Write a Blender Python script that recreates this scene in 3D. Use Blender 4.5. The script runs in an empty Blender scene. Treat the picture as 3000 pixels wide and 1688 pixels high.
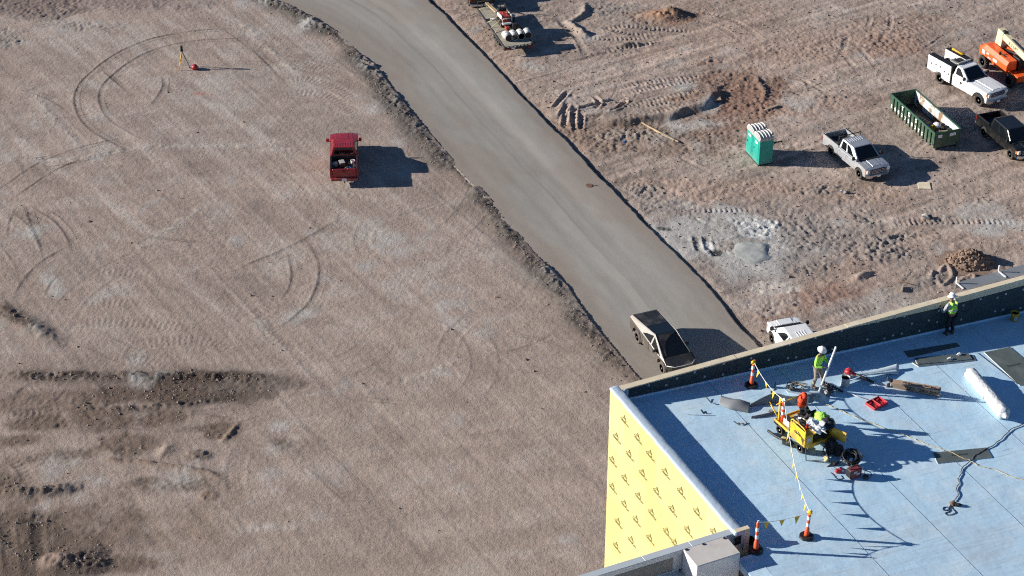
import bpy, bmesh, math, random
import numpy as np
from mathutils import Vector, Matrix
from mathutils import noise as mnoise
random.seed(7)
R = math.radians
SC = bpy.context.scene
COL = SC.collection

# ---------------------------------------------------------------- camera, sky, sun, exposure
CAM_H, PITCH, FPX = 71.6, R(33.0), 5900.0          # metres, downward tilt, focal length in 3000 px widths
cam = bpy.data.cameras.new("camera"); cam.sensor_width = 36.0; cam.lens = 36.0 * FPX / 3000.0
cam.clip_start = 1.0; cam.clip_end = 6000.0
cam_ob = bpy.data.objects.new("camera", cam); COL.objects.link(cam_ob)
cam_ob.location = (0, 0, CAM_H); cam_ob.rotation_euler = (R(90) - PITCH, 0, 0)
SC.camera = cam_ob
SUN_EL, SUN_AZ = R(20.0), R(-87.0)                 # azimuth clockwise from +Y: the sun stands to the left, a little beyond
world = bpy.data.worlds.new("World"); SC.world = world; world.use_nodes = True
wn = world.node_tree.nodes; wl = world.node_tree.links
sky = wn.new("ShaderNodeTexSky"); sky.sky_type = 'NISHITA'; sky.sun_disc = False
sky.sun_elevation = SUN_EL; sky.sun_rotation = SUN_AZ
sky.altitude = 600; sky.air_density = 1.0; sky.dust_density = 0.0; sky.ozone_density = 6.0
wl.new(sky.outputs[0], wn["Background"].inputs[0]); wn["Background"].inputs[1].default_value = 0.05
sun = bpy.data.lights.new("sun", 'SUN'); sun.energy = 5.0; sun.angle = R(0.5); sun.color = (1.0, 0.93, 0.84)
sun_ob = bpy.data.objects.new("sun", sun); COL.objects.link(sun_ob)
SUN_DIR = Vector((math.sin(SUN_AZ) * math.cos(SUN_EL), math.cos(SUN_AZ) * math.cos(SUN_EL), math.sin(SUN_EL)))
sun_ob.rotation_euler = SUN_DIR.to_track_quat('Z', 'Y').to_euler()
sun_ob.location = (-60, 110, 60)
vs = SC.view_settings; vs.view_transform = 'Standard'; vs.look = 'None'; vs.gamma = 1.0; vs.exposure = 0.75
vs.use_curve_mapping = False
SC.cycles.use_denoising = False; SC.cycles.use_light_tree = False; SC.cycles.filter_width = 1.15; SC.cycles.max_bounces = 6; SC.cycles.sample_clamp_indirect = 0.6

# ---------------------------------------------------------------- survey: where a point of the photograph lies in the place
_c, _s = math.cos(PITCH), math.sin(PITCH)
def ray(px, py):
    a, b = (px - 1500) / FPX, (py - 844) / FPX
    return Vector((a, _c - b * _s, -_s - b * _c))
def P(px, py, z=0.0):
    d = ray(px, py); return Vector((0, 0, CAM_H)) + d * ((z - CAM_H) / d.z)
def PP(px, py, p0, n):                              # on the plane through p0 with normal n
    d = ray(px, py); o = Vector((0, 0, CAM_H)); return o + d * ((p0 - o).dot(n) / d.dot(n))

# ---------------------------------------------------------------- materials
M = {}
def mat(name, col, rough=0.6, metal=0.0, var=0.12, scale=3.0, bump=0.0, bscale=None, col2=None, c2=(0.5, 0.65), spec=0.5, coat=0.0, det=6.0, trans=0.0, alpha=1.0, dust=0.0, dz=(0.35, 1.15)):
    m = bpy.data.materials.new(name); m.use_nodes = True; M[name] = m
    nt = m.node_tree; N = nt.nodes; L = nt.links; b = N["Principled BSDF"]
    b.inputs["Roughness"].default_value = rough; b.inputs["Metallic"].default_value = metal
    b.inputs["Specular IOR Level"].default_value = spec
    if coat: b.inputs["Coat Weight"].default_value = coat; b.inputs["Coat Roughness"].default_value = 0.08
    if trans: b.inputs["Transmission Weight"].default_value = trans
    if alpha < 1: b.inputs["Alpha"].default_value = alpha
    tc = N.new("ShaderNodeTexCoord")
    nz = N.new("ShaderNodeTexNoise"); nz.inputs["Scale"].default_value = scale; nz.inputs["Detail"].default_value = det
    L.new(tc.outputs["Object"], nz.inputs["Vector"])
    mp = N.new("ShaderNodeMapRange"); mp.inputs[1].default_value = 0.3; mp.inputs[2].default_value = 0.7
    mp.inputs[3].default_value = 1 - var; mp.inputs[4].default_value = 1 + var
    L.new(nz.outputs[0], mp.inputs[0])
    mul = N.new("ShaderNodeMix"); mul.data_type = 'RGBA'; mul.blend_type = 'MULTIPLY'; mul.inputs[0].default_value = 1.0
    mul.inputs[6].default_value = (*col, 1); L.new(mp.outputs[0], mul.inputs[7])
    out = mul.outputs[2]
    if col2:
        n2 = N.new("ShaderNodeTexNoise"); n2.inputs["Scale"].default_value = scale * 0.6; n2.inputs["Detail"].default_value = 8
        L.new(tc.outputs["Object"], n2.inputs["Vector"])
        m2 = N.new("ShaderNodeMapRange"); m2.inputs[1].default_value = c2[0]; m2.inputs[2].default_value = c2[1]
        L.new(n2.outputs[0], m2.inputs[0])
        mx = N.new("ShaderNodeMix"); mx.data_type = 'RGBA'; L.new(m2.outputs[0], mx.inputs[0])
        L.new(out, mx.inputs[6]); mx.inputs[7].default_value = (*col2, 1); out = mx.outputs[2]
    if dust:                                          # road dust and splashes low down on the body
        sx = N.new("ShaderNodeSeparateXYZ"); L.new(tc.outputs["Object"], sx.inputs[0])
        n3 = N.new("ShaderNodeTexNoise"); n3.inputs["Scale"].default_value = 3.5; n3.inputs["Detail"].default_value = 7; L.new(tc.outputs["Object"], n3.inputs["Vector"])
        z3 = N.new("ShaderNodeMapRange"); z3.inputs[1].default_value, z3.inputs[2].default_value, z3.inputs[3].default_value, z3.inputs[4].default_value = dz[0], dz[1], 1.0, 0.12; L.new(sx.outputs[2], z3.inputs[0])
        n4 = N.new("ShaderNodeMapRange"); n4.inputs[1].default_value, n4.inputs[2].default_value = 0.32, 0.66; L.new(n3.outputs[0], n4.inputs[0])
        f3 = N.new("ShaderNodeMath"); f3.operation = 'MULTIPLY'; L.new(z3.outputs[0], f3.inputs[0]); L.new(n4.outputs[0], f3.inputs[1])
        f4 = N.new("ShaderNodeMath"); f4.operation = 'MULTIPLY'; L.new(f3.outputs[0], f4.inputs[0]); f4.inputs[1].default_value = dust
        mx = N.new("ShaderNodeMix"); mx.data_type = 'RGBA'; L.new(f4.outputs[0], mx.inputs[0]); L.new(out, mx.inputs[6]); mx.inputs[7].default_value = (0.27, 0.215, 0.175, 1); out = mx.outputs[2]
    L.new(out, b.inputs["Base Color"])
    if bump:
        bz = N.new("ShaderNodeTexNoise"); bz.inputs["Scale"].default_value = bscale or scale * 6; bz.inputs["Detail"].default_value = 6
        L.new(tc.outputs["Object"], bz.inputs["Vector"])
        bp = N.new("ShaderNodeBump"); bp.inputs["Strength"].default_value = 1.0; bp.inputs["Distance"].default_value = bump
        L.new(bz.outputs[0], bp.inputs["Height"]); L.new(bp.outputs[0], b.inputs["Normal"])
    return m
mat("red_paint", (0.29, 0.010, 0.018), 0.3, var=0.1, scale=2, coat=0.3, col2=(0.25, 0.05, 0.05), c2=(0.55, 0.8), dust=0.55)
mat("silver_paint", (0.56, 0.59, 0.62), 0.5, 0.70, var=0.06, coat=0.3, dust=0.6)
mat("white_paint", (0.74, 0.76, 0.77), 0.35, var=0.04, coat=0.4, col2=(0.6, 0.57, 0.53), c2=(0.58, 0.85), dust=0.6)
mat("black_paint", (0.008, 0.009, 0.010), 0.22, var=0.1, coat=0.4, dust=0.12)
mat("steel_skin", (0.30, 0.29, 0.275), 0.5, 0.5, var=0.1, scale=1.5, col2=(0.36, 0.29, 0.24), c2=(0.45, 0.72))
mat("dusty_black", (0.022, 0.022, 0.024), 0.42, var=0.3, scale=2, col2=(0.11, 0.098, 0.086), c2=(0.46, 0.78))
mat("glass_dark", (0.007, 0.009, 0.012), 0.05, var=0.1, spec=0.6)
mat("rubber", (0.022, 0.021, 0.020), 0.8, var=0.2, scale=6, col2=(0.09, 0.075, 0.065), c2=(0.5, 0.75))
mat("dusty_steel", (0.085, 0.074, 0.064), 0.6, 0.1, var=0.15, scale=1.5, col2=(0.17, 0.145, 0.12), c2=(0.5, 0.75))
mat("muddy_rubber", (0.10, 0.085, 0.075), 0.9, var=0.2, scale=6)
mat("rim_alloy", (0.46, 0.46, 0.46), 0.4, 0.7, var=0.1)
mat("rim_dark", (0.10, 0.10, 0.10), 0.5, 0.3, var=0.1)
mat("chrome", (0.55, 0.55, 0.56), 0.22, 0.9, var=0.05)
mat("black_trim", (0.012, 0.012, 0.013), 0.55, var=0.2)
mat("tail_red", (0.33, 0.012, 0.01), 0.25, var=0.1)
mat("lamp_clear", (0.75, 0.75, 0.74), 0.15, 0.2, var=0.1)
mat("amber", (0.6, 0.2, 0.05), 0.3)
mat("teal_plastic", (0.004, 0.315, 0.25), 0.5, var=0.10, scale=2, dust=0.45, dz=(0.0, 0.7))
mat("grey_plastic", (0.38, 0.375, 0.36), 0.5, var=0.08)
mat("drum_white", (0.58, 0.58, 0.55), 0.5, var=0.1)
mat("drum_lid", (0.42, 0.39, 0.34), 0.6)
mat("white_plastic", (0.78, 0.78, 0.77), 0.45, var=0.04)
mat("green_steel", (0.020, 0.082, 0.048), 0.5, var=0.2, scale=2, col2=(0.10, 0.095, 0.06), c2=(0.56, 0.72), dust=0.5, dz=(0.2, 1.3))
mat("rib_white", (0.60, 0.60, 0.58), 0.5, var=0.08)
mat("rusty_white", (0.52, 0.53, 0.51), 0.7, var=0.12, scale=2.2, col2=(0.24, 0.15, 0.09), c2=(0.53, 0.60))
mat("dark_steel", (0.035, 0.04, 0.042), 0.6, 0.2, var=0.3, scale=3, col2=(0.12, 0.075, 0.05), c2=(0.6, 0.75))
mat("print_white", (0.80, 0.81, 0.79), 0.6, var=0.15, scale=9)
mat("print_grey", (0.50, 0.51, 0.52), 0.6, var=0.1)
mat("print_black", (0.02, 0.02, 0.02), 0.6)
mat("print_olive", (0.085, 0.078, 0.018), 0.7, var=0.35, scale=9)
mat("print_pale", (0.52, 0.47, 0.20), 0.7, var=0.1)
mat("lift_orange", (0.72, 0.105, 0.018), 0.42, var=0.08, scale=2, col2=(0.42, 0.13, 0.08), c2=(0.6, 0.85))
mat("lift_cream", (0.72, 0.62, 0.38), 0.45, var=0.05)
mat("cart_yellow", (0.82, 0.50, 0.012), 0.4, var=0.1, scale=3, col2=(0.36, 0.21, 0.04), c2=(0.52, 0.72), dust=0.5, dz=(0.2, 0.9))
mat("deck_wood", (0.50, 0.32, 0.06), 0.7, var=0.2, scale=5)
mat("lumber", (0.48, 0.37, 0.22), 0.75, var=0.18, scale=5)
mat("old_wood", (0.34, 0.28, 0.22), 0.85, var=0.2, scale=5)
mat("trailer_deck", (0.34, 0.31, 0.25), 0.85, var=0.2, scale=3)
mat("machine_red", (0.34, 0.05, 0.035), 0.5, var=0.2, scale=4)
mat("strap_tan", (0.48, 0.42, 0.22), 0.8, var=0.15)
mat("orange_plastic", (0.80, 0.10, 0.03), 0.45, var=0.06)
mat("pennant_yellow", (0.83, 0.50, 0.02), 0.6, var=0.08)
mat("rope_white", (0.78, 0.78, 0.74), 0.7)
mat("lime_cloth", (0.46, 0.95, 0.10), 0.75, var=0.1, scale=5, bump=0.02)
mat("red_cloth", (0.80, 0.07, 0.02), 0.7, var=0.15, scale=6, bump=0.02)
mat("grey_cloth", (0.30, 0.32, 0.35), 0.85, var=0.12, scale=5)
mat("tan_cloth", (0.25, 0.20, 0.16), 0.9, var=0.35, scale=7, col2=(0.34, 0.29, 0.25), c2=(0.5, 0.62))
mat("navy_cloth", (0.014, 0.016, 0.026), 0.85, var=0.2)
mat("boot", (0.12, 0.085, 0.06), 0.8, var=0.2)
mat("skin", (0.24, 0.12, 0.08), 0.6, var=0.05)
mat("dark_cloth", (0.02, 0.02, 0.023), 0.85, var=0.3, scale=6, bump=0.02)
mat("plastic_film", (0.66, 0.70, 0.74), 0.3, var=0.12, scale=8, bump=0.03, bscale=14)
mat("roll_white", (0.56, 0.585, 0.60), 0.45, var=0.10, scale=6, bump=0.06, bscale=6)
mat("cardboard", (0.36, 0.255, 0.175), 0.8, var=0.08, scale=3)
mat("red_case", (0.42, 0.025, 0.035), 0.45, var=0.1)
mat("faded_red", (0.20, 0.035, 0.04), 0.55, var=0.15)
mat("cord_yellow", (0.62, 0.48, 0.24), 0.6)
mat("cord_brown", (0.10, 0.075, 0.06), 0.6)
mat("membrane", (0.50, 0.61, 0.69), 0.55, var=0.05, scale=2.5)
mat("membrane_back", (0.20, 0.215, 0.23), 0.75, var=0.08, scale=2)
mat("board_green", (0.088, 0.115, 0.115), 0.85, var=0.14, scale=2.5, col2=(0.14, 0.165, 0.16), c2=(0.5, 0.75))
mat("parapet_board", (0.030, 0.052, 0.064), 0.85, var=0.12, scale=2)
mat("plywood", (0.66, 0.57, 0.41), 0.75, var=0.08, scale=3, col2=(0.74, 0.67, 0.53), c2=(0.5, 0.7))
mat("yellow_board", (0.555, 0.48, 0.20), 0.7, var=0.03, scale=0.8)
mat("yellow_board_pale", (0.57, 0.50, 0.225), 0.7, var=0.04, scale=1.2)
mat("yellow_board_deep", (0.54, 0.455, 0.175), 0.7, var=0.04, scale=1.0)
mat("light_metal", (0.52, 0.57, 0.60), 0.45, 0.15, var=0.05, scale=1.5)
mat("grey_metal", (0.24, 0.26, 0.275), 0.5, 0.2, var=0.08, scale=1.5)
mat("panel_grey", (0.20, 0.205, 0.19), 0.7, var=0.08)
mat("box_lid", (0.56, 0.53, 0.49), 0.6, var=0.05, scale=3, col2=(0.46, 0.43, 0.39), c2=(0.56, 0.75))
mat("concrete_wall", (0.42, 0.41, 0.39), 0.8, var=0.06)
mat("wet_concrete", (0.33, 0.345, 0.33), 0.75, var=0.1, scale=1.5, bump=0.03, bscale=3)
mat("clod", (0.21, 0.145, 0.108), 0.95, var=0.3, scale=2.0, bump=0.03, bscale=9)
mat("pebble", (0.24, 0.20, 0.17), 0.95, var=0.35, scale=0.7)
mat("pale_stone", (0.55, 0.52, 0.48), 0.9, var=0.2)
mat("blue_plastic", (0.02, 0.09, 0.36), 0.5)
mat("yellow_bucket", (0.60, 0.36, 0.02), 0.5, var=0.1)
mat("brown_mat", (0.16, 0.09, 0.06), 0.85)

# ---------------------------------------------------------------- mesh helpers
def cr(pts, n=8):                                   # Catmull-Rom through points
    pts = [Vector(p) for p in pts]; out = []
    if len(pts) < 3: n = max(n, 2)
    for i in range(len(pts) - 1):
        p0, p1, p2, p3 = pts[max(i - 1, 0)], pts[i], pts[i + 1], pts[min(i + 2, len(pts) - 1)]
        for k in range(n):
            t = k / n
            out.append(0.5 * ((2 * p1) + (p2 - p0) * t + (2 * p0 - 5 * p1 + 4 * p2 - p3) * t * t + (3 * p1 - p0 - 3 * p2 + p3) * t ** 3))
    out.append(pts[-1]); return out
class MB:
    def __init__(s): s.V = []; s.F = []; s.I = []; s.S = []
    def add(s, V, F, mi=0, sm=False):
        o = len(s.V); s.V += [tuple(v) for v in V]
        for f in F: s.F.append([i + o for i in f]); s.I.append(mi); s.S.append(sm)
        return s
    def bev(s, V, F, w, mi=0, seg=1, sm=False):
        bm = bmesh.new(); vs_ = [bm.verts.new(v) for v in V]
        for f in F: bm.faces.new([vs_[i] for i in f])
        bmesh.ops.recalc_face_normals(bm, faces=bm.faces)
        es = [e for e in bm.edges if len(e.link_faces) == 2 and e.calc_face_angle(0) > R(25)]
        bmesh.ops.bevel(bm, geom=es, offset=w, segments=seg, profile=0.6, affect='EDGES', clamp_overlap=True)
        bm.verts.index_update()
        s.add([v.co[:] for v in bm.verts], [[v.index for v in f.verts] for f in bm.faces], mi, sm); bm.free(); return s
    def box(s, c, d, rz=0.0, mi=0, bev=0.0, rot=None, taper=(1, 1), sm=False):
        x, y, z = d[0] / 2, d[1] / 2, d[2] / 2
        V = [Vector((sx * x * (taper[0] if sz > 0 else 1), sy * y * (taper[1] if sz > 0 else 1), sz * z)) for sz in (-1, 1) for sx, sy in ((-1, -1), (1, -1), (1, 1), (-1, 1))]
        m = rot if rot is not None else Matrix.Rotation(rz, 3, 'Z')
        V = [m @ v + Vector(c) for v in V]
        F = [[3, 2, 1, 0], [4, 5, 6, 7], [0, 1, 5, 4], [1, 2, 6, 5], [2, 3, 7, 6], [3, 0, 4, 7]]
        return s.bev(V, F, bev, mi, 2 if bev > 0.03 else 1, sm) if bev else s.add(V, F, mi, sm)
    def hexa(s, b, t, mi=0, bev=0.0, seg=1, sm=False):  # four bottom and four top corners
        F = [[3, 2, 1, 0], [4, 5, 6, 7], [0, 1, 5, 4], [1, 2, 6, 5], [2, 3, 7, 6], [3, 0, 4, 7]]
        V = list(b) + list(t)
        return s.bev(V, F, bev, mi, seg, sm) if bev else s.add(V, F, mi)
    def cyl(s, p0, p1, r0, r1=None, n=12, mi=0, caps=True, sm=True):
        p0, p1 = Vector(p0), Vector(p1); r1 = r0 if r1 is None else r1
        a = (p1 - p0).normalized(); u = a.orthogonal().normalized(); w = a.cross(u)
        V = [p + (u * math.cos(2 * math.pi * k / n) + w * math.sin(2 * math.pi * k / n)) * r for p, r in ((p0, r0), (p1, r1)) for k in range(n)]
        s.add(V, [[k, (k + 1) % n, n + (k + 1) % n, n + k] for k in range(n)], mi, sm)
        if caps: s.add(V[:n], [list(range(n))[::-1]], mi); s.add(V[n:], [list(range(n))], mi)
        return s
    def tube(s, path, r, n=6, mi=0, caps=True):
        path = [Vector(p) for p in path]; V = []; F = []; u = None
        for i, p in enumerate(path):
            t = (path[min(i + 1, len(path) - 1)] - path[max(i - 1, 0)])
            t = t.normalized() if t.length > 1e-9 else Vector((0, 0, 1))
            if u is None: u = t.orthogonal().normalized()
            u = (u - t * u.dot(t)); u = u.normalized() if u.length > 1e-6 else t.orthogonal().normalized()
            w = t.cross(u); rr = r[i] if isinstance(r, (list, tuple)) else r
            V += [p + (u * math.cos(2 * math.pi * k / n) + w * math.sin(2 * math.pi * k / n)) * rr for k in range(n)]
        for i in range(len(path) - 1):
            F += [[i * n + k, i * n + (k + 1) % n, (i + 1) * n + (k + 1) % n, (i + 1) * n + k] for k in range(n)]
        if caps: F += [list(range(n))[::-1], [len(V) - n + k for k in range(n)]]
        return s.add(V, F, mi, True)
    def lathe(s, prof, c=(0, 0, 0), axis='Z', n=16, mi=0, sm=True):   # prof: (radius, height) pairs
        V = []; F = []
        for r, h in prof:
            for k in range(n):
                a = 2 * math.pi * k / n; p = (r * math.cos(a), r * math.sin(a), h)
                if axis == 'Y': p = (p[0], p[2], -p[1])
                if axis == 'X': p = (p[2], p[0], p[1])
                V.append((p[0] + c[0], p[1] + c[1], p[2] + c[2]))
        for i in range(len(prof) - 1):
            F += [[i * n + k, i * n + (k + 1) % n, (i + 1) * n + (k + 1) % n, (i + 1) * n + k] for k in range(n)]
        if prof[0][0] > 0: F.append(list(range(n))[::-1])
        if prof[-1][0] > 0: F.append([len(V) - n + k for k in range(n)])
        return s.add(V, F, mi, sm)
    def slab(s, pts, th, mi=0):                        # closed plate: polygon pushed down by a vector
        pts = [Vector(p) for p in pts]; th = Vector(th); n = len(pts)
        V = pts + [p + th for p in pts]
        return s.add(V, [list(range(n)), list(range(2 * n - 1, n - 1, -1))] + [[k, n + k, n + (k + 1) % n, (k + 1) % n] for k in range(n)], mi)
    def blob(s, c, rad, seed=0, rough=0.3, sub=2, mi=0, freq=1.6, flat=None, sm=False):
        bm = bmesh.new(); bmesh.ops.create_icosphere(bm, subdivisions=sub, radius=1.0); bm.verts.index_update()
        V = []
        for v in bm.verts:
            d = v.co.copy(); k = 1 + rough * mnoise.noise(d * freq + Vector((seed * 7.1, seed * 3.3, seed))) * 1.6 + rough * 0.5 * mnoise.noise(d * freq * 2.7 + Vector((seed, 5, 2)))
            p = Vector((d.x * rad[0], d.y * rad[1], d.z * rad[2])) * k
            if flat is not None and p.z < flat: p.z = flat
            V.append(p + Vector(c))
        s.add(V, [[v.index for v in f.verts] for f in bm.faces], mi, sm); bm.free(); return s
    def mesh(s, name, mats):
        me = bpy.data.meshes.new(name); me.from_pydata(s.V, [], s.F)
        bm = bmesh.new(); bm.from_mesh(me)
        bmesh.ops.recalc_face_normals(bm, faces=bm.faces); bm.to_mesh(me); bm.free()
        for m in (mats if isinstance(mats, (list, tuple)) else [mats]): me.materials.append(M[m] if isinstance(m, str) else m)
        me.polygons.foreach_set("material_index", s.I); me.polygons.foreach_set("use_smooth", s.S)
        me.update(); return me
    def build(s, name, mats, parent=None, loc=None):
        return link(name, s.mesh(name, mats), parent, loc)
def link(name, me, parent=None, loc=None):
    o = bpy.data.objects.new(name, me); COL.objects.link(o)
    if parent is not None: o.parent = parent
    if loc is not None: o.location = loc
    return o
def tag(o, label=None, cat=None, group=None, kind=None):
    if label: o["label"] = label
    if cat: o["category"] = cat
    if group: o["group"] = group
    if kind or cat: o["kind"] = kind or "thing"
    return o
def thing(name, label, cat, loc=(0, 0, 0), rz=0.0, group=None):
    o = bpy.data.objects.new(name, None); COL.objects.link(o); o.empty_display_size = 0.2
    o.location = loc; o.rotation_euler = (0, 0, rz); return tag(o, label, cat, group)
def copy_tree(o, parent=None):
    c = o.copy(); COL.objects.link(c)
    if parent is not None: c.parent = parent
    for ch in list(o.children): copy_tree(ch, c)
    return c
_txt = {}
def text_mesh(name, body, size, m, shear=0.0, thick=0.0):
    cu = bpy.data.curves.new(name, 'FONT'); cu.body = body; cu.size = size; cu.shear = shear; cu.align_x = 'CENTER'; cu.align_y = 'CENTER'
    cu.resolution_u = 2; cu.extrude = 0.001; cu.offset = thick
    o = bpy.data.objects.new(name, cu); COL.objects.link(o)
    dg = bpy.context.evaluated_depsgraph_get(); me = bpy.data.meshes.new_from_object(o.evaluated_get(dg)); me.name = name
    bpy.data.objects.remove(o); bpy.data.curves.remove(cu); me.materials.clear(); me.materials.append(M[m]); return me
def frame(origin, xd, yd):                          # 4x4 with local x, y along xd, yd
    x = Vector(xd).normalized(); z = x.cross(Vector(yd)).normalized(); y = z.cross(x)
    m = Matrix((x, y, z)).transposed().to_4x4(); m.translation = Vector(origin); return m

# ---------------------------------------------------------------- ground: one sheet, graded dirt with berms, ruts and tyre tracks
DX, DY = 0.085, 0.11
gx = np.arange(-48.0, 48.0, DX); gy = np.arange(80.0, 157.0, DY)
ox = np.array([2, 6, 15, 40, 100, 250, 600, 1600.0]); nox = len(ox)
gX = np.concatenate([gx[0] - ox[::-1], gx, gx[-1] + ox])
oy0 = np.array([3, 9, 24, 50, 100, 250, 800.0]); oy1 = np.array([2, 6, 15, 40, 100, 250, 600, 1500, 3200.0])
gY = np.concatenate([gy[0] - oy0[::-1], gy, gy[-1] + oy1])
X, Y = np.meshgrid(gX, gY)
CS = (slice(len(oy0), len(oy0) + len(gy)), slice(nox, nox + len(gx)))       # the fine core
nyc, nxc = len(gy), len(gx)
_kx = np.fft.fftfreq(nxc, DX) * 2 * np.pi; _ky = np.fft.fftfreq(nyc, DY) * 2 * np.pi
KX, KY = np.meshgrid(_kx, _ky)
_win = np.clip(np.minimum(np.minimum(X - gx[0], gx[-1] - X), np.minimum(Y - gy[0], gy[-1] - Y)) / 3.0, 0, 1)
def fnoise(seed, sx, sy=None, ang=0.0):
    sy = sx if sy is None else sy
    rng = np.random.default_rng(seed); f = np.fft.fft2(rng.standard_normal((nyc, nxc)))
    a, b = KX * math.cos(ang) + KY * math.sin(ang), -KX * math.sin(ang) + KY * math.cos(ang)
    r = np.real(np.fft.ifft2(f * np.exp(-0.5 * ((a * sx) ** 2 + (b * sy) ** 2)))); r /= r.std()
    out = np.zeros_like(X); out[CS] = r; return out * _win
def sst(a, b, x): t = np.clip((x - a) / (b - a), 0, 1); return t * t * (3 - 2 * t)
def W2(pts, z=0.0): return np.array([P(a, b, z)[:2] for a, b in pts])
ROAD_L = W2([(800, 0), (870, 25), (932, 58), (990, 92), (1050, 150), (1105, 198), (1177, 291), (1258, 384), (1340, 478), (1433, 571), (1515, 676), (1596, 769), (1666, 839), (1736, 944), (1806, 1025), (1870, 1101), (1960, 1200)])
ROAD_R = W2([(1240, -20), (1258, 0), (1351, 93), (1445, 192), (1538, 291), (1625, 384), (1724, 483), (1817, 583), (1911, 676), (2004, 769), (2097, 868), (2178, 967), (2219, 1011), (2330, 1140)])
def xl(y): i = np.argsort(ROAD_L[:, 1]); return np.interp(y, ROAD_L[i, 1], ROAD_L[i, 0], left=ROAD_L[i[0], 0], right=ROAD_L[i[-1], 0])
def _ext(y, A):                                    # straight continuation beyond the surveyed ends
    i = np.argsort(A[:, 1]); A = A[i]; r = np.interp(y, A[:, 1], A[:, 0])
    s0 = (A[2, 0] - A[0, 0]) / (A[2, 1] - A[0, 1]); s1 = (A[-1, 0] - A[-3, 0]) / (A[-1, 1] - A[-3, 1])
    r = np.where(y < A[0, 1], A[0, 0] + s0 * (y - A[0, 1]), r); return np.where(y > A[-1, 1], A[-1, 0] + s1 * (y - A[-1, 1]), r)
DL = (_ext(Y, ROAD_L) - X) * 0.88                   # metres left of the road's left edge
DR = (X - _ext(Y, ROAD_R)) * 0.88                   # metres right of its right edge
n_big, n_mid, n_sm, n_fine, n_xf = fnoise(1, 5.0), fnoise(2, 1.3), fnoise(3, 0.45), fnoise(4, 0.16), fnoise(40, 0.075)
left, right = sst(-0.2, 0.6, DL), sst(0.0, 0.8, DR)
Z = 0.025 * n_big + 0.005 * n_mid + 0.004 * n_sm + 0.0025 * n_fine + 0.003 * n_xf
RN = right * (0.005 * fnoise(6, 0.3) + 0.0045 * n_fine + 0.005 * n_xf); Z += right * 0.016 * fnoise(5, 0.9) + RN
BASE = np.array([0.345, 0.276, 0.234])
C = np.repeat(BASE[None, None, :], X.shape[0], 0).repeat(X.shape[1], 1).astype(np.float64)
def tint(mask, col): 
    m = np.clip(mask, 0, 1)[..., None]; C[...] = C * (1 - m) + np.array(col) * m
def shade(f): C[...] = C * f[..., None]
DARKSOIL, BROWN, RED, PALE, GREY = (0.085, 0.066, 0.054), (0.17, 0.118, 0.088), (0.285, 0.165, 0.115), (0.46, 0.42, 0.375), (0.22, 0.205, 0.19)
# broad variations: grader streaks down to the right, pale dust, greyer and redder patches
st1 = fnoise(11, 7.0, 0.35, R(-48)); st2 = fnoise(12, 9.0, 0.5, R(14)); st3 = fnoise(13, 3.0, 0.22, R(6)); st4 = fnoise(15, 2.2, 0.16, R(32)); st5 = fnoise(14, 5.0, 0.10, R(-58))
shade(np.clip(1 + 0.03 * n_big + 0.03 * n_mid + 0.03 * n_sm + 0.045 * left * (st1 + .6 * st5 * sst(88, 104, Y)) + 0.025 * st2 + 0.02 * st3, 0.5, 1.5))
tint(0.16 * sst(0.7, 2.2, fnoise(16, 2.5)) * left, GREY)
tint(0.35 * sst(0.9, 2.0, fnoise(17, 1.0) + 0.7 * st1) * left * sst(98, 112, Y), PALE)
tint(0.22 * sst(0.9, 2.2, fnoise(18, 0.8, 0.4, R(20)) + 0.5 * st2), PALE)
tint(0.24 * sst(1.0, 2.4, st5 + .4 * st1) * left * sst(88, 106, Y), PALE); Z += 0.004 * st5 * left
tint(0.35 * sst(0.2, 2.0, fnoise(19, 2.2)) * right, (0.36, 0.25, 0.19))
tint(0.20 * sst(0.6, 2.2, 0.6 * fnoise(20, 1.1) + 0.8 * fnoise(22, 2.6, 0.35, R(22))) * right, GREY)
tint(0.22 * sst(0.7, 2.2, fnoise(23, 3.0, 0.3, R(-50))) * right, PALE)
shade(np.clip(1 + right * (0.11 * st4 + 0.05 * fnoise(21, 0.35) + 0.03 * n_fine) + 0.035 * n_xf, 0.55, 1.5))
ca, sa = math.cos(R(-50)), math.sin(R(-50))        # footprints of a sheepsfoot roller, rows down to the right
dots = np.clip(np.sin((X * ca + Y * sa) * 2 * np.pi / 0.42) * np.sin((-X * sa + Y * ca) * 2 * np.pi / 0.55), 0, 1) ** 1.5 * left * sst(0.2, 1.2, fnoise(24, 1.6, 1.0) + 0.5 * st1) * sst(95, 108, Y)
Z -= 0.010 * dots; shade(1 - 0.09 * dots)
Z += 0.0025 * st3 + 0.006 * right * st4
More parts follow.
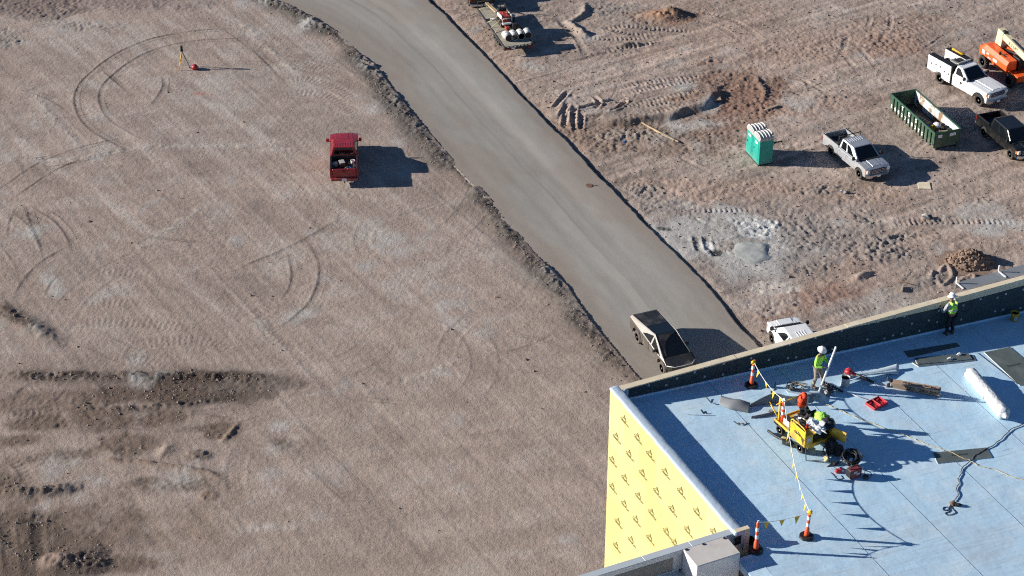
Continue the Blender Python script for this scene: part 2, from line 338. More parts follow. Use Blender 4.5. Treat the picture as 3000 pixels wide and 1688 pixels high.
def stamp(pts, half=1.6, step=0.2, smooth=True):
    w = W2(pts)
    c = np.array([v[:2] for v in cr([(a, b, 0) for a, b in w], 14)]) if smooth and len(w) > 2 else w
    seg = np.linalg.norm(np.diff(c, axis=0), axis=1); s = np.concatenate([[0], np.cumsum(seg)]); Lt = s[-1]
    ss = np.arange(0, Lt + step, step); qx = np.interp(ss, s, c[:, 0]); qy = np.interp(ss, s, c[:, 1])
    tx, ty = np.gradient(qx), np.gradient(qy); n = np.hypot(tx, ty) + 1e-9; tx /= n; ty /= n
    D = np.full(X.shape, 1e3); S = np.zeros(X.shape)
    for x, y, a, b, q in zip(qx, qy, tx, ty, ss):
        i0, i1 = np.searchsorted(gX, [x - half, x + half]); j0, j1 = np.searchsorted(gY, [y - half, y + half])
        if i1 <= i0 or j1 <= j0: continue
        dx, dy = X[j0:j1, i0:i1] - x, Y[j0:j1, i0:i1] - y
        al, la = dx * a + dy * b, -dx * b + dy * a
        v = D[j0:j1, i0:i1]; u = S[j0:j1, i0:i1]
        ok = (np.abs(al) <= step * 0.75) & (np.abs(la) < np.abs(v)); v[ok] = la[ok]; u[ok] = q + al[ok]
    return D, S, Lt
def track(pts, gauge=0.0, w=0.22, depth=0.04, lug=0.34, lugd=0.02, dark=0.12, edge=0.0, col=None, fade=2.0, chev=1.5):
    lotx = P(*pts[len(pts) // 2]).x < float(_ext(np.array([P(*pts[len(pts) // 2]).y]), ROAD_L)[0])
    if lotx: depth, lugd, dark = depth * .6, lugd * .5, dark * .9
    else: lugd *= .7; depth *= .85
    D, S, Lt = stamp(pts, gauge / 2 + 1.0); f = np.clip(np.minimum(S, Lt - S) / fade, 0, 1) * (D < 100)
    for o in ((-gauge / 2, gauge / 2) if gauge else (0.0,)):
        e = D - o; g = np.exp(-(e / w) ** 4) * f
        Z[...] += -depth * g + depth * 0.7 * np.exp(-((np.abs(e) - 1.35 * w) / (0.4 * w)) ** 2) * f
        if lugd: Z[...] += lugd * np.sin(2 * np.pi * S / lug + chev * np.abs(e) / w) * g
        if dark: shade(1 - dark * g * np.clip(0.7 + 0.5 * n_sm, 0, 1.4))
        if col is not None: tint(0.5 * g, col)
        if edge: shade(1 - edge * np.exp(-((np.abs(e) - w) / 0.06) ** 2) * f * 1.6 * np.clip(0.85 + 0.5 * n_sm + 0.3 * n_xf, 0, 1.25))
def ridge(pts, w=0.35, h=0.12, col=DARKSOIL, k=0.8, rough=0.06, cw=1.3, off=0.0, fade=1.0, wob=0.0):
    D, S, Lt = stamp(pts, w * 4 + 1); f = np.clip(np.minimum(S, Lt - S) / fade, 0, 1) * (D < 100)
    e = D - off + wob * n_mid
    g = np.exp(-(e / w) ** 2) * f
    Z[...] += h * g * np.clip(1 + 0.3 * n_mid + 0.15 * n_sm, 0.3, 2) + rough * 0.4 * g * (0.6 * n_fine + 0.8 * n_xf)
    tint(k * np.exp(-(e / (w * cw)) ** 2) * f * np.clip(0.9 + 0.22 * n_sm + 0.2 * n_fine + 0.2 * n_xf, 0, 1.2), col)
def patch(px, py, rx, ry, ang, col, k=0.7, h=0.0, rough=0.0, edge=0.35, seed=0, rag=1.0):
    p = P(px, py); a = R(ang); dx, dy = X - p.x, Y - p.y
    u = (dx * math.cos(a) + dy * math.sin(a)) / rx; v = (-dx * math.sin(a) + dy * math.cos(a)) / ry
    m = sst(1.0 + edge, 1.0 - edge, np.hypot(u, v) + rag * (0.22 * n_mid + 0.16 * n_sm + 0.06 * n_fine + .03 * n_xf))
    if k: tint(k * m, col)
    if h or rough: Z[...] += h * m + rough * m * (0.14 * n_fine + 0.32 * n_xf + 0.04 * n_sm)
    return m
RZ = 0.085
def inside(pts):
    w = W2(pts); r = np.zeros(X.shape, bool)
    for (x0, y0), (x1, y1) in zip(w, np.roll(w, -1, 0)):
        with np.errstate(divide='ignore', invalid='ignore'):
            r ^= ((y0 > Y) != (y1 > Y)) & (X < (x1 - x0) * (Y - y0) / (y1 - y0) + x0)
    return r
# windrow of dark soil along the road's left edge
bw = 0.62 + 0.12 * n_mid
bcol = sst(90, 108, Y)
berm = np.exp(-(((DL - 0.75) / np.clip(bw, 0.35, 1.2)) ** 2)) * np.clip(1 + 0.35 * n_mid + 0.2 * n_sm, 0.3, 1.6)
ramp = 0.35 + 0.65 * sst(100, 112, Y)
Z += berm * 0.11 * ramp + 0.022 * berm * (n_fine + n_xf) - 0.03 * berm * bcol * np.clip(np.sin((X * .75 + Y * .66) * 2 * np.pi / .9 + 2 * n_mid), 0, 1) * sst(0, 1, n_big)
tint(np.exp(-(((DL - 1.0 - .2 * n_mid) / 0.90) ** 2)) * np.clip(0.95 + 0.2 * n_mid + 0.12 * n_sm + .1 * n_xf, 0, 1) * (0.2 + 0.80 * bcol), (0.046, 0.041, 0.038))
Z += (RZ + 0.05 - 0.02) * np.exp(-(np.clip(DL - .55, 0, 9) / 0.9) ** 2) * (DL > -0.2)
tint(0.6 * np.exp(-(((DL - 0.4) / 0.6) ** 2)) * (1 - bcol), BROWN)
tint(0.25 * sst(4.0, 1.2, DL) * left * bcol * np.clip(0.5 + 0.6 * n_mid, 0, 1), GREY)
# right verge: a drop below the slab, tan spill and grey crushed rock
Z += -0.04 * np.exp(-((DR - 0.15) / 0.35) ** 2) * (DR > -0.4)
tint(0.55 * np.exp(-((DR - 1.0) / 1.0) ** 2) * sst(118, 128, Y) * np.clip(0.7 + 0.4 * n_mid, 0, 1), (0.42, 0.30, 0.225))
tint(0.5 * np.exp(-((DR - 1.6) / 1.3) ** 2) * sst(128, 118, Y) * np.clip(0.6 + 0.5 * n_mid, 0, 1), GREY)
tint(0.55 * np.exp(-((DR - 0.10) / 0.18) ** 2), (0.07, 0.058, 0.05))  # dark line painted in for the shade below the slab's edge
# ---- left lot: turning circles and sweeps
track([(760, 97), (719, 100), (583, 107), (466, 128), (380, 163), (313, 210), (272, 252), (262, 296), (282, 345), (330, 385), (410, 425)], 1.85, 0.22, 0.03, 0.3, 0.012, 0.1, 0.38)
track([(466, 202), (486, 233), (482, 264), (462, 295), (440, 322)], 0, 0.25, 0.025, 0.3, 0.01, 0.08, 0.34)
track([(290, 195), (330, 228), (385, 275)], 0, 0.15, 0.03, 0, 0, 0.2, 0.3)
track([(0, 590), (60, 545), (150, 487), (270, 445), (400, 417)], 1.7, 0.2, 0.02, 0.3, 0.01, 0.08, 0.3)
track([(78, 592), (100, 650), (128, 715), (137, 760)], 0, 0.26, 0.025, 0.3, 0.012, 0.1, 0.36)
track([(95, 598), (170, 645), (208, 695), (228, 745)], 0, 0.28, 0.025, 0.3, 0.012, 0.1, 0.36)
track([(0, 615), (60, 632), (100, 670), (130, 735)], 0, 0.22, 0.02, 0.3, 0.01, 0.08, 0.28)
track([(28, 710), (32, 650), (60, 597)], 0, 0.12, 0.03, 0, 0, 0.2, 0.25)
track([(45, 895), (75, 830), (125, 775), (190, 735), (240, 712)], 0, 0.3, 0.03, 0.3, 0.01, 0.1, 0.32)
track([(132, 880), (150, 835), (185, 795)], 0, 0.14, 0.03, 0, 0, 0.18, 0.25)
track([(905, 695), (940, 755), (946, 810), (922, 880), (878, 925), (820, 970)], 0, 0.28, 0.03, 0.3, 0.015, 0.1, 0.36)
track([(848, 730), (864, 790), (858, 840), (830, 885)], 0, 0.24, 0.025, 0.3, 0.012, 0.08, 0.32)
track([(700, 790), (800, 752), (880, 715), (960, 670), (1010, 640)], 0, 0.3, 0.03, 0.3, 0.014, 0.12, 0.2)
for q in ([(380, 1075), (400, 1022), (460, 1003), (600, 998), (690, 1032)], [(200, 955), (300, 945), (430, 948), (600, 962)], [(215, 900), (330, 888), (440, 895)], [(320, 1065), (420, 1052), (520, 1080)],
          [(250, 805), (330, 800), (470, 803)], [(800, 240), (900, 232), (990, 262), (1060, 310)], [(810, 278), (900, 272), (980, 290), (1070, 350)], [(840, 180), (910, 190), (1000, 215)],
          [(180, 85), (230, 78), (300, 68)], [(1090, 640), (1060, 700), (1085, 760)], [(690, 960), (780, 905), (840, 880)], [(1300, 1060), (1330, 980), (1420, 900)], [(760, 920), (800, 985), (860, 1010)],
          [(540, 1290), (560, 1400), (590, 1480)], [(700, 1470), (690, 1380), (715, 1300)]):
    track(q, 0.5, 0.28, 0.022, 0.36, 0.024, 0.11)
for q, kk in (([(0, 455), (180, 470), (420, 430), (700, 430), (900, 395)], .5), ([(690, 455), (820, 440), (930, 445)], .6), ([(40, 225), (150, 330), (260, 470)], .45), ([(620, 40), (760, 120), (900, 230)], .5),
              ([(560, 5), (690, 60), (860, 150)], .45), ([(600, 700), (640, 640), (660, 600)], .6), ([(360, 740), (470, 695), (560, 640), (690, 580)], .5), ([(640, 1580), (760, 1550), (930, 1520)], .7),
              ([(250, 1590), (330, 1560)], .7), ([(400, 1640), (560, 1640)], .6), ([(870, 590), (1010, 560), (1180, 620)], .3), ([(1000, 1160), (1200, 1110), (1400, 1040)], .25)):
    ridge(q, 0.35, 0.01, PALE, kk, 0.02, 1.2, 0, 3.0, 0.25)
for q in ([(380, 1500), (330, 1560), (300, 1640)], [(505, 1485), (560, 1560), (640, 1600)], [(585, 1450), (590, 1520), (650, 1580)], [(690, 1420), (690, 1500)], [(430, 1500), (470, 1580), (520, 1640)]):
    track(q, 0, 0.55, 0.02, 0, 0, 0.0, 0, (0.26, 0.19, 0.14))
rk = random.Random(21)
for _ in range(70):
    x0, y0 = rk.uniform(-40, 1500), rk.uniform(30, 1640); L_ = rk.uniform(80, 330); a = R(rk.choice((rk.uniform(-25, 20), rk.uniform(35, 60)))); bd = rk.uniform(-.5, .5)
    q = [(x0 + math.cos(a + bd * t) * L_ * t, y0 + math.sin(a + bd * t) * L_ * t * .6) for t in (0, .33, .66, 1)]
    track(q, rk.choice((0, 0, 1.7)), rk.uniform(.10, .22), rk.uniform(.008, .03), .32, rk.uniform(.0, .02), rk.uniform(.02, .08), rk.choice((.06, .12, .2, .26)), None, 3.0)
for _ in range(46):
    x0, y0 = rk.uniform(1250, 3000), rk.uniform(-10, 860); L_ = rk.uniform(60, 260); a = R(rk.choice((rk.uniform(-22, 8), rk.uniform(-22, 8), rk.uniform(30, 60), rk.uniform(-70, -40)))); bd = rk.uniform(-.6, .6)
    q = [(x0 + math.cos(a + bd * t) * L_ * t, y0 + math.sin(a + bd * t) * L_ * t * .6) for t in (0, .33, .66, 1)]
    track(q, rk.choice((0, 0, 1.7)), rk.uniform(.1, .26), rk.uniform(.02, .05), .34, rk.uniform(.0, .035), rk.uniform(.03, .1), rk.choice((0, .1)))
for _ in range(26):                                 # long sweeping turns of the grader and the trucks, faint
    cx, cy, rr, a0 = rk.uniform(100, 1250), rk.uniform(250, 1500), rk.uniform(220, 620), rk.uniform(0, 360); sp = rk.uniform(50, 140)
    q = [(cx + rr * math.cos(R(a0 + sp * t / 5)), cy + rr * .6 * math.sin(R(a0 + sp * t / 5))) for t in range(6)]
    track(q, rk.choice((1.7, 1.9, 2.2)), rk.uniform(.16, .3), .012, .34, rk.choice((0, 0, .012)), rk.uniform(.03, .09), rk.choice((0, .08, .16)), None, 6.0)
for _ in range(22):
    cx, cy, rr, a0 = rk.uniform(100, 1250), rk.uniform(250, 1500), rk.uniform(250, 800), rk.uniform(0, 360); sp = rk.uniform(40, 110)
    q = [(cx + rr * math.cos(R(a0 + sp * t / 5)), cy + rr * .6 * math.sin(R(a0 + sp * t / 5))) for t in range(6)]
    ridge(q, rk.uniform(.5, 1.3), .006, rk.choice((PALE, PALE, (.24, .19, .165), (.29, .22, .18))), rk.uniform(.12, .3), 0, 1.1, 0, 6.0, .1)
# dark disturbed soil lower left
ridge([(-40, 1098), (120, 1102), (300, 1101), (480, 1104), (700, 1105), (860, 1110)], 0.45, 0.13, (0.066, 0.050, 0.040), 1.0, 0.08, 1.45, 0, 3.0, 0.05)
patch(570, 1130, 5.6, 1.6, 0, (0.088, 0.066, 0.052), 0.92, 0.02, 0.012, .35, 0, .8)
patch(420, 1150, 3.6, 1.0, 2, (0.12, 0.088, 0.07), 0.9, 0, 0.012, .3, 0, .7)
patch(760, 1128, 2.6, 0.7, 0, (0.17, 0.14, 0.12), 0.6, 0, 0.02)
ridge([(190, 1197), (330, 1196), (430, 1192), (560, 1183), (700, 1160)], 0.26, 0.10, DARKSOIL, 0.8, 0.06, 1.4, 0, 1.5, 0.1)
patch(60, 1185, 3.0, 1.3, 0, (0.15, 0.11, 0.085), 0.65, 0, 0.02); patch(170, 1165, 2.2, 0.6, 0, (0.19, 0.142, 0.115), 0.5, 0, 0.01)
ridge([(-40, 880), (20, 915), (80, 950), (150, 990), (200, 1012)], 0.62, 0.12, (0.095, 0.072, 0.057), 0.95, 0.05, 1.2, 0, 2.0)
for cx, cy, a, b in ((350, 1235, 2.0, 0.9), (370, 1300, 1.6, 0.8), (300, 1220, 1.5, .7), (460, 1225, 1.7, .7), (620, 1252, 1.5, 0.5), (640, 1275, .8, 0.35), (180, 1335, 2.2, .7), (530, 1420, 2.6, 0.8), (430, 1410, 1.5, .5), (95, 1240, 1.6, .6), (820, 1300, 1.2, .6), (345, 1655, 1.6, .6), (60, 1290, 1.2, .5)):
    patch(cx, cy, a * 1.15, b * 1.15, 5, (0.15, 0.112, 0.088), 0.85, 0.0, 0.022, .45)
ridge([(580, 1217), (640, 1222), (700, 1229)], 0.12, 0.10, BROWN, 0.7, 0.03, 1.5)
ridge([(702, 1230), (680, 1262), (643, 1300)], 0.16, 0.16, (0.30, 0.22, 0.16), 0.8, 0.03, 1.2)
ridge([(285, 1345), (380, 1350), (450, 1358), (540, 1372), (610, 1385), (655, 1402)], 0.16, 0.11, BROWN, 0.75, 0.05, 1.4)
ridge([(500, 1293), (485, 1320), (470, 1345)], 0.34, 0.20, (0.33, 0.26, 0.20), 0.7, 0.08); patch(580, 1335, 0.8, 0.7, 0, DARKSOIL, 0.6, 0.10, 0.08); patch(605, 1452, 0.6, .5, 0, BROWN, .6, .06, .05)
ridge([(-40, 1430), (40, 1438), (120, 1436), (190, 1425), (250, 1418)], 0.42, 0.20, DARKSOIL, 0.9, 0.09, 1.3, 0, 1.5, 0.1)
patch(80, 1600, 4.2, 5.0, 8, (0.135, 0.10, 0.078), 0.9, 0, 0.02, .5); patch(100, 1520, 1.1, 0.9, 0, DARKSOIL, .6, 0, .02)
patch(95, 1575, 0.5, 3.2, 6, DARKSOIL, 0.85); patch(170, 1600, 0.45, 2.4, 8, (0.12, 0.09, 0.07), .7)
patch(222, 1655, 1.3, 1.1, 0, (0.09, 0.072, 0.06), 0.9, 0.26, 0.08, 0.6); patch(170, 1645, 0.7, 0.6, 0, (0.30, 0.22, 0.18), .6, 0.15, 0.06, .5)
for q in ([(15, 1490), (25, 1600), (40, 1720)], [(120, 1470), (110, 1560), (130, 1700)], [(0, 1320), (60, 1365), (90, 1420)], [(0, 1215), (120, 1205), (200, 1180)], [(20, 1180), (80, 1140), (140, 1110)], [(240, 1150), (290, 1190)], [(470, 1115), (520, 1160), (560, 1190)], [(350, 1170), (300, 1120), (250, 1110)]):
    track(q, 0.0, 0.34, 0.05, 0.36, 0.05, 0.12, 0.1)
patch(150, 5, 14, 2.0, 0, (0.20, 0.16, 0.145), 0.55, 0, 0.03); patch(60, 20, 6, 2.2, 0, (0.17, 0.13, 0.115), .6, 0, .03)
patch(20, 105, 1.3, 1.8, 0, GREY, 0.5, 0, 0.05); patch(230, 78, 3, 1.0, 0, GREY, .4, 0, .04)
patch(585, 275, 0.5, 0.35, 0, (0.36, 0.17, 0.15), 0.5); patch(620, 278, 0.3, 0.2, 0, (0.42, 0.17, 0.15), 0.5); patch(955, 480, 1.5, 0.9, 0, (0.36, 0.24, 0.20), 0.35)
# ---- right lot
PLAT = [(1745, 352), (1790, 372), (1850, 366), (1920, 357), (2000, 345), (2045, 330), (2080, 308), (2118, 286), (2112, 268), (2075, 262), (2010, 268), (1940, 285), (1860, 300), (1780, 330)]
pm = inside(PLAT)
Dp, _, _ = stamp(PLAT + [PLAT[0]], 1.6, 0.15, False)
sd = np.where(pm, np.minimum(np.abs(Dp), 1.6), -np.minimum(np.abs(Dp), 1.6)); sd = np.where(np.abs(Dp) > 100, np.where(pm, 1.6, -1.6), sd) + 0.12 * n_sm
low = W2([(1900, 330)])[0]
Z += 0.40 * sst(-0.15, 0.5, sd) * (0.9 + 0.1 * n_mid)
tint(0.75 * np.exp(-((sd - 0.0) / 0.38) ** 2) * np.clip(0.8 + 0.3 * n_sm, 0, 1), (0.085, 0.07, 0.06)); tint(0.4 * sst(0.3, .8, sd), (0.30, 0.245, 0.20))  # rim darkened in the colour for the mound's shaded face
patch(1930, 400, 7.5, 2.4, -6, (0.21, 0.15, 0.115), 0.7, 0.0, 0.05); patch(2150, 265, 4.6, 3.8, 0, (0.20, 0.122, 0.088), 0.8, 0, 0.04); patch(2150, 335, 5.0, 2.8, 30, (0.24, 0.145, 0.105), 0.65, 0, 0.02)
patch(1900, 400, 3.0, 0.9, -5, (0.30, 0.26, 0.22), 0.5, 0.04, 0.06); patch(1990, 372, 1.6, 0.5, 0, (0.36, 0.31, 0.26), 0.6, 0.05, 0.06); patch(2060, 372, 1.4, .5, 0, (0.11, .08, .06), .7, .06, .08)
ridge([(2208, 222), (2230, 255), (2240, 275), (2236, 305)], 0.2, 0.18, (0.11, 0.085, 0.07), .7, .06); ridge([(2060, 243), (2105, 262), (2120, 240)], 0.2, .12, GREY, .5, .05)
for q in ([(1790, 262), (1900, 243), (2000, 232), (2100, 216)], [(1800, 280), (1960, 250), (2090, 232)], [(1730, 325), (1800, 328), (1870, 315), (2000, 290), (2080, 275)], [(1840, 330), (1950, 312), (2070, 292)], [(1860, 348), (1960, 332), (2040, 315)],
          [(1700, 112), (1810, 115), (1960, 108)], [(1740, 150), (1850, 138), (1960, 118)], [(1700, 90), (1650, 70), (1640, 40)], [(1730, 95), (1820, 78), (1920, 85), (2060, 95)], [(1740, 70), (1850, 100), (1950, 90)],
          [(2000, 615), (2120, 618), (2250, 612)], [(2590, 660), (2640, 655), (2740, 650), (2900, 652), (3000, 655)], [(2680, 620), (2800, 608)], [(2410, 930), (2500, 905), (2580, 895)], [(2380, 905), (2430, 870)], [(2490, 815), (2560, 780), (2600, 760)]):
    track(q, 0.0, 0.3, 0.05, 0.36, 0.05, 0.06)
for q in ([(1650, 330), (1790, 295), (1812, 300), (1820, 285)], [(1660, 345), (1780, 335), (1830, 300), (1822, 285)], [(1735, 280), (1755, 300), (1740, 320)], [(1685, 305), (1680, 350), (1688, 390)], [(1660, 320), (1652, 370), (1650, 375)], [(1705, 330), (1700, 385)],
          [(1620, 320), (1650, 285), (1670, 265)], [(1640, 345), (1665, 300)], [(1790, 292), (1830, 300), (1805, 330), (1745, 345)]):
    track(q, 0.0, 0.2, 0.12, 0.4, 0.02, 0.1, 0, None, 0.8)
for q, hh in (([(1712, 8), (1710, 40), (1680, 58), (1668, 66), (1700, 95), (1725, 112)], .28), ([(1790, 142), (1860, 133), (1945, 126)], .2), ([(1700, 165), (1800, 152), (1880, 150)], .10), ([(2560, 790), (2530, 805), (2490, 822)], .22), ([(1990, 320), (2010, 330)], .1), ([(2360, 290), (2480, 285), (2580, 280)], .06)):
    ridge(q, 0.28, hh, (0.20, 0.17, 0.145), .5, .06)
for cx, cy, a, b, an, c_, k_ in ((1940, 52, 3.0, 1.3, 0, (0.33, 0.19, 0.12), .7), (1985, 48, 1.5, 1.0, 0, (0.13, 0.10, 0.085), .7), (1780, 25, 3, 1.2, 0, GREY, .5), (1830, 60, 3, 1.2, -10, GREY, .4), (2440, 130, 9, 3, 20, (0.34, 0.235, 0.18), .4), (2560, 140, 3, 1.5, 30, RED, .4),
                                (2390, 880, 4.0, 1.6, 10, (0.27, 0.155, 0.115), .55), (2520, 740, 3, 1.2, 10, (0.33, 0.22, .165), .4), (2060, 560, 4, 1.5, 0, (0.35, 0.24, 0.18), .4), (2480, 560, 4, 1.2, 0, (0.35, 0.25, 0.19), .4), (2700, 700, 5, 1.5, 0, (0.33, 0.24, 0.19), .4), (2360, 320, 4, 2, 15, (0.30, .19, .14), .4)):
    patch(cx, cy, a, b, an, c_, k_, 0.03, 0.025)
patch(1945, 50, 1.4, 0.7, 0, (0.36, 0.21, 0.13), 0.7, 0.35, 0.08, .5); patch(1982, 42, 0.8, 0.6, 0, DARKSOIL, 0.7, 0.3, 0.1, .5)
for cx, cy, a, b, an in ((2300, 700, 6.5, 3.6, 0), (1960, 600, 3, 1.2, -30), (2440, 700, 4, 2.4, 0), (1900, 610, 1.3, .7, 0)): patch(cx, cy, a, b, an, (0.235, 0.215, 0.20), 0.42, 0, 0.03)
# concrete washout
wr = sst(.15, .9, np.exp(-(((X - P(2130, 700).x) / 5.4) ** 2 + ((Y - P(2130, 700).y) / 4.2) ** 2)) * 1.25 + .22 * n_mid + .14 * n_sm + .05 * n_xf - .1)
Z -= .85 * wr * RN; tint(.85 * wr, (0.35, 0.342, 0.322)); tint(.5 * wr * sst(.2, 1.2, n_sm + .5 * n_mid), (0.46, 0.445, 0.42)); tint(.5 * wr * sst(.6, 1.6, fnoise(31, .6)), (0.16, 0.145, 0.13))
for cx, cy, a, b, an, c_, k_ in ((2010, 665, 1.2, 1.5, 10, (0.43, 0.405, 0.375), .8), (2040, 700, 1.3, .9, -20, (0.50, 0.48, 0.45), .8), (2120, 665, 1.9, 1.4, 0, (0.36, 0.35, 0.325), .85), (2165, 640, 1.3, .6, 10, (0.52, 0.51, 0.48), .8), (2215, 676, 1.0, 1.3, 25, (0.52, 0.525, 0.51), .85),
                                 (2228, 655, .8, .5, 0, (0.52, 0.525, 0.51), .85), (2095, 725, 1.0, .8, 0, (0.55, 0.55, 0.53), .85), (2205, 782, 1.6, .5, -20, (0.50, 0.48, 0.45), .75), (2260, 720, 1.3, .5, -30, (0.46, 0.44, 0.41), .6), (2140, 720, 1.1, .6, -20, (0.27, 0.22, 0.185), .7), (2263, 840, 1.7, 1.1, 10, (0.52, 0.48, 0.43), .7), (2240, 890, 2.2, 1.0, 0, (0.42, 0.38, 0.345), .5), (2140, 785, .4, .7, 0, (0.35, 0.34, 0.32), .6)):
    patch(cx, cy, a, b, an, c_, k_, 0.0, 0.012, 0.28)
track([(2052, 690), (2058, 715), (2066, 738)], 0.66, 0.24, 0.06, 0.36, 0.035, 0.45, 0.3, None, 0.3)
patch(2108, 742, .5, .35, -30, (0.03, .03, .03), .9, -.1); patch(1945, 672, .9, .3, -20, (0.05, .05, .05), .85, .06, .08)
for q in ([(2750, 800), (2772, 778), (2790, 808), (2760, 832), (2747, 812), (2750, 800)], [(2815, 832), (2812, 820), (2850, 805), (2855, 818)], [(2735, 790), (2725, 820)]):
    ridge(q, 0.13, 0.16, (0.30, 0.23, 0.185), .5, .04, 1.3, 0, .3)
for cx, cy in ((2550, 655), (2640, 690), (2530, 630), (2600, 700), (2660, 740), (2700, 830), (2720, 815), (2760, 640), (2880, 590), (2300, 760), (2350, 790), (2420, 770), (1890, 560), (2400, 560)):
    patch(cx, cy, 1.1, .5, 20, GREY, .4, 0.02, 0.06)
patch(2838, 772, 2.2, 1.2, 0, (0.27, 0.20, 0.16), .7, 0.1, .05)
Z[...] *= _win
on_road = (DL < 0.05) & (DR < 0.05)
Z = np.where(on_road, -0.25, Z)
C[...] = np.clip(C, 0.02, 0.8)
def grid_mesh(name, gX_, gY_, Zv, Cv, uv=None):
    ny, nx = Zv.shape; me = bpy.data.meshes.new(name)
    XX, YY = (np.meshgrid(gX_, gY_) if np.ndim(gX_) == 1 else (gX_, gY_))
    co = np.stack([XX, YY, Zv], -1).reshape(-1, 3).astype(np.float32)
    i = np.arange(ny * nx).reshape(ny, nx)
    q = np.stack([i[:-1, :-1], i[:-1, 1:], i[1:, 1:], i[1:, :-1]], -1).reshape(-1, 4).astype(np.int32)
    me.vertices.add(len(co)); me.vertices.foreach_set("co", co.ravel())
    me.loops.add(q.size); me.loops.foreach_set("vertex_index", q.ravel())
    me.polygons.add(len(q)); me.polygons.foreach_set("loop_start", np.arange(0, q.size, 4, dtype=np.int32))
    me.update(calc_edges=True)
    me.polygons.foreach_set("use_smooth", np.ones(len(q), bool))
    if Cv is not None:
        a = me.color_attributes.new("Col", 'FLOAT_COLOR', 'POINT')
        a.data.foreach_set("color", np.concatenate([Cv.reshape(-1, 3), np.ones((ny * nx, 1))], 1).astype(np.float32).ravel())
    if uv is not None:
        b = me.attributes.new("along", 'FLOAT_VECTOR', 'POINT'); b.data.foreach_set("vector", uv.reshape(-1, 3).astype(np.float32).ravel())
    me.validate(); return me
def dirt_mat(name, grain=1.0, bumpd=0.05):
    m = bpy.data.materials.new(name); m.use_nodes = True; nt = m.node_tree; N = nt.nodes; L = nt.links; b = N["Principled BSDF"]
    b.inputs["Roughness"].default_value = 0.95; b.inputs["Specular IOR Level"].default_value = 0.15
    at = N.new("ShaderNodeAttribute"); at.attribute_name = "Col"; tc = N.new("ShaderNodeTexCoord"); out = at.outputs["Color"]
    for sc, det, lo, hi, a, z in ((0.9, 8, .3, .7, 1 - .07 * grain, 1 + .07 * grain), (5.5, 6, .3, .7, 1 - .10 * grain, 1 + .09 * grain), (17, 2, .34, .66, 1 - .11 * grain, 1 + .10 * grain)):
        n = N.new("ShaderNodeTexNoise"); n.inputs["Scale"].default_value = sc; n.inputs["Detail"].default_value = det; n.inputs["Roughness"].default_value = 0.65
        L.new(tc.outputs["Object"], n.inputs["Vector"])
        mp = N.new("ShaderNodeMapRange"); mp.inputs[1].default_value, mp.inputs[2].default_value, mp.inputs[3].default_value, mp.inputs[4].default_value = lo, hi, a, z
        L.new(n.outputs[0], mp.inputs[0])
        x = N.new("ShaderNodeMix"); x.data_type = 'RGBA'; x.blend_type = 'MULTIPLY'; x.inputs[0].default_value = 1.0
        L.new(out, x.inputs[6]); L.new(mp.outputs[0], x.inputs[7]); out = x.outputs[2]
    n = N.new("ShaderNodeTexNoise"); n.inputs["Scale"].default_value = 10.0; n.inputs["Detail"].default_value = 2; L.new(tc.outputs["Object"], n.inputs["Vector"])
    mp = N.new("ShaderNodeMapRange"); mp.inputs[1].default_value, mp.inputs[2].default_value, mp.inputs[3].default_value, mp.inputs[4].default_value = .64, .72, 1.0, 1 - .30 * grain
    L.new(n.outputs[0], mp.inputs[0]); x = N.new("ShaderNodeMix"); x.data_type = 'RGBA'; x.blend_type = 'MULTIPLY'; x.inputs[0].default_value = 1.0
    L.new(out, x.inputs[6]); L.new(mp.outputs[0], x.inputs[7]); out = x.outputs[2]
    L.new(out, b.inputs["Base Color"])
    prev = None
    for sc, d in ((4.0, bumpd * 0.9), (14, bumpd * 0.5)):
        n = N.new("ShaderNodeTexNoise"); n.inputs["Scale"].default_value = sc; n.inputs["Detail"].default_value = 7; n.inputs["Roughness"].default_value = 0.62
        L.new(tc.outputs["Object"], n.inputs["Vector"])
        p = N.new("ShaderNodeBump"); p.inputs["Strength"].default_value = 1.0; p.inputs["Distance"].default_value = d
        L.new(n.outputs[0], p.inputs["Height"])
        if prev: L.new(prev, p.inputs["Normal"])
        prev = p.outputs[0]
    L.new(prev, b.inputs["Normal"]); M[name] = m; return m
dirt_mat("dirt", 1.0, 0.05)
gme = grid_mesh("ground", gX, gY, Z, C); gme.materials.append(M["dirt"])
ground = link("ground", gme); tag(ground, "bare graded dirt lot with tyre tracks and windrows", None, None, "structure")
def gz(x, y):
    i = int(np.clip(np.searchsorted(gX, x), 0, len(gX) - 1)); j = int(np.clip(np.searchsorted(gY, y), 0, len(gY) - 1)); return float(Z[j, i])
# ---------------------------------------------------------------- road: a dusty slab standing a hand above the right lot
RZ = 0.085
ry = np.arange(74.0, 170.0, 0.25); rt = np.linspace(0, 1, 70)
ax_, bx_ = _ext(ry, ROAD_L) - 0.6, _ext(ry, ROAD_R)
jit = np.cumsum(np.random.default_rng(5).standard_normal(len(ry))) ; jit = (jit - np.convolve(np.pad(jit, 20, 'edge'), np.ones(41) / 41, 'valid')) * 0.03
RX = ax_[:, None] * (1 - rt) + (bx_ + jit)[:, None] * rt; RY = np.repeat(ry[:, None], len(rt), 1)
rng = np.random.default_rng(9); wid = (bx_ - ax_)[:, None] * np.ones_like(RX) * 0.88
T = RX * 0 + rt[None, :] * wid; Sg = RY * 1.18
def snz(seed, ss, st):                             # noise in slab coordinates
    f = np.fft.fft2(np.random.default_rng(seed).standard_normal(RX.shape)); ky = np.fft.fftfreq(RX.shape[0], .3) * 2 * np.pi; kx = np.fft.fftfreq(RX.shape[1], .15) * 2 * np.pi
    kx, ky = np.meshgrid(kx, ky); r = np.real(np.fft.ifft2(f * np.exp(-.5 * ((kx * st) ** 2 + (ky * ss) ** 2)))); return r / r.std()
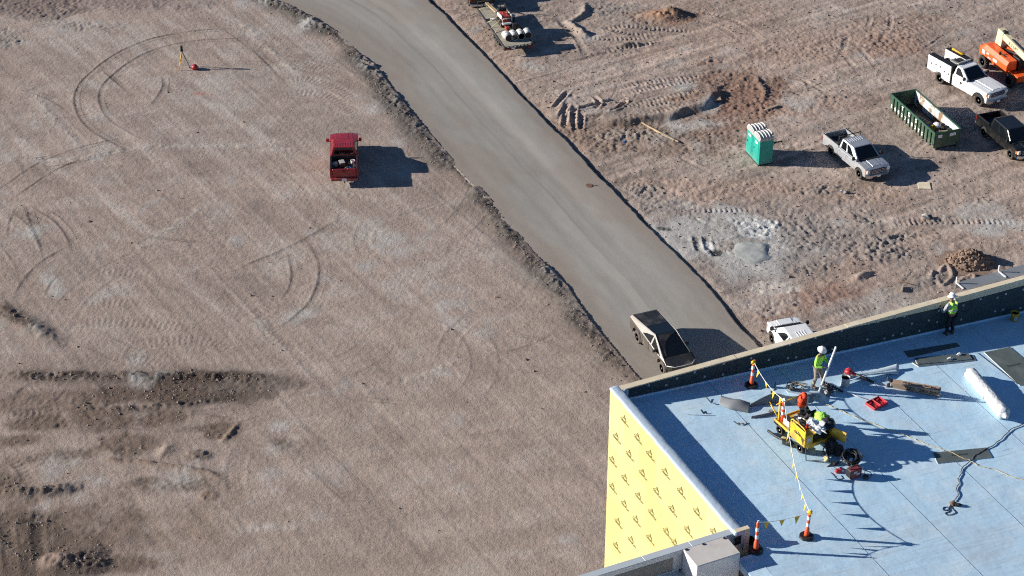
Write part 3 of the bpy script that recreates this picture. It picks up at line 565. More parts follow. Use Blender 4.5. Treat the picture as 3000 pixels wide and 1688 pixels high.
RC = np.array([0.292, 0.278, 0.252])[None, None, :] * np.ones(RX.shape + (1,))
RC *= np.clip(1 + 0.035 * snz(1, 14, .25) + 0.03 * snz(2, 25, .7) + 0.02 * snz(12, 10, .15) + 0.025 * snz(3, 1.5, 1.0), .6, 1.4)[..., None]
edge = np.clip(np.exp(-((T - 0.9) / 1.1) ** 2) + np.exp(-((wid - T) / 0.9) ** 2) + 0.2 * snz(4, 6, .8), 0, 1)
RC = RC * (1 - .45 * edge[..., None]) + np.array([0.25, 0.196, 0.16]) * .45 * edge[..., None]
br = np.clip(sst(104, 97, RY) * .7 + .15 * snz(6, 5, 1), 0, .75)[..., None]; RC = RC * (1 - br) + np.array([0.262, 0.212, 0.175]) * br
bd_ = (sst(.6, 2.0, snz(21, 3.0, 1.3) + .6 * snz(22, .8, .5)) * .35)[..., None]; RC = RC * (1 - bd_) + np.array([0.255, 0.205, 0.168]) * bd_
cl = sst(0.5, 1.5, snz(7, 18, .5)) * .12; RC *= (1 + cl)[..., None]
for tt, k in ((0.50, .22), (0.60, .06), (0.33, .05)):
    RC *= (1 - k * np.exp(-(((T / wid) - tt - 0.004 * snz(8, 3, 2)) * wid / 0.07) ** 2))[..., None]
RZZ = RZ + 0.006 * snz(10, 6, 1.2) + 0.004 * snz(11, .6, .3)
RXX = np.concatenate([RX[:, :1], RX, RX[:, -1:]], 1); RYY = np.concatenate([RY[:, :1], RY, RY[:, -1:]], 1)
RZZ = np.concatenate([np.full((len(ry), 1), -.3), RZZ, np.full((len(ry), 1), -.3)], 1); RC = np.concatenate([RC[:, :1] * .3, RC, RC[:, -1:] * .3], 1)
dirt_mat("road_surface", 0.30, 0.008)
rme = grid_mesh("road", RXX, RYY, RZZ, RC); rme.materials.append(M["road_surface"])
tag(link("road", rme), "dusty grey paved road crossing the dirt lot", None, None, "structure")
# ---------------------------------------------------------------- loose clods and stones
rs = np.random.default_rng(3)
def scatter(name, n, rmin, rmax, weight, m, label):
    mb = MB(); k = 0; w_ = weight / weight.max(); ys, xs = np.where(w_ > 0.02); pr = w_[ys, xs]; pr = pr / pr.sum()
    for q in rs.choice(len(ys), n, p=pr):
        x, y = gX[xs[q]] + rs.uniform(-.06, .06), gY[ys[q]] + rs.uniform(-.08, .08); r = rmin * (rmax / rmin) ** (rs.random() ** 2.2)
        j = rs.uniform(.6, 1.3, 6) * r; a = rs.uniform(0, 3.14); c_, s_ = math.cos(a), math.sin(a); z = Z[ys[q], xs[q]]
        V = [(x + c_ * j[0], y + s_ * j[0], z + .1 * r), (x - s_ * j[1], y + c_ * j[1], z), (x - c_ * j[2], y - s_ * j[2], z + .2 * r), (x + s_ * j[3], y - c_ * j[3], z), (x, y, z + j[4] * .8), (x, y, z - r * .3)]
        mb.add(V, [[0, 1, 4], [1, 2, 4], [2, 3, 4], [3, 0, 4], [1, 0, 5], [2, 1, 5], [3, 2, 5], [0, 3, 5]])
    o = mb.build(name, m); tag(o, label, None, None, "stuff"); return o
core = _win * (~on_road)
dens = core * (0.035 + 0.45 * right + 1.2 * np.exp(-((DL - .8) / .7) ** 2)); lum = C.mean(-1); dens += core * 2.0 * sst(.16, .08, lum)
scatter("pebbles", 16000, 0.025, 0.10, dens, "pebble", "small loose pebbles and dirt crumbs over the lot")
scatter("loose_clods", 700, 0.06, 0.17, core * (0.02 + .16 * right + 0.5 * sst(.13, .08, lum)), "clod", "loose dirt clods along the windrows and in the right lot")

# ---------------------------------------------------------------- the building: roof, parapets, yellow boarded wall
ZT = 27.5
_A, _B = P(1822, 1129, ZT), P(2777, 866, ZT)
U2 = Vector((_B.x - _A.x, _B.y - _A.y, 0)).normalized(); V2 = Vector((U2.y, -U2.x, 0))
_L0 = P(1970, 1349, ZT)
CN = _A + U2 * (_L0 - _A).dot(U2); CN.z = 0          # far left outer corner, at the ground
BRZ = math.atan2(U2.y, U2.x)
def LB(p): d = Vector(p) - CN; return Vector((d.dot(U2), d.dot(V2), p[2]))       # world -> (a along far wall, b towards near side, z)
def WB(a, b, z): return CN + U2 * a + V2 * b + Vector((0, 0, z))
def roof_z(a, b=0.0): return ZT - (0.47 + 0.064 * min(max(a, 0), 24.0))
def Pr(px, py, dz=0.0):                              # point of the roof surface seen at a photograph pixel
    z = ZT - 1.0
    for _ in range(12):
        p = P(px, py, z); z = roof_z(LB(p).x) + dz
    return P(px, py, z)
bld = thing("building", "tall building with pale blue roof and yellow boarded side wall", "building", CN, BRZ)
def bbox_(mb, a0, a1, b0, b1, z0, z1, mi=0, bev=0.0):
    return mb.box(((a0 + a1) / 2, -(b0 + b1) / 2, (z0 + z1) / 2), (a1 - a0, b1 - b0, z1 - z0), 0, mi, bev)
W_L = 0.36; W_F = 0.27; B_END = LB(P(2141, 1553, ZT)).y; BB0 = LB(P(1777, 1653, ZT - .05)).y * .5 + LB(P(2120, 1561, ZT - .05)).y * .5
mb = MB(); bbox_(mb, 0.0, W_L - .03, 0.0, B_END + .2, 0, ZT - .14); bbox_(mb, 0.2, W_L - .03, B_END + .2, B_END + 36, 0, roof_z(0) - .6); bbox_(mb, W_L - .03, 42, 0.0, W_F - .04, 0, ZT - .05)
bbox_(mb, W_L - .03, 42, W_F - .04, B_END + 36, 0, roof_z(42) - 1.0); mb.build("wall", "concrete_wall", bld)
# roof membrane: wide sheets, each lapped over the next with a fine open seam
def roof_mat():
    m = mat("roof_membrane", (0.50, 0.72, 0.88), 0.5, var=0.06, scale=0.9, bump=0.0, spec=0.35)
    nt = m.node_tree; N = nt.nodes; L = nt.links; b = N["Principled BSDF"]; src = b.inputs["Base Color"].links[0].from_socket
    tc = N.new("ShaderNodeTexCoord"); prev = src
    def layer(vec_scale, sc, lo, hi, colr, k, det=8, rot=0.0):
        nonlocal prev
        mpn = N.new("ShaderNodeMapping"); mpn.inputs["Scale"].default_value = vec_scale; mpn.inputs["Rotation"].default_value = (0, 0, rot); L.new(tc.outputs["Object"], mpn.inputs[0])
        n = N.new("ShaderNodeTexNoise"); n.inputs["Scale"].default_value = sc; n.inputs["Detail"].default_value = det; n.inputs["Roughness"].default_value = 0.6; L.new(mpn.outputs[0], n.inputs["Vector"])
        r = N.new("ShaderNodeMapRange"); r.inputs[1].default_value, r.inputs[2].default_value, r.inputs[4].default_value = lo, hi, k; L.new(n.outputs[0], r.inputs[0])
        x = N.new("ShaderNodeMix"); x.data_type = 'RGBA'; L.new(r.outputs[0], x.inputs[0]); L.new(prev, x.inputs[6]); x.inputs[7].default_value = (*colr, 1); prev = x.outputs[2]
    layer((1, 1, 1), 0.8, .48, .72, (0.64, 0.76, 0.82), 0.8)
    layer((1, 1, 1), 0.45, .52, .72, (0.40, 0.49, 0.56), 0.6)
    layer((1, 1, 1), 14.0, .60, .70, (0.22, 0.27, 0.31), 0.32, 3)
    layer((.35, 5, 1), 2.5, .57, .74, (0.27, 0.31, 0.34), 0.55, 6, R(-8))
    layer((5, .4, 1), 2.0, .62, .76, (0.60, 0.67, 0.71), 0.5, 6)
    g = N.new("ShaderNodeSeparateXYZ"); L.new(tc.outputs["Object"], g.inputs[0])        # scuffed walkway near the front
    r = N.new("ShaderNodeMapRange"); r.inputs[1].default_value, r.inputs[2].default_value = -(B_END - 0.6), -(B_END + 1.6); L.new(g.outputs[1], r.inputs[0])
    mpn = N.new("ShaderNodeMapping"); mpn.inputs["Scale"].default_value = (.25, 6, 1); L.new(tc.outputs["Object"], mpn.inputs[0])
    n = N.new("ShaderNodeTexNoise"); n.inputs["Scale"].default_value = 2.2; n.inputs["Detail"].default_value = 8; L.new(mpn.outputs[0], n.inputs["Vector"])
    r2 = N.new("ShaderNodeMapRange"); r2.inputs[1].default_value, r2.inputs[2].default_value = .35, .7; L.new(n.outputs[0], r2.inputs[0])
    mu = N.new("ShaderNodeMath"); mu.operation = 'MULTIPLY'; L.new(r.outputs[0], mu.inputs[0]); L.new(r2.outputs[0], mu.inputs[1])
    m2 = N.new("ShaderNodeMath"); m2.operation = 'MULTIPLY'; L.new(mu.outputs[0], m2.inputs[0]); m2.inputs[1].default_value = .42
    x = N.new("ShaderNodeMix"); x.data_type = 'RGBA'; L.new(m2.outputs[0], x.inputs[0]); L.new(prev, x.inputs[6]); x.inputs[7].default_value = (0.42, 0.46, 0.48, 1)
    L.new(x.outputs[2], b.inputs["Base Color"])
    bz = N.new("ShaderNodeTexNoise"); bz.inputs["Scale"].default_value = 1.3; bz.inputs["Detail"].default_value = 5; L.new(tc.outputs["Object"], bz.inputs["Vector"])
    bp = N.new("ShaderNodeBump"); bp.inputs["Strength"].default_value = 1; bp.inputs["Distance"].default_value = .03; L.new(bz.outputs[0], bp.inputs["Height"]); L.new(bp.outputs[0], b.inputs["Normal"])
roof_mat()
mat("seam_line", (0.38, 0.50, 0.59), 0.7)
seams = sorted(LB(Pr(*q)).x for q in ((2470, 1545), (2720, 1528), (2900, 1450)))
seams = [W_L] + seams + [seams[-1] + 3.05 * k for k in range(1, 10)]
NB = LB(Pr(2172, 1632)).y
for i in range(len(seams) - 1):
    a0, a1 = seams[i], min(seams[i + 1], 41.9) - .012
    if a1 <= a0: continue
    b0 = W_F + .02; b1 = B_END + 35
    nb = 60; nA = 8; V = []; F = []
    bs = [b0 + (b1 - b0) * (j / nb) for j in range(nb + 1)]
    for b in bs:
        for k in range(nA + 1):
            a = a0 + (a1 - a0) * k / nA
            V.append((a, -b, roof_z(a) + .006 * k / nA + .006 * mnoise.noise(Vector((a * .9, b * .9, 3)))))
    notch = LB(P(2199, 1550, ZT)).x + .01
    for j in range(nb):
        for k in range(nA):
            am, bm_ = a0 + (a1 - a0) * (k + .5) / nA, (bs[j] + bs[j + 1]) / 2
            if am < notch and B_END - .1 < bm_ < NB: continue
            q = j * (nA + 1) + k; F.append([q, q + 1, q + nA + 2, q + nA + 1])
    MB().add(V, F, 0, True).build("membrane_sheet", "roof_membrane", bld)
    if i: 
        s_ = MB(); bbox_(s_, a0 - .010, a0 + .008, b0, b1, roof_z(a0) - .05, roof_z(a0) + .011); s_.build("membrane_seam", "seam_line", bld)
# left parapet: membrane wrapped cap and inner upstand
V = []; F = []; nb = 150; prof = [(-.032, -.075), (-.034, -.03), (-.015, .010), (.06, .022), (.18, .026), (.30, .018), (.355, -.01), (.362, -.12), (.362, -.9)]
for j in range(nb + 1):
    b = -.04 + (B_END + .30) * j / nb
    for k, (a, z) in enumerate(prof):
        w = .018 * mnoise.noise(Vector((a * 2, b * 1.7, 0))) + .012 * mnoise.noise(Vector((a * 5, b * 4.5, 7)))
        V.append((a + (w if k in (0, 1, 6, 7) else 0), -b, ZT + z + (.25 * w if 1 < k < 7 else 0)))
n = len(prof)
for j in range(nb):
    for k in range(n - 1): F.append([j * n + k, j * n + k + 1, (j + 1) * n + k + 1, (j + 1) * n + k])
F += [list(range(n)), [nb * n + k for k in range(n)][::-1]]
mat("cap_membrane", (0.40, 0.49, 0.585), 0.45, var=0.05, scale=2, bump=0.02, bscale=4)
MB().add(V, F, 0, True).build("parapet_cap", "cap_membrane", bld)
# yellow sheathing boards on the left wall, each with its printed marks
panels = {}
pw, ph = 1.22, 2.44
def box_panel(b0, b1, z0, z1):
    m_ = MB(); bbox_(m_, -.026, -.002, b0 + .004, b1 - .004, z0 + .004, z1 - .004); return m_.build("wall_board", random.choice(("yellow_board", "yellow_board", "yellow_board_pale", "yellow_board_deep")), bld)
ztop = ZT - .05
for r_ in range(6):
    k = 0; b = .0 if r_ % 2 == 0 else -.61
    while b < BB0 - .01:
        b0, b1 = max(b, 0.0), min(b + pw, BB0 - .004); z1 = ztop - r_ * ph; z0 = z1 - ph
        if b1 - b0 > .05: panels[(r_, k)] = (box_panel(b0, b1, z0, z1), b0, b1, z0, z1)
        b += pw; k += 1
def logo_mesh():
    o = MB(); w, h = .34, .20
    o.add([(-w / 2, 0, 0), (w / 2, 0, 0), (-.01, h, 0)], [[0, 1, 2]], 0)
    ring = [(-.055 + .045 * math.cos(t), .065 + .05 * math.sin(t), .002) for t in [R(q) for q in range(-60, 250, 30)]]
    inn = [(-.055 + .022 * math.cos(t), .065 + .026 * math.sin(t), .002) for t in [R(q) for q in range(-60, 250, 30)]]
    for i in range(len(ring) - 1): o.add([ring[i], ring[i + 1], inn[i + 1], inn[i]], [[0, 1, 2, 3]], 1)
    o.add([(-.03, .045, .002), (.09, -.0, .002), (.05, .0, .002), (-.05, .03, .002)], [[0, 1, 2, 3]], 1)
    o.add([(-.30, -.235, 0), (.20, -.235, 0), (.20, -.215, 0), (-.30, -.215, 0)], [[0, 1, 2, 3]], 2)
    return o.mesh("printed_mark", ["print_olive", "yellow_board", "print_pale"])
LG = logo_mesh(); LT = text_mesh("printed_text", "GlasRoc", 0.20, "print_olive", .25, .006)
z4 = [(770, 20), (1010, 20), (925, 240), (1190, 230), (720, 300), (1090, 450), (1370, 450), (880, 510), (715, 600), (575, 90), (575, 400), (1270, 660), (1560, 690), (1030, 700), (850, 780), (640, 805), (1450, 900), (1205, 920), (795, 1020), (1010, 995), (620, 1085), (1755, 925), (525, 710), (1300, 1050), (512, 1250)]
z1_ = [(315, 895), (225, 1095), (470, 1100), (375, 1310), (625, 1285), (185, 1400), (165, 1340)]
marks = [(1650 + x / 3.958, 1322 + y / 3.958) for x, y in z4] + [(1750 + x / 3.958, 1000 + y / 3.958) for x, y in z1_]
nrm = -U2; pl0 = WB(-.0285, 0, 0)
_seen = []
for px, py in marks:
    if any(abs(px - u) < 14 and abs(py - v) < 14 for u, v in _seen): continue
    _seen.append((px, py))
    p = PP(px, py + 3, pl0, nrm); l = LB(p)
    if not (0.25 < l.y < B_END): continue
    for (pn, b0, b1, z0, z1) in panels.values():
        if b0 <= l.y < b1 and z0 <= l.z < z1: break
    m = Matrix(((0, 0, -1, l.x), (-1, 0, 0, -l.y), (0, 1, 0, l.z), (0, 0, 0, 1)))
    for me, off, nm in ((LG, 0.0, "printed_mark"), (LT, -.11, "printed_text")):
        o = link(nm, me, pn); o.matrix_local = m @ Matrix.Translation((0.0, off, 0))
# far parapet: plywood wall, cap boards, dark boards with washers
apx = lambda px, py: LB(PP(px, py, WB(0, W_F, 0), V2)).x
joints = [W_L + .25, apx(1994, 1120), apx(2157, 1075), apx(2321, 1035), apx(2481, 990), apx(2635, 960), apx(2783, 920), apx(2931, 880)]
joints += [joints[-1] + 2.44 * k for k in range(1, 9)]
g0, g1, g2 = apx(2480, 985), apx(2700, 930), apx(2812, 900)
def gap(a): return 0.0 if a < g0 else (.20 * (a - g0) / (g1 - g0) if a < g1 else min(.2 + .08 * (a - g1) / (g2 - g1), .28))
mb = MB(); bbox_(mb, W_L + .2, 42, W_F - .035, W_F - .002, roof_z(42) - .3, ZT - .045); mb.build("plywood_backing", "plywood", bld)
for i in range(0, 15, 2):
    a0 = joints[i] - .3 if i == 0 else joints[i]; a1 = joints[i + 2] if i + 2 < len(joints) else 42
    m_ = MB(); bbox_(m_, a0, a1 - .008, -.0, W_F + .012, ZT - .04, ZT + .012 * (i % 4 == 0), 0, .006); m_.build("plywood_cap", "plywood", bld)
bpan = []
DT = text_mesh("printed_text", "DensDeck", 0.15, "print_black", .1)
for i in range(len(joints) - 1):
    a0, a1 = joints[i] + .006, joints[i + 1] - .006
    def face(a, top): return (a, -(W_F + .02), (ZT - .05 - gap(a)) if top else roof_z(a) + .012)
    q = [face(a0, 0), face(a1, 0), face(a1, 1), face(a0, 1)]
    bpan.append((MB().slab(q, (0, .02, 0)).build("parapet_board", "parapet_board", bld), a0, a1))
    st = MB(); st.slab([(a0, -(W_F + .045), roof_z(a0) + .065), (a1, -(W_F + .045), roof_z(a1) + .065), (a1, -(W_F + .02), roof_z(a1) + .075), (a0, -(W_F + .02), roof_z(a0) + .075)], (0, -.01, -.12)); st.build("base_flashing", "roof_membrane", bld)
    for k, (fa, fz) in enumerate(((.3, .62), (.68, .35))):
        t = link("printed_text", DT, bpan[-1][0]); a = a0 + (a1 - a0) * fa; h = ZT - .05 - gap(a) - roof_z(a)
        t.matrix_local = Matrix(((1, 0, 0, a), (0, 0, -1, -(W_F + .022)), (0, 1, 0, roof_z(a) + h * fz), (0, 0, 0, 1)))
wz1 = [(595, 510), (800, 510), (925, 430), (1130, 360), (1245, 410), (1455, 385), (1465, 258), (1785, 195), (1775, 320), (1988, 215), (2212, 195), (2233, 40), (2325, 10), (2303, 187)]
wz2 = [(155, 755), (350, 880), (370, 683), (460, 668), (757, 770), (770, 592), (877, 565), (953, 757), (1053, 723), (1077, 517), (1157, 702), (1187, 502), (1273, 587), (1358, 670), (1470, 549), (1565, 570), (1584, 437), (1845, 537), (1870, 375), (2070, 302), (2237, 443), (2265, 285), (2332, 423), (2363, 243), (2530, 405), (2565, 190)]
wm = MB(); wm.cyl((0, 0, 0), (0, -.008, 0), .048, .048, 10); wm.cyl((0, -.008, 0), (0, -.012, 0), .014, .012, 6, 1)
WM = wm.mesh("washer", ["print_grey", "dark_steel"])
for px, py in [(1750 + x / 3.958, 1000 + y / 3.958) for x, y in wz1] + [(2350 + x / 3.958, 800 + y / 3.958) for x, y in wz2]:
    l = LB(PP(px, py, WB(0, W_F + .02, 0), V2))
    for pn, a0, a1 in bpan:
        if a0 <= l.x < a1: link("washer", WM, pn, (l.x, -(W_F + .02), l.z)); break
# membrane tuck at the corner, metal flashing and white brackets outside the far wall
mb = MB(); mb.blob((W_L + .10, -(W_F + .03), ZT - .13), (.13, .05, .17), 4, .3, 2, sm=True); mb.build("corner_wrap", "cap_membrane", bld)
fa = LB(P(2814, 852, ZT - .15)).x
mb = MB(); mb.add([(fa, .60, ZT + .02), (42, .60, ZT + .02), (42, -.02, ZT + .022), (fa, .02, ZT + .022), (42, -.17, ZT + .022)], [[0, 1, 4, 3]]); mb.slab([(fa, .60, ZT + .019), (42, .60, ZT + .019), (42, .60, ZT - .25), (fa, .60, ZT - .25)], (0, .01, 0)); mb.build("metal_flashing", "grey_metal", bld)
for px in (2811, 2938):
    a = LB(P(px, 850 - (px - 2811) * .25, ZT - .15)).x; m_ = MB(); m_.box((a, .34, ZT + .05), (.06, .50, .03)); m_.box((a, .58, ZT + .18), (.045, .045, .30)); m_.build("bracket", "white_plastic", bld)
# near wing: coping wall running left past the yellow wall, its recessed panel, ledge, boxed post and plywood stub
bb0 = BB0; bb1 = BB0 + .30
mb = MB()
for a0, a1 in ((-9.0, -3.40), (-3.40, -1.62), (-1.62, .03)): bbox_(mb, a0, a1 - .004, bb0, bb1, ZT - .25, ZT - .05, 0, .012)
mb.build("coping", "light_metal", bld)
mb = MB(); bbox_(mb, -9, .02, bb0 + .03, bb1 - .03, 0, ZT - .252); mb.build("wing_wall", "light_metal", bld)
pF = WB(0, bb1 - .03, 0)
def onF(px, py, off=0.0): l = LB(PP(px, py, pF, V2)); return (l.x, -(bb1 - .03 + off), l.z)
pe = onF(1972, 1627)[0]
mb = MB(); bbox_(mb, -8.5, pe, bb1 - .03, bb1 - .015, ZT - .86, ZT - .30); mb.build("grey_panel", "panel_grey", bld)
mb = MB(); bbox_(mb, -8.5, pe + .3, bb1 - .03, bb1 + .30, ZT - 1.12, ZT - .98, 0, .01); mb.build("ledge", "light_metal", bld)
mb = MB(); bbox_(mb, pe + .27, pe + .31, bb1 - .025, bb1 - .005, ZT - 1.3, ZT - .9); mb.build("conduit_stub", "dark_steel", bld)
q = [LB(P(x, y, ZT - .05)) for x, y in ((2000, 1607), (2133, 1573.5), (2168, 1622.7), (2040, 1658.4))]
a0, a1 = (q[0].x + q[3].x) / 2, (q[1].x + q[2].x) / 2; b0, b1 = bb1 + .004, (q[2].y + q[3].y) / 2
mb = MB(); bbox_(mb, a0, a1, b0, b1, 12, ZT - .07, 0, .015); post = mb.build("boxed_post", "white_paint", bld); a1_box = a1
mb = MB(); bbox_(mb, a0 + .005, a1 - .005, b0, b1 - .005, ZT - .07, ZT - .045, 0, .008); mb.build("box_lid", "box_lid", bld)
mb = MB()
for fa_, fb in ((.05, .06), (.45, .06), (.93, .08)): mb.box((a0 + (a1 - a0) * fa_, -(b0 + (b1 - b0) * fb), ZT - .03), (.09, .06, .03), .3)
mb.build("clip", "dark_steel", bld)
mb = MB(); bbox_(mb, .02, .24, bb1 - .08, bb1 + .10, ZT - .5, ZT - .12); mb.build("dark_gap", "black_trim", bld)
mb = MB(); q = [LB(P(x, y, ZT)) for x, y in ((2137, 1556), (2190, 1541), (2199, 1550), (2145, 1566))]
sa0, sa1 = max(.035, (q[0].x + q[3].x) / 2), (q[1].x + q[2].x) / 2; sb0, sb1 = min(q[0].y, q[1].y), max(q[2].y, q[3].y)
sb0 = (q[0].y + q[1].y) / 2; sb1 = (q[2].y + q[3].y) / 2
bbox_(mb, sa0, sa1, sb0, sb1, ZT - 1.25, ZT + .03, 0, .01); mb.build("plywood_stub", "plywood", bld)
if a1_box < W_L + .01:
    bx2 = MB(); V = [(a1_box + .004, -NB, roof_z(.3)), (W_L + .02, -NB, roof_z(.3)), (W_L + .02, -(B_END + 30), roof_z(.3)), (a1_box + .004, -(B_END + 30), roof_z(.3))]; bx2.slab(V, (0, 0, -.3)); bx2.build("membrane_sheet", "roof_membrane", bld)
print('BOX', a0, a1_box, W_L, NB, B_END, sa0, sa1, sb0, sb1)
nt_ = MB(); bbox_(nt_, .2, LB(Pr(2194, 1590)).x + .5, B_END - .3, NB + .6, ZT - 1.5, ZT - 1.22); nt_.build("sump_floor", "roof_membrane", bld)
tag(bld)

# ---------------------------------------------------------------- vehicles (local x forward, y left, z up)
_wheels = {}
def wheel(parent, x, y, r=0.39, w=0.27, tyre="rubber", rim="rim_alloy", spokes=6, side=1, lugs=False):
    key = (r, w, tyre, rim, spokes, lugs)
    if key not in _wheels:
        t = MB(); t.lathe([(r * .62, -w / 2), (r * .9, -w / 2), (r * .98, -w * .38), (r, -w * .2), (r, w * .2), (r * .98, w * .38), (r * .9, w / 2), (r * .62, w / 2), (r * .58, w * .3), (r * .58, -w * .3), (r * .62, -w / 2)], axis='Y', n=24)
        if lugs:
            for k in range(18):
                a = 2 * math.pi * k / 18
                for s_ in (-1, 1):
                    m = Matrix.Rotation(a + .08 * s_, 3, 'Y') @ Matrix.Rotation(.5 * s_, 3, 'X'); t.box(m @ Vector((r + .012, s_ * w * .24, 0)), (.05, w * .42, .05), 0, 0, 0, Matrix.Rotation(a, 3, 'Y') @ Matrix.Rotation(.55 * s_, 3, 'X'))
        q = MB(); ro = r * .61
        q.lathe([(ro, w * .42), (ro * .92, w * .42), (ro * .88, w * .2), (ro * .3, w * .16), (0.001, w * .2)], axis='Y', n=20)
        for k in range(spokes):
            a = 2 * math.pi * k / spokes; d = Vector((math.cos(a), 0, math.sin(a)))
            q.box(d * ro * .55 + Vector((0, w * .34 * 1, 0)), (ro * .8, w * .12, ro * .26), 0, 1, 0, Matrix.Rotation(-a, 3, 'Y'))
        q.cyl((0, w * .2, 0), (0, w * .43, 0), ro * .24, ro * .2, 10, 1)
        q.lathe([(ro, -w * .42), (ro * .5, -w * .3), (0.001, -w * .3)], axis='Y', n=16)
        _wheels[key] = (t.mesh("wheel", tyre), q.mesh("rim", ["rim_dark" if spokes else rim, rim]))
    a, b = _wheels[key]
    o = link("wheel", a, parent, (x, y, r)); 
    if side < 0: o.rotation_euler = (0, 0, math.pi)
    link("rim", b, o); return o
def face_patch(mb, cor, poly, off=0.008, mi=0):      # polygon in (s, t) on a four-cornered face, standing proud
    A, B_, C_, D_ = [Vector(c) for c in cor]
    f = lambda s, t: (A * (1 - s) + B_ * s) * (1 - t) + (D_ * (1 - s) + C_ * s) * t
    nr = (B_ - A).cross(D_ - A).normalized(); p = [f(s, t) + nr * off for s, t in poly]
    mb.slab(p, -nr * (off + .01), mi)
RQ = [(.04, .10), (.96, .10), (.96, .9), (.92, .96), (.08, .96), (.04, .9)]
def profile_loft(mb, prof, ys, top, nose, W, crown=.05, sweep=.14, mi=0, pinch=None):
    n = len(prof); V = []; F = []
    for t in ys:
        y = t * W / 2; k = abs(t)
        for i, (x, z) in enumerate(prof):
            V.append((x - (sweep * k ** 3 if i in nose else 0), y, z - (crown * k ** 4 if i in top else 0)))
    m = len(ys)
    for j in range(m - 1):
        for i in range(n): F.append([j * n + i, (j + 1) * n + i, (j + 1) * n + (i + 1) % n, j * n + (i + 1) % n])
    F += [list(range(n))[::-1], [(m - 1) * n + i for i in range(n)]]
    return mb.add(V, F, mi)
def arch(cx, cz, r, n=9, x_dir=-1):                  # arch points from front to back (x decreasing) below the body line
    return [(cx + r * math.cos(R(180) * k / n), cz + r * math.sin(R(180) * k / n)) for k in range(n + 1)]
YS = [-1, -.985, -.9, -.5, 0, .5, .9, .985, 1]
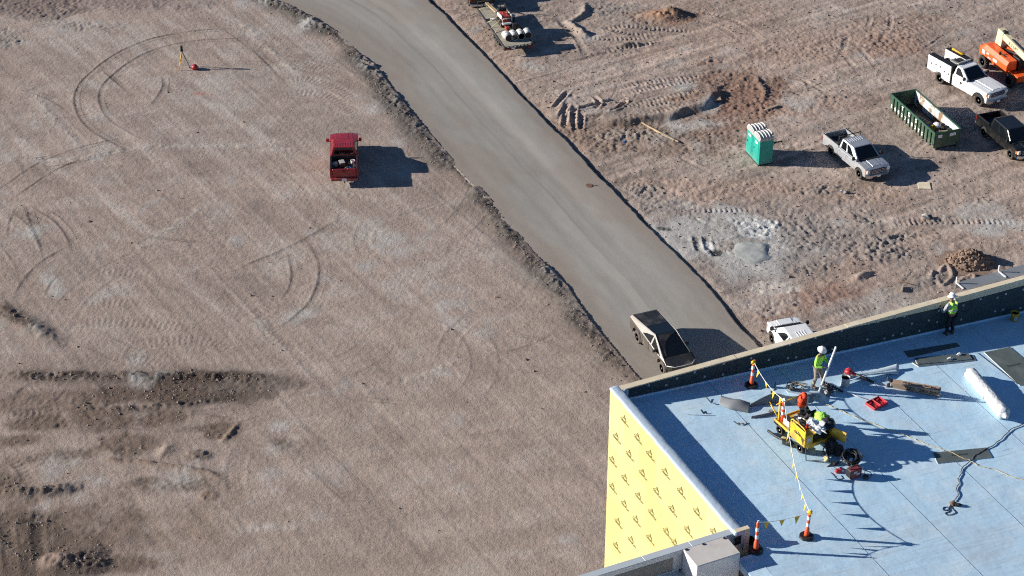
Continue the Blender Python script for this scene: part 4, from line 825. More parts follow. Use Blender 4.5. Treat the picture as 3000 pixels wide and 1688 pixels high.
def pickup(name, label, loc, yaw, paint, wb=3.65, W=1.98, bed=True, bed_len=2.0, cab_len=2.55, r=0.39, tyre="rubber", rim="rim_alloy", spokes=6, ribs=0, two_win=True, tail="tail_red", bumper="chrome", scoop=False, hz=1.16, roof=1.88, rail=1.30, grille="chrome", group=None, rotor=0.0, dually=False, flare=False, cat="pickup truck"):
    t = thing(name, label, cat, loc, yaw, group); xf, xr = wb / 2, -wb / 2
    nose = xf + .95; zb = r + .10; ar = r + .11
    xb = xr + bed_len / 2 + .12 if bed else xr + 1.35     # back of the cab
    if bed: xb = xr - 1.12 + bed_len
    xw = xb + cab_len                                 # foot of the windshield
    prof = [(nose - .03, zb), (nose, zb + .18), (nose, hz - .22), (nose - .06, hz - .06), (nose - .22, hz), ((xw + nose) / 2, hz + .05), (xw - .05, hz + .07), (xb, hz + .07), (xb, zb - .02)]
    prof += [(x, max(z, zb - .02)) for x, z in arch(xf, r, ar)][::-1]
    b = MB(); profile_loft(b, prof, YS, {4, 5, 6, 7}, {0, 1, 2, 3}, W)
    body = b.build("body", paint, t)
    cw = MB(); cw.box((xw + .02, 0, hz + .075), (.24, W * .86, .03), 0, 0, .01); cw.build("cowl", "black_trim", t)
    # hood panel with raised centre, doors, cab
    hd = MB()
    for y0, y1, zz in ((-.62, .62, .012), (-.34, .34, .030)):
        k = W / 2; V = [(nose - .25, y0 * k, hz + .004), (nose - .25, y1 * k, hz + .004), (xw + .16, y1 * k * 1.05, hz + .062), (xw + .16, y0 * k * 1.05, hz + .062)]
        hd.hexa(V, [(x - (.05 if x > (xw + nose) / 2 else -.05), y * .95, z + zz) for x, y, z in V], 0, 0)
    if scoop: hd.box((nose - .52, 0, hz + .05), (.60, .95, .06), 0, 0, .02); hd.box((nose - .205, 0, hz + .055), (.03, .80, .045), 0, 1)
    hd.build("hood", [paint, "black_trim"], t)
    rb, rf = xb + .12, xw - .92; yb, yr, z0, z1 = W * .482, W * .385, hz + .05, roof
    base = [(xw, -yb, z0), (xw, yb, z0), (xb + .01, yb, z0), (xb + .01, -yb, z0)]; top = [(rf, -yr, z1 - .03), (rf, yr, z1 - .03), (rb, yr, z1), (rb, -yr, z1)]
    c_ = MB(); c_.hexa(base, top, 0, .07, 2)
    cab = c_.build("cab", paint, t)
    cor = {'f': (base[0], base[1], top[1], top[0]), 'r': (base[2], base[3], top[3], top[2]), 'l': (base[1], base[2], top[2], top[1]), 'q': (base[3], base[0], top[0], top[3])}
    w_ = MB(); face_patch(w_, cor['f'], [(.07, .03), (.93, .03), (.94, .88), (.90, .95), (.10, .95), (.06, .88)]); w_.build("windshield", "glass_dark", t)
    w_ = MB(); face_patch(w_, cor['r'], [(.12, .22), (.88, .22), (.88, .86), (.84, .92), (.16, .92), (.12, .86)]); w_.build("rear_window", "glass_dark", t)
    for s, fl in (('l', False), ('q', True)):
        if two_win: wins = [[(.17, .10), (.54, .10), (.54, .86), (.40, .88), (.30, .78)], [(.60, .10), (.90, .10), (.90, .80), (.86, .88), (.60, .87)]]
        else: wins = [[(.24, .10), (.86, .10), (.86, .86), (.50, .88), (.38, .78)]]
        for wn_ in wins:
            w_ = MB(); p = [(1 - a if fl else a, b_) for a, b_ in wn_]; p = p[::-1] if fl else p
            face_patch(w_, cor[s], p, .010); w_.build("side_window", "glass_dark", t)
    for s in (-1, 1):                                 # doors with handles, mirrors
        spl = [xw - .30, (xw + xb) / 2 - .18, xb + .06] if two_win else [xw - .25, xb + .06]
        for k in range(len(spl) - 1):
            d_ = MB(); d_.box(((spl[k] + spl[k + 1]) / 2, s * (W / 2 + .004), (zb + .10 + hz) / 2), (spl[k] - spl[k + 1] - .025, .016, hz - zb - .12), 0, 0, .006); d = d_.build("door", paint, t)
            h_ = MB(); h_.box((spl[k + 1] + .16, s * (W / 2 + .022), hz - .10), (.15, .02, .035), 0, 0, .006); h_.build("handle", "black_trim" if paint != "red_paint" else paint, d)
        m_ = MB(); m_.box((xw - .22, s * (W / 2 + .17), hz + .22), (.14, .22, .26), 0, 0, .04); m_.box((xw - .22, s * (W / 2 + .04), hz + .13), (.06, .14, .06)); m_.build("mirror", "black_trim" if paint != "red_paint" else "red_paint", t)
    g_ = MB(); g_.box((nose - .005, 0, hz - .26), (.05, W * .64, .34), 0, 0, .015)
    for k in range(3): g_.box((nose + .018, 0, hz - .37 + .11 * k), (.04, W * .62, .038), 0, 1, .008)
    g_.build("grille", ["black_trim", grille], t)
    for s in (-1, 1):
        l_ = MB(); l_.box((nose - .075, s * W * .415, hz - .25), (.16, .26, .26), -s * .28, 0, .03); l_.build("headlight", "lamp_clear", t)
        f_ = MB(); f_.box((nose - .20, s * (W / 2 - .015), hz - .25), (.14, .04, .22), 0, 0, .01); f_.build("marker_light", "amber", t)
    f_ = MB(); f_.hexa([(nose - .08, -W * .5, zb - .06), (nose + .10, -W * .38, zb - .06), (nose + .10, W * .38, zb - .06), (nose - .08, W * .5, zb - .06)], [(nose - .08, -W * .5, zb + .20), (nose + .12, -W * .38, zb + .20), (nose + .12, W * .38, zb + .20), (nose - .08, W * .5, zb + .20)], 0, .03); f_.box((nose + .10, 0, zb + .0), (.05, W * .5, .09), 0, 1, .01)
    f_.build("front_bumper", [bumper, "black_trim"], t)
    f_ = MB(); f_.box((nose + .13, .0, zb + .06), (.02, .31, .16)); f_.build("number_plate", "print_white", t)
    ch = MB(); ch.box(((nose + xr - .9) / 2, 0, zb - .02), (nose - xr + .5, W * .5, .16), 0, 0, .02); ch.build("chassis", "black_trim", t)
    if ribs:
        rbm = MB()
        for k in range(ribs): rbm.box(((rf + rb) / 2 - .25, (k - (ribs - 1) / 2) * .18, z1 + .0), (rf - rb - .9, .04, .02), 0, 0, .006)
        rbm.build("roof_rib", paint, t)
    for s in (-1, 1):
        wheel(t, xf, s * (W / 2 - .14), r, .27, tyre, rim, spokes, s); wheel(t, xr, s * (W / 2 - .14), r, .27, tyre, rim, spokes, s)
        if flare:
            fl = MB(); p = arch(xf, r, ar + .07); q = arch(xf, r, ar - .01); V = [(x, s * (W / 2 - .02), z) for x, z in p] + [(x, s * (W / 2 - .02), z) for x, z in q] + [(x, s * (W / 2 + .05), z) for x, z in p] + [(x, s * (W / 2 + .05), z) for x, z in q]; n = len(p)
            fl.add(V, [[i, i + 1, n + i + 1, n + i] for i in range(n - 1)] + [[2 * n + i, 2 * n + i + 1, 3 * n + i + 1, 3 * n + i] for i in range(n - 1)] + [[i, i + 1, 2 * n + i + 1, 2 * n + i] for i in range(n - 1)]); fl.build("fender_flare", "black_trim", t)
    t["xb"], t["rear"] = xb, xr - 1.12
    if bed:
        x1, x0 = xb - .03, xr - 1.12; bz = hz - .28
        for s in (-1, 1):
            p = [(x1, zb - .02), (x1, rail), (x0 + .03, rail), (x0, rail - .05), (x0, zb + .05), (x0 + .05, zb + .0)] + [(x, max(z, zb - .02)) for x, z in arch(xr, r, ar)][::-1]
            V = [(x, s * W / 2, z) for x, z in p] + [(x, s * (W / 2 - .13), z) for x, z in p]; n = len(p)
            bs_ = MB(); bs_.add(V, [list(range(n)), list(range(2 * n - 1, n - 1, -1))] + [[i, (i + 1) % n, n + (i + 1) % n, n + i] for i in range(n)]); bs_.build("bed_side", paint, t)
            rl = MB(); rl.box(((x0 + x1) / 2, s * (W / 2 - .07), rail + .012), (x1 - x0 - .04, .11, .03), 0, 0, .01); rl.build("bed_rail_cap", "black_trim", t)
            hm = MB(); hm.box((xr, s * (W / 2 - .24), bz + .10), (1.0, .24, .22), 0, 0, .05); hm.build("wheel_hump", "dusty_black", t)
            tl = MB(); tl.box((x0 - .01, s * (W / 2 - .07), rail - .30), (.07, .16, .40), 0, 0, .02); tl.build("taillight", tail, t)
        fl = MB(); fl.box(((x0 + x1) / 2, 0, bz - .04), (x1 - x0, W - .2, .06)); 
        for k in range(9): fl.box(((x0 + x1) / 2, -.68 + k * .17, bz), (x1 - x0 - .06, .07, .02))
        fl.build("bed_floor", "dusty_black", t)
        fw = MB(); fw.box((x1 - .03, 0, (bz + rail) / 2), (.06, W - .14, rail - bz), 0, 0, .01); fw.build("bed_headboard", "dusty_black", t)
        tg = MB(); tg.box((x0 + .02, 0, (zb + .14 + rail - .01) / 2), (.09, W - .34, rail - zb - .15), 0, 0, .02); tgo = tg.build("tailgate", paint, t)
        h_ = MB(); h_.box((x0 - .03, 0, rail - .14), (.03, .22, .09), 0, 0, .01); h_.build("handle", "black_trim", tgo)
        rbp = MB(); rbp.box((x0 - .10, 0, zb + .08), (.22, W * .96, .20), 0, 0, .03); rbp.build("rear_bumper", bumper, t)
        f_ = MB(); f_.box((x0 - .22, 0, zb + .09), (.02, .31, .15)); f_.build("number_plate", "print_white", t)
        f_ = MB(); f_.box((x0 - .22, 0, zb - .10), (.22, .07, .07)); f_.cyl((x0 - .32, 0, zb - .08), (x0 - .32, 0, zb + .02), .028); f_.build("tow_hitch", "dark_steel", t)
    return t
def from_wheels(fpx, rpx, half, side, z=0.0):        # ground pixels of the front and rear wheels of one side -> centre, yaw
    a, b = P(*fpx, z), P(*rpx, z); d = (a - b).normalized(); lft = Vector((-d.y, d.x, 0)); c = (a + b) / 2 - lft * half * side
    c.z = gz(c.x, c.y); return c, math.atan2(d.y, d.x), (a - b).length
def at_ground(px, py):
    p = P(px, py); p.z = gz(p.x, p.y); return p
# silver extended-cab pickup
c, yw, wbm = from_wheels((2517, 523), (2437.5, 458.5), .87, -1)
sil = pickup("pickup_truck", "silver extended cab pickup parked beside the teal portable toilets", c, yw, "silver_paint", 3.62, 2.0, True, 2.0, 2.42, .40, ribs=7, spokes=5)
xb = sil["xb"]; m_ = MB()
for s in (-1, 1): m_.tube([(xb - .12, s * .90, 1.30), (xb - .12, s * .90, 1.94)], .03, 6); 
m_.tube([(xb - .12, -.95, 1.94), (xb - .12, .95, 1.94)], .035, 6); m_.tube([(xb - .12, -.9, 1.62), (xb - .12, .9, 1.62)], .02, 6); m_.build("headache_rack", "black_trim", sil)
m_ = MB(); m_.box((xb - .34, 0, 1.22), (.46, 1.78, .26), 0, 0, .03); m_.build("tool_box", "dark_steel", sil)
# black pickup at the edge of the frame
c, yw, wbm = from_wheels((2959, 465), (2884, 401), .87, -1)
pickup("pickup_truck", "glossy black crew cab pickup parked beside the green dumpster", c, yw, "black_paint", 3.57, 2.0, True, 1.75, 2.9, .41, spokes=5, rail=1.32, hz=1.18, roof=1.92)
# white pickup behind the parapet
lat = P(2386, 956, 1.35) - P(2283, 974, 1.35); yw = math.atan2(lat.y, lat.x) + math.pi / 2; d = Vector((math.cos(yw), math.sin(yw), 0)); lf = Vector((-d.y, d.x, 0))
fw = P(2266, 1006); c = fw - lf * .85 - d * 1.83; c.z = gz(c.x, c.y)
wp = pickup("pickup_truck", "white crew cab pickup with hood scoop half hidden behind the roof parapet", c, yw, "white_paint", 3.66, 2.04, True, 1.75, 2.95, .42, spokes=6, rim="rim_alloy", scoop=True, ribs=4, hz=1.22, roof=1.95)
# red pickup seen from behind
yw = R(94.0); d = Vector((math.cos(yw), math.sin(yw), 0)); rr = P(1009, 527, .5)
c = rr + d * (1.12 + 1.88); c.z = gz(c.x, c.y)
red = pickup("pickup_truck", "red pickup with an open bed full of junk alone on the dirt lot", c, yw, "red_paint", 3.66, 2.0, True, 2.0, 2.35, .41, ribs=8, tail="tail_red", bumper="red_paint", rail=1.36, hz=1.22, roof=1.94)
def red_pt(x, y, z): return red.matrix_basis @ Vector((x, y, z))
def lies(name, label, cat, mb, mats, loc, rz=0, group=None, kind=None):
    o = mb.build(name, mats, None, loc); o.rotation_euler = (0, 0, rz); return tag(o, label, cat, group, kind)
bpy.context.view_layer.update()
bz = .96; rx0 = red["rear"]
q = MB(); q.lathe([(.13, 0), (.15, .36), (.155, .38), (.135, .38), (.12, .03)], n=16); lies("bucket", "white plastic bucket standing in the red pickup bed", "bucket", q, "white_plastic", red_pt(rx0 + 1.25, -.62, bz))
q = MB(); q.box((0, 0, .16), (.5, .36, .32), 0, 0, .02); q.box((0, 0, .33), (.5, .36, .03), .1, 1); lies("tool_chest", "brown box with grey lid in the red pickup bed", "box", q, ["brown_mat", "grey_plastic"], red_pt(rx0 + 1.2, .15, bz), yw + .2)
q = MB(); q.blob((0, 0, .12), (.2, .25, .2), 3, .3, 2); lies("cloth_bundle", "blue grey cloth bundle against the side of the red pickup bed", "bundle", q, "grey_cloth", red_pt(rx0 + 1.15, .66, bz), yw)
q = MB(); rk = random.Random(4)
for k in range(34):
    a = rk.uniform(0, 6.3); l = rk.uniform(.12, .3); x, y, z = rk.uniform(-.25, .35), rk.uniform(-.42, .30), .03 + .12 * rk.random(); q.box((x, y, z), (l, .035, .03), 0, k % 4, 0, Matrix.Rotation(a, 3, 'Z') @ Matrix.Rotation(rk.uniform(-.4, .4), 3, 'Y'))
lies("scrap_pile", "heap of wood and wire scraps at the tailgate of the red pickup", "scrap", q, ["lumber", "dark_steel", "old_wood", "blue_plastic"], red_pt(rx0 + .45, -.30, bz), yw, None, "stuff")
# dark pickup ahead of the trailer (mostly outside the frame)
TR_RL, TR_RR = P(1477, 139, .80), P(1563, 129, .80); TR_FL = P(1397, 24, .80)
td = (TR_FL - TR_RL); tl_len = td.length; td.normalize(); tyaw = math.atan2(td.y, td.x); twd = (TR_RR - TR_RL).length
tlf = Vector((-td.y, td.x, 0))
d2 = R(-8); tyaw2 = tyaw + d2; e = Vector((math.cos(tyaw2), math.sin(tyaw2), 0)); ef = Vector((-e.y, e.x, 0))
c = P(1413, 16, .5) + e * 3.0; c.z = 0
pickup("pickup_truck", "dark pickup hitched ahead of the loaded trailer", c, tyaw2, "black_paint", 3.7, 2.05, True, 2.0, 2.9, .42, rail=1.34, hz=1.2, roof=1.93, rim="chrome")
# angular stainless pickup on the road
a, b = P(1942, 1094, RZ), P(1872, 1005, RZ); d = (a - b).normalized(); lf = Vector((-d.y, d.x, 0)); c = (a + b) / 2 + lf * .86; c.z = RZ
cy = thing("angular_pickup", "angular stainless steel pickup with dark glass and tonneau on the road", "pickup truck", c, math.atan2(d.y, d.x))
def angular():
    wb, W, r = 3.63, 2.0, .44; xf, xr = wb / 2, -wb / 2; hw = W / 2
    NX, TX = xf + .92, xr - 1.12; zb = .50; n0 = .98
    belt = lambda x: n0 + (1.28 - n0) * (NX - x) / (NX - TX)
    p = [(NX - .04, zb), (NX, .76), (NX, n0), (TX, 1.28), (TX + .06, zb)] + [(x, max(z, zb)) for x, z in [(xr - .62, zb), (xr - .52, .84), (xr - .30, 1.0), (xr + .30, 1.0), (xr + .52, .84), (xr + .62, zb)]] + [(x, max(z, zb)) for x, z in [(xf - .62, zb), (xf - .52, .80), (xf - .30, .96), (xf + .30, .94), (xf + .52, .80), (xf + .62, zb)]]
    m = MB(); profile_loft(m, p, [-1, -.97, -.7, 0, .7, .97, 1], {2, 3}, {0, 1, 2}, W, .0, .30); m.build("body", "dusty_steel", cy)
    A, T_, Nn = (.18, 1.80), (TX + .02, 1.40), (NX - .04, n0 + .01)
    H0 = (xf - .02, 1.145)
    ya, yt, yn, yh = .70, .86, .93, .905
    cr_ = lambda x: belt(x)
    # sails: outer belt line to roof line, each side
    for s in (-1, 1):
        q = MB(); bf, bm_, bt = (NX - .30, s * .985, cr_(NX - .3)), (A[0], s * .995, cr_(A[0])), (TX, s * .985, 1.28)
        roof = [(H0[0], s * yh, H0[1]), (A[0], s * ya, A[1]), (T_[0], s * yt, T_[1])]
        q.add([bf, bm_, bt, roof[0], roof[1], roof[2]], [[0, 1, 4, 3], [1, 2, 5, 4]] if s > 0 else [[3, 4, 1, 0], [4, 5, 2, 1]]); 
        o = q.build("sail_panel", "steel_skin", cy)
        g = MB()
        for A4, pl in (((bf, bm_, roof[1], roof[0]), [(.40, .10), (.97, .10), (.97, .84), (.78, .74)]), ((bm_, bt, roof[2], roof[1]), [(.03, .10), (.40, .14), (.26, .56), (.03, .84)])):
            if s > 0: face_patch(g, A4, pl, .012)
            else: face_patch(g, (A4[1], A4[0], A4[3], A4[2]), [(1 - u, w_) for u, w_ in pl][::-1], .012)
        g.build("side_window", "glass_dark", cy)
        mr = MB(); mr.box((.95, s * 1.10, 1.22), (.13, .26, .17), -s * .2, 0, .04); mr.build("mirror", "dusty_black", cy)
        for xx in (xf, xr):
            ar_ = MB(); o_ = [(xx - .70, zb - .02), (xx - .58, .88), (xx - .32, 1.06), (xx + .32, 1.05), (xx + .58, .86), (xx + .70, zb - .02)]; i_ = [(xx - .60, zb - .02), (xx - .51, .84), (xx - .29, .99), (xx + .29, .97), (xx + .51, .82), (xx + .60, zb - .02)]
            V = [(x, s * 1.0, z) for x, z in o_] + [(x, s * 1.0, z) for x, z in i_] + [(x, s * 1.045, z) for x, z in o_] + [(x, s * 1.045, z) for x, z in i_]
            ar_.add(V, [[12 + k, 13 + k, 19 + k, 18 + k] for k in range(5)] + [[k, k + 1, 13 + k, 12 + k] for k in range(5)] + [[6 + k, 7 + k, 19 + k, 18 + k] for k in range(5)]); ar_.build("wheel_arch", "dusty_steel", cy)
            wheel(cy, xx, s * .86, r, .30, "muddy_rubber", "rim_alloy", 7, s)
        st = MB(); st.tube([(H0[0], s * yh, H0[1] + .012), (A[0], s * ya, A[1] + .012), (T_[0], s * yt, T_[1] + .012)], .028, 5); st.build("roof_edge", "steel_skin", cy)
        dl = MB()
        for x in (.98, -.12, -1.02): dl.box((x, s * 1.004, .86), (.012, .012, .62))
        dl.build("door_seam", "black_trim", cy)
    def sheet(nm, pts, m, th=.02): q = MB(); q.slab(pts, (0, 0, -th)); return q.build(nm, m, cy)
    sheet("hood", [(NX - .30, -.92, n0 + .03), (NX - .02, -.55, n0 + .03), (NX - .02, .55, n0 + .03), (NX - .30, .92, n0 + .03), (H0[0], yh, H0[1]), (H0[0], -yh, H0[1])], "dusty_black")
    mid = .50
    sheet("windshield", [(H0[0] - .03, -yh + .03, H0[1] + .006), (H0[0] - .03, yh - .03, H0[1] + .006), (A[0] + .02, ya - .01, A[1]), (A[0] + .02, -ya + .01, A[1])], "glass_dark")
    dust = MB(); 
    arc = [(H0[0] - .06 + (A[0] - H0[0] + .10) * u, -.1 + .1 * u + (-.76 + .14 * u) * 1.0, 0) for u in (0, 1)]
    def ws(u, y): return (H0[0] - .03 + (A[0] + .05 - H0[0]) * u, y * ((yh - .04) * (1 - u) + (ya - .02) * u), H0[1] + .012 + (A[1] - H0[1]) * u * 1.0 + .002)
    out = [ws(0.02, -.98), ws(.5, -.98), ws(.98, -.98), ws(.98, .98)]
    inn = [ws(.93, .80), ws(.88, .4), ws(.78, .0), ws(.62, -.35), ws(.42, -.58), ws(.2, -.70), ws(.02, -.74)]
    dust.add(out + inn, [list(range(len(out) + len(inn)))]); dust.build("dust_film", "dusty_black", cy)
    tx = A[0] - 1.25; f_ = lambda x: (A[0] - x) / (A[0] - T_[0])
    zz = lambda x: A[1] + (T_[1] - A[1]) * f_(x); yy = lambda x: ya + (yt - ya) * f_(x)
    sheet("roof_glass", [(A[0], ya, A[1]), (A[0], -ya, A[1]), (tx, -yy(tx), zz(tx)), (tx, yy(tx), zz(tx))], "glass_dark")
    sheet("tonneau_cover", [(tx - .03, yy(tx), zz(tx)), (tx - .03, -yy(tx), zz(tx)), (T_[0], -yt, T_[1]), (T_[0], yt, T_[1])], "dusty_black")
    q = MB()
    for k in range(1, 12): x = tx - .05 + (T_[0] - tx + .1) * k / 12; q.box((x, 0, zz(x) + .004), (.02, 2 * yy(x) - .14, .012))
    q.build("tonneau_slat", "dusty_black", cy)
    q = MB(); q.slab([(TX, -.98, 1.28), (TX, .98, 1.28), (T_[0], yt, T_[1]), (T_[0], -yt, T_[1])], (.03, 0, 0)); q.build("tailgate", "steel_skin", cy)
    q = MB(); q.tube([(NX - .31, -.955, n0 + .02), (NX + .0, -.57, n0 + .02), (NX + .02, 0, n0 + .02), (NX + .0, .57, n0 + .02), (NX - .31, .955, n0 + .02)], .022, 6); q.build("light_bar", "print_white", cy)
    q = MB(); q.hexa([(NX - .28, -.99, .40), (NX + .06, -.60, .40), (NX + .06, .60, .40), (NX - .28, .99, .40)], [(NX - .28, -.99, .66), (NX + .05, -.60, .66), (NX + .05, .60, .66), (NX - .28, .99, .66)], 0, .02); q.build("front_bumper", "muddy_rubber", cy)
    q = MB(); q.box(((NX + TX) / 2, 0, .44), (NX - TX - .5, 1.7, .14)); q.build("chassis", "black_trim", cy)
angular()
# white service truck with utility body
c, yw, wbm = from_wheels((2865, 309), (2753, 245.5), .95, -1)
sv = pickup("service_truck", "white service truck with utility body beside the orange boom lift", c, yw, "white_paint", 4.3, 2.05, False, 2.0, 1.62, .47, ribs=6, two_win=False, bumper="chrome", hz=1.42, roof=2.14, flare=True, cat="truck")
xb = sv["xb"]; ux1, ux0 = xb - .14, -4.3 / 2 - 1.35; hw = 1.13
for s in (-1, 1):
    m_ = MB(); p = [(ux1, .62), (ux1, 2.02), (ux0, 2.02), (ux0, .86)] + [(x, max(z, .62 if x > -2.15 else .80)) for x, z in arch(-2.15, .47, .60)][::-1]
    V = [(x, s * hw, z) for x, z in p] + [(x, s * (hw - .52), z) for x, z in p]; n = len(p)
    m_.add(V, [list(range(n)), list(range(2 * n - 1, n - 1, -1))] + [[i, (i + 1) % n, n + (i + 1) % n, n + i] for i in range(n)]); m_.build("side_cabinet", "white_paint", sv)
    m_ = MB(); m_.box(((ux0 + ux1) / 2, s * (hw - .26), 2.03), (ux1 - ux0, .52, .03), 0, 0, .006); m_.build("cabinet_top", "black_trim", sv)
    L_ = ux1 - ux0; cuts = [(0.02, .20, .66), (.215, .375, .66), (.39, .58, 1.10), (.595, .755, 1.10), (.77, .985, .90)]
    for a, b, z in cuts:
        xa, xc = ux1 - L_ * a, ux1 - L_ * b; d_ = MB(); d_.box(((xa + xc) / 2, s * (hw + .006), (z + 1.98) / 2), (xa - xc, .016, 1.96 - z), 0, 0, .005); d = d_.build("cabinet_door", "white_paint", sv)
        h_ = MB(); h_.cyl(((xa + xc) / 2 + .22 * (xa - xc), s * (hw + .012), (z + 1.98) / 2), ((xa + xc) / 2 + .22 * (xa - xc), s * (hw + .03), (z + 1.98) / 2), .065, .065, 10); h_.build("latch", "black_trim", d)
m_ = MB(); m_.box((ux1 - .01, 0, 1.32), (.05, 2 * hw - .02, 1.38)); m_.build("bulkhead", "black_trim", sv)
m_ = MB(); m_.box(((ux0 + ux1) / 2, 0, .98), (ux1 - ux0, 1.3, .10)); m_.build("bed_floor", "dusty_black", sv)
m_ = MB(); m_.box((ux1 - .55, .10, 1.72), (.75, 1.05, .55), 0, 0, .04); m_.box((ux1 - .55, .10, 2.02), (.5, .7, .08), 0, 1, .02); m_.build("compressor", ["grey_plastic", "dark_steel"], sv)
m_ = MB(); m_.box((xb + .02, 0, 2.22), (.16, 1.35, .12), 0, 0, .02); m_.build("light_bar", "grey_plastic", sv)
m_ = MB(); m_.tube([(ux1 - .9, .86, 2.15), (ux0 + .5, .86, 2.15)], .09, 8); m_.build("yellow_tank", "cart_yellow", sv)
m_ = MB(); m_.box((ux0 + 1.5, .35, 1.35), (.8, .7, .7), 0, 0, .06); m_.cyl((ux0 + 1.0, -.1, 1.4), (ux0 + 1.9, -.1, 1.55), .14); m_.blob((ux0 + .8, .1, 1.3), (.4, .4, .35), 5, .4); m_.build("welder", "dusty_black", sv)
m_ = MB(); m_.box((ux0 - .22, 0, .80), (.5, 1.9, .12), 0, 0, .02); m_.box((ux0 - .30, .75, .92), (.3, .3, .3), 0, 0, .03); m_.build("work_bumper", "black_trim", sv)
for s in (-1, 1):
    m_ = MB(); m_.tube([(ux0 + .1, s * .95, 2.04), (ux0 + .1, s * .95, 2.32)], .02); m_.box((ux0 + .1, s * .95, 2.36), (.09, .09, .1), 0, 1); m_.build("flood_lamp", ["grey_plastic", "black_trim"], sv)
m_ = MB(); m_.cyl((0, 0, 0), (0, .004, 0), .11, .11, 12, 0); m_.box((-.33, .002, .04), (.34, .004, .05), 0, 1); m_.box((-.33, .002, -.04), (.34, .004, .035), 0, 1)
o = m_.build("door_emblem", ["dark_steel", "print_grey"], sv, (xb + .95, -2.05 / 2 - .022, 1.08))
# orange boom lift
a, b = P(2958, 254), P(2881, 197); d = (a - b).normalized(); lf = Vector((-d.y, d.x, 0)); c = (a + b) / 2 + lf * 1.0; c.z = 0
bl = thing("boom_lift", "orange boom lift with cream boom parked behind the white service truck", "boom lift", c, math.atan2(d.y, d.x)); wbl = (a - b).length
for s in (-1, 1):
    for x in (-wbl / 2, wbl / 2): wheel(bl, x, s * 1.02, .50, .38, "rubber", "rim_dark", 0, s, True)
m_ = MB(); m_.box((0, 0, .72), (wbl + .3, 1.5, .38), 0, 0, .05); m_.box((wbl / 2 + .35, 0, .80), (.5, 1.7, .5), 0, 0, .05); m_.build("chassis", "lift_orange", bl)
for x in (-wbl / 2, wbl / 2): m_ = MB(); m_.box((x, 0, .52), (.34, 1.7, .26), 0, 0, .03); m_.build("axle", "dark_steel", bl)
m_ = MB(); m_.cyl((0, 0, .9), (0, 0, 1.12), .62, .58, 20); m_.build("turntable", "dark_steel", bl)
def cover(y0, y1, zt, nm):
    q = MB(); x0, x1 = -2.15, 1.35; ys = y0; s = -1 if y0 < y1 else 1
    prof_ = [(0, 1.10), (0, 1.62), (.22, zt), (1.0, zt), (1.0, 1.10)]
    V = []; 
    for x, k in ((x0, .0), (x0 + .35, 1.0), (x1 - .0, .86)):
        for f, z in prof_: V.append((x, y0 + (y1 - y0) * f, 1.10 + (z - 1.10) * (.86 if k == 0 else k)))
    n = 5; F = [[j * n + i, j * n + (i + 1) % n, (j + 1) * n + (i + 1) % n, (j + 1) * n + i] for j in range(2) for i in range(n)] + [list(range(n))[::-1], [2 * n + i for i in range(n)]]
    q.bev(V, F, .03); return q.build(nm, "lift_orange", bl)
h = cover(-1.22, -.30, 2.02, "engine_cover"); cover(1.22, .30, 1.98, "hydraulic_cover")
for x, z, w_, hh in ((-1.75, 1.42, .35, .34), (-1.2, 1.50, .25, .12), (-.2, 1.35, .5, .22), (-.95, 1.22, .35, .12)):
    q = MB(); q.box((x, -1.228, z), (w_, .012, hh)); q.build("sticker", "print_white", h)
m_ = MB(); m_.box((-2.25, 0, 1.35), (.35, 2.3, .75), 0, 0, .08); m_.build("counterweight", "lift_orange", bl)
bz0 = Vector((-1.35, .12, 2.85)); bdir = Vector((math.cos(R(-9)), 0, math.sin(R(-9))))
rotb = Matrix.Rotation(R(9), 3, 'Y')
m_ = MB(); m_.box(bz0 + bdir * 3.6, (7.0, .46, .52), 0, 0, .03, rotb); boom = m_.build("boom", "lift_cream", bl)
me = text_mesh("boom_lettering", "JLG LIFT", .34, "print_black", 0, .008); o = link("boom_lettering", me, boom)
o.matrix_local = Matrix.Translation(bz0 + bdir * 1.75 + Vector((0, -.236, 0))) @ rotb.to_4x4() @ Matrix.Rotation(R(90), 4, 'X')
m_ = MB(); m_.hexa([(-1.95, -.16, 1.75), (-1.15, -.16, 1.75), (-1.15, .42, 1.75), (-1.95, .42, 1.75)], [(-1.75, -.16, 3.22), (-1.0, -.16, 3.12), (-1.0, .42, 3.12), (-1.75, .42, 3.22)], 0, .03); m_.build("boom_bracket", "lift_cream", bl)
m_ = MB(); m_.tube([(-.9, .1, 1.75), (1.6, .1, 2.25)], .11, 8); m_.box((1.0, .12, 1.55), (.9, .6, .9), 0, 0, .05); m_.box((bz0 + bdir * .25 + Vector((0, -.05, .36))), (.35, .3, .16), 0, 0, .03); m_.build("lift_cylinder", "black_trim", bl)
m_ = MB(); m_.box(bz0 + bdir * 4.0 + Vector((0, 0, .28)), (5.6, .16, .07), 0, 0, .01, rotb); m_.build("hose_tray", "dark_steel", bl)
m_ = MB(); m_.tube([(.55, -.80, 1.95), (.05, -.95, 2.02)], .03, 6); m_.box((.0, -.98, 2.04), (.12, .22, .22), .3, 0, .02); m_.build("mirror_arm", "black_trim", bl)
mat("near_black_green", (0.006, 0.018, 0.010), 0.6)
# green roll-off dumpster
DA, DB, DC = P(2733.4, 443), P(2604.4, 325), P(2816.2, 431)
d = (DB - DA); dl_ = 6.6; d.normalize(); e = Vector((d.y, -d.x, 0)); dw = 2.12
c = DA + d * dl_ / 2 + e * dw / 2; c.z = .02
du = thing("dumpster", "long green roll-off dumpster with white numbers on its side", "dumpster", c, math.atan2(-d.y, -d.x))   # local x towards the near end
hx, hy, zt = dl_ / 2, dw / 2, 1.42
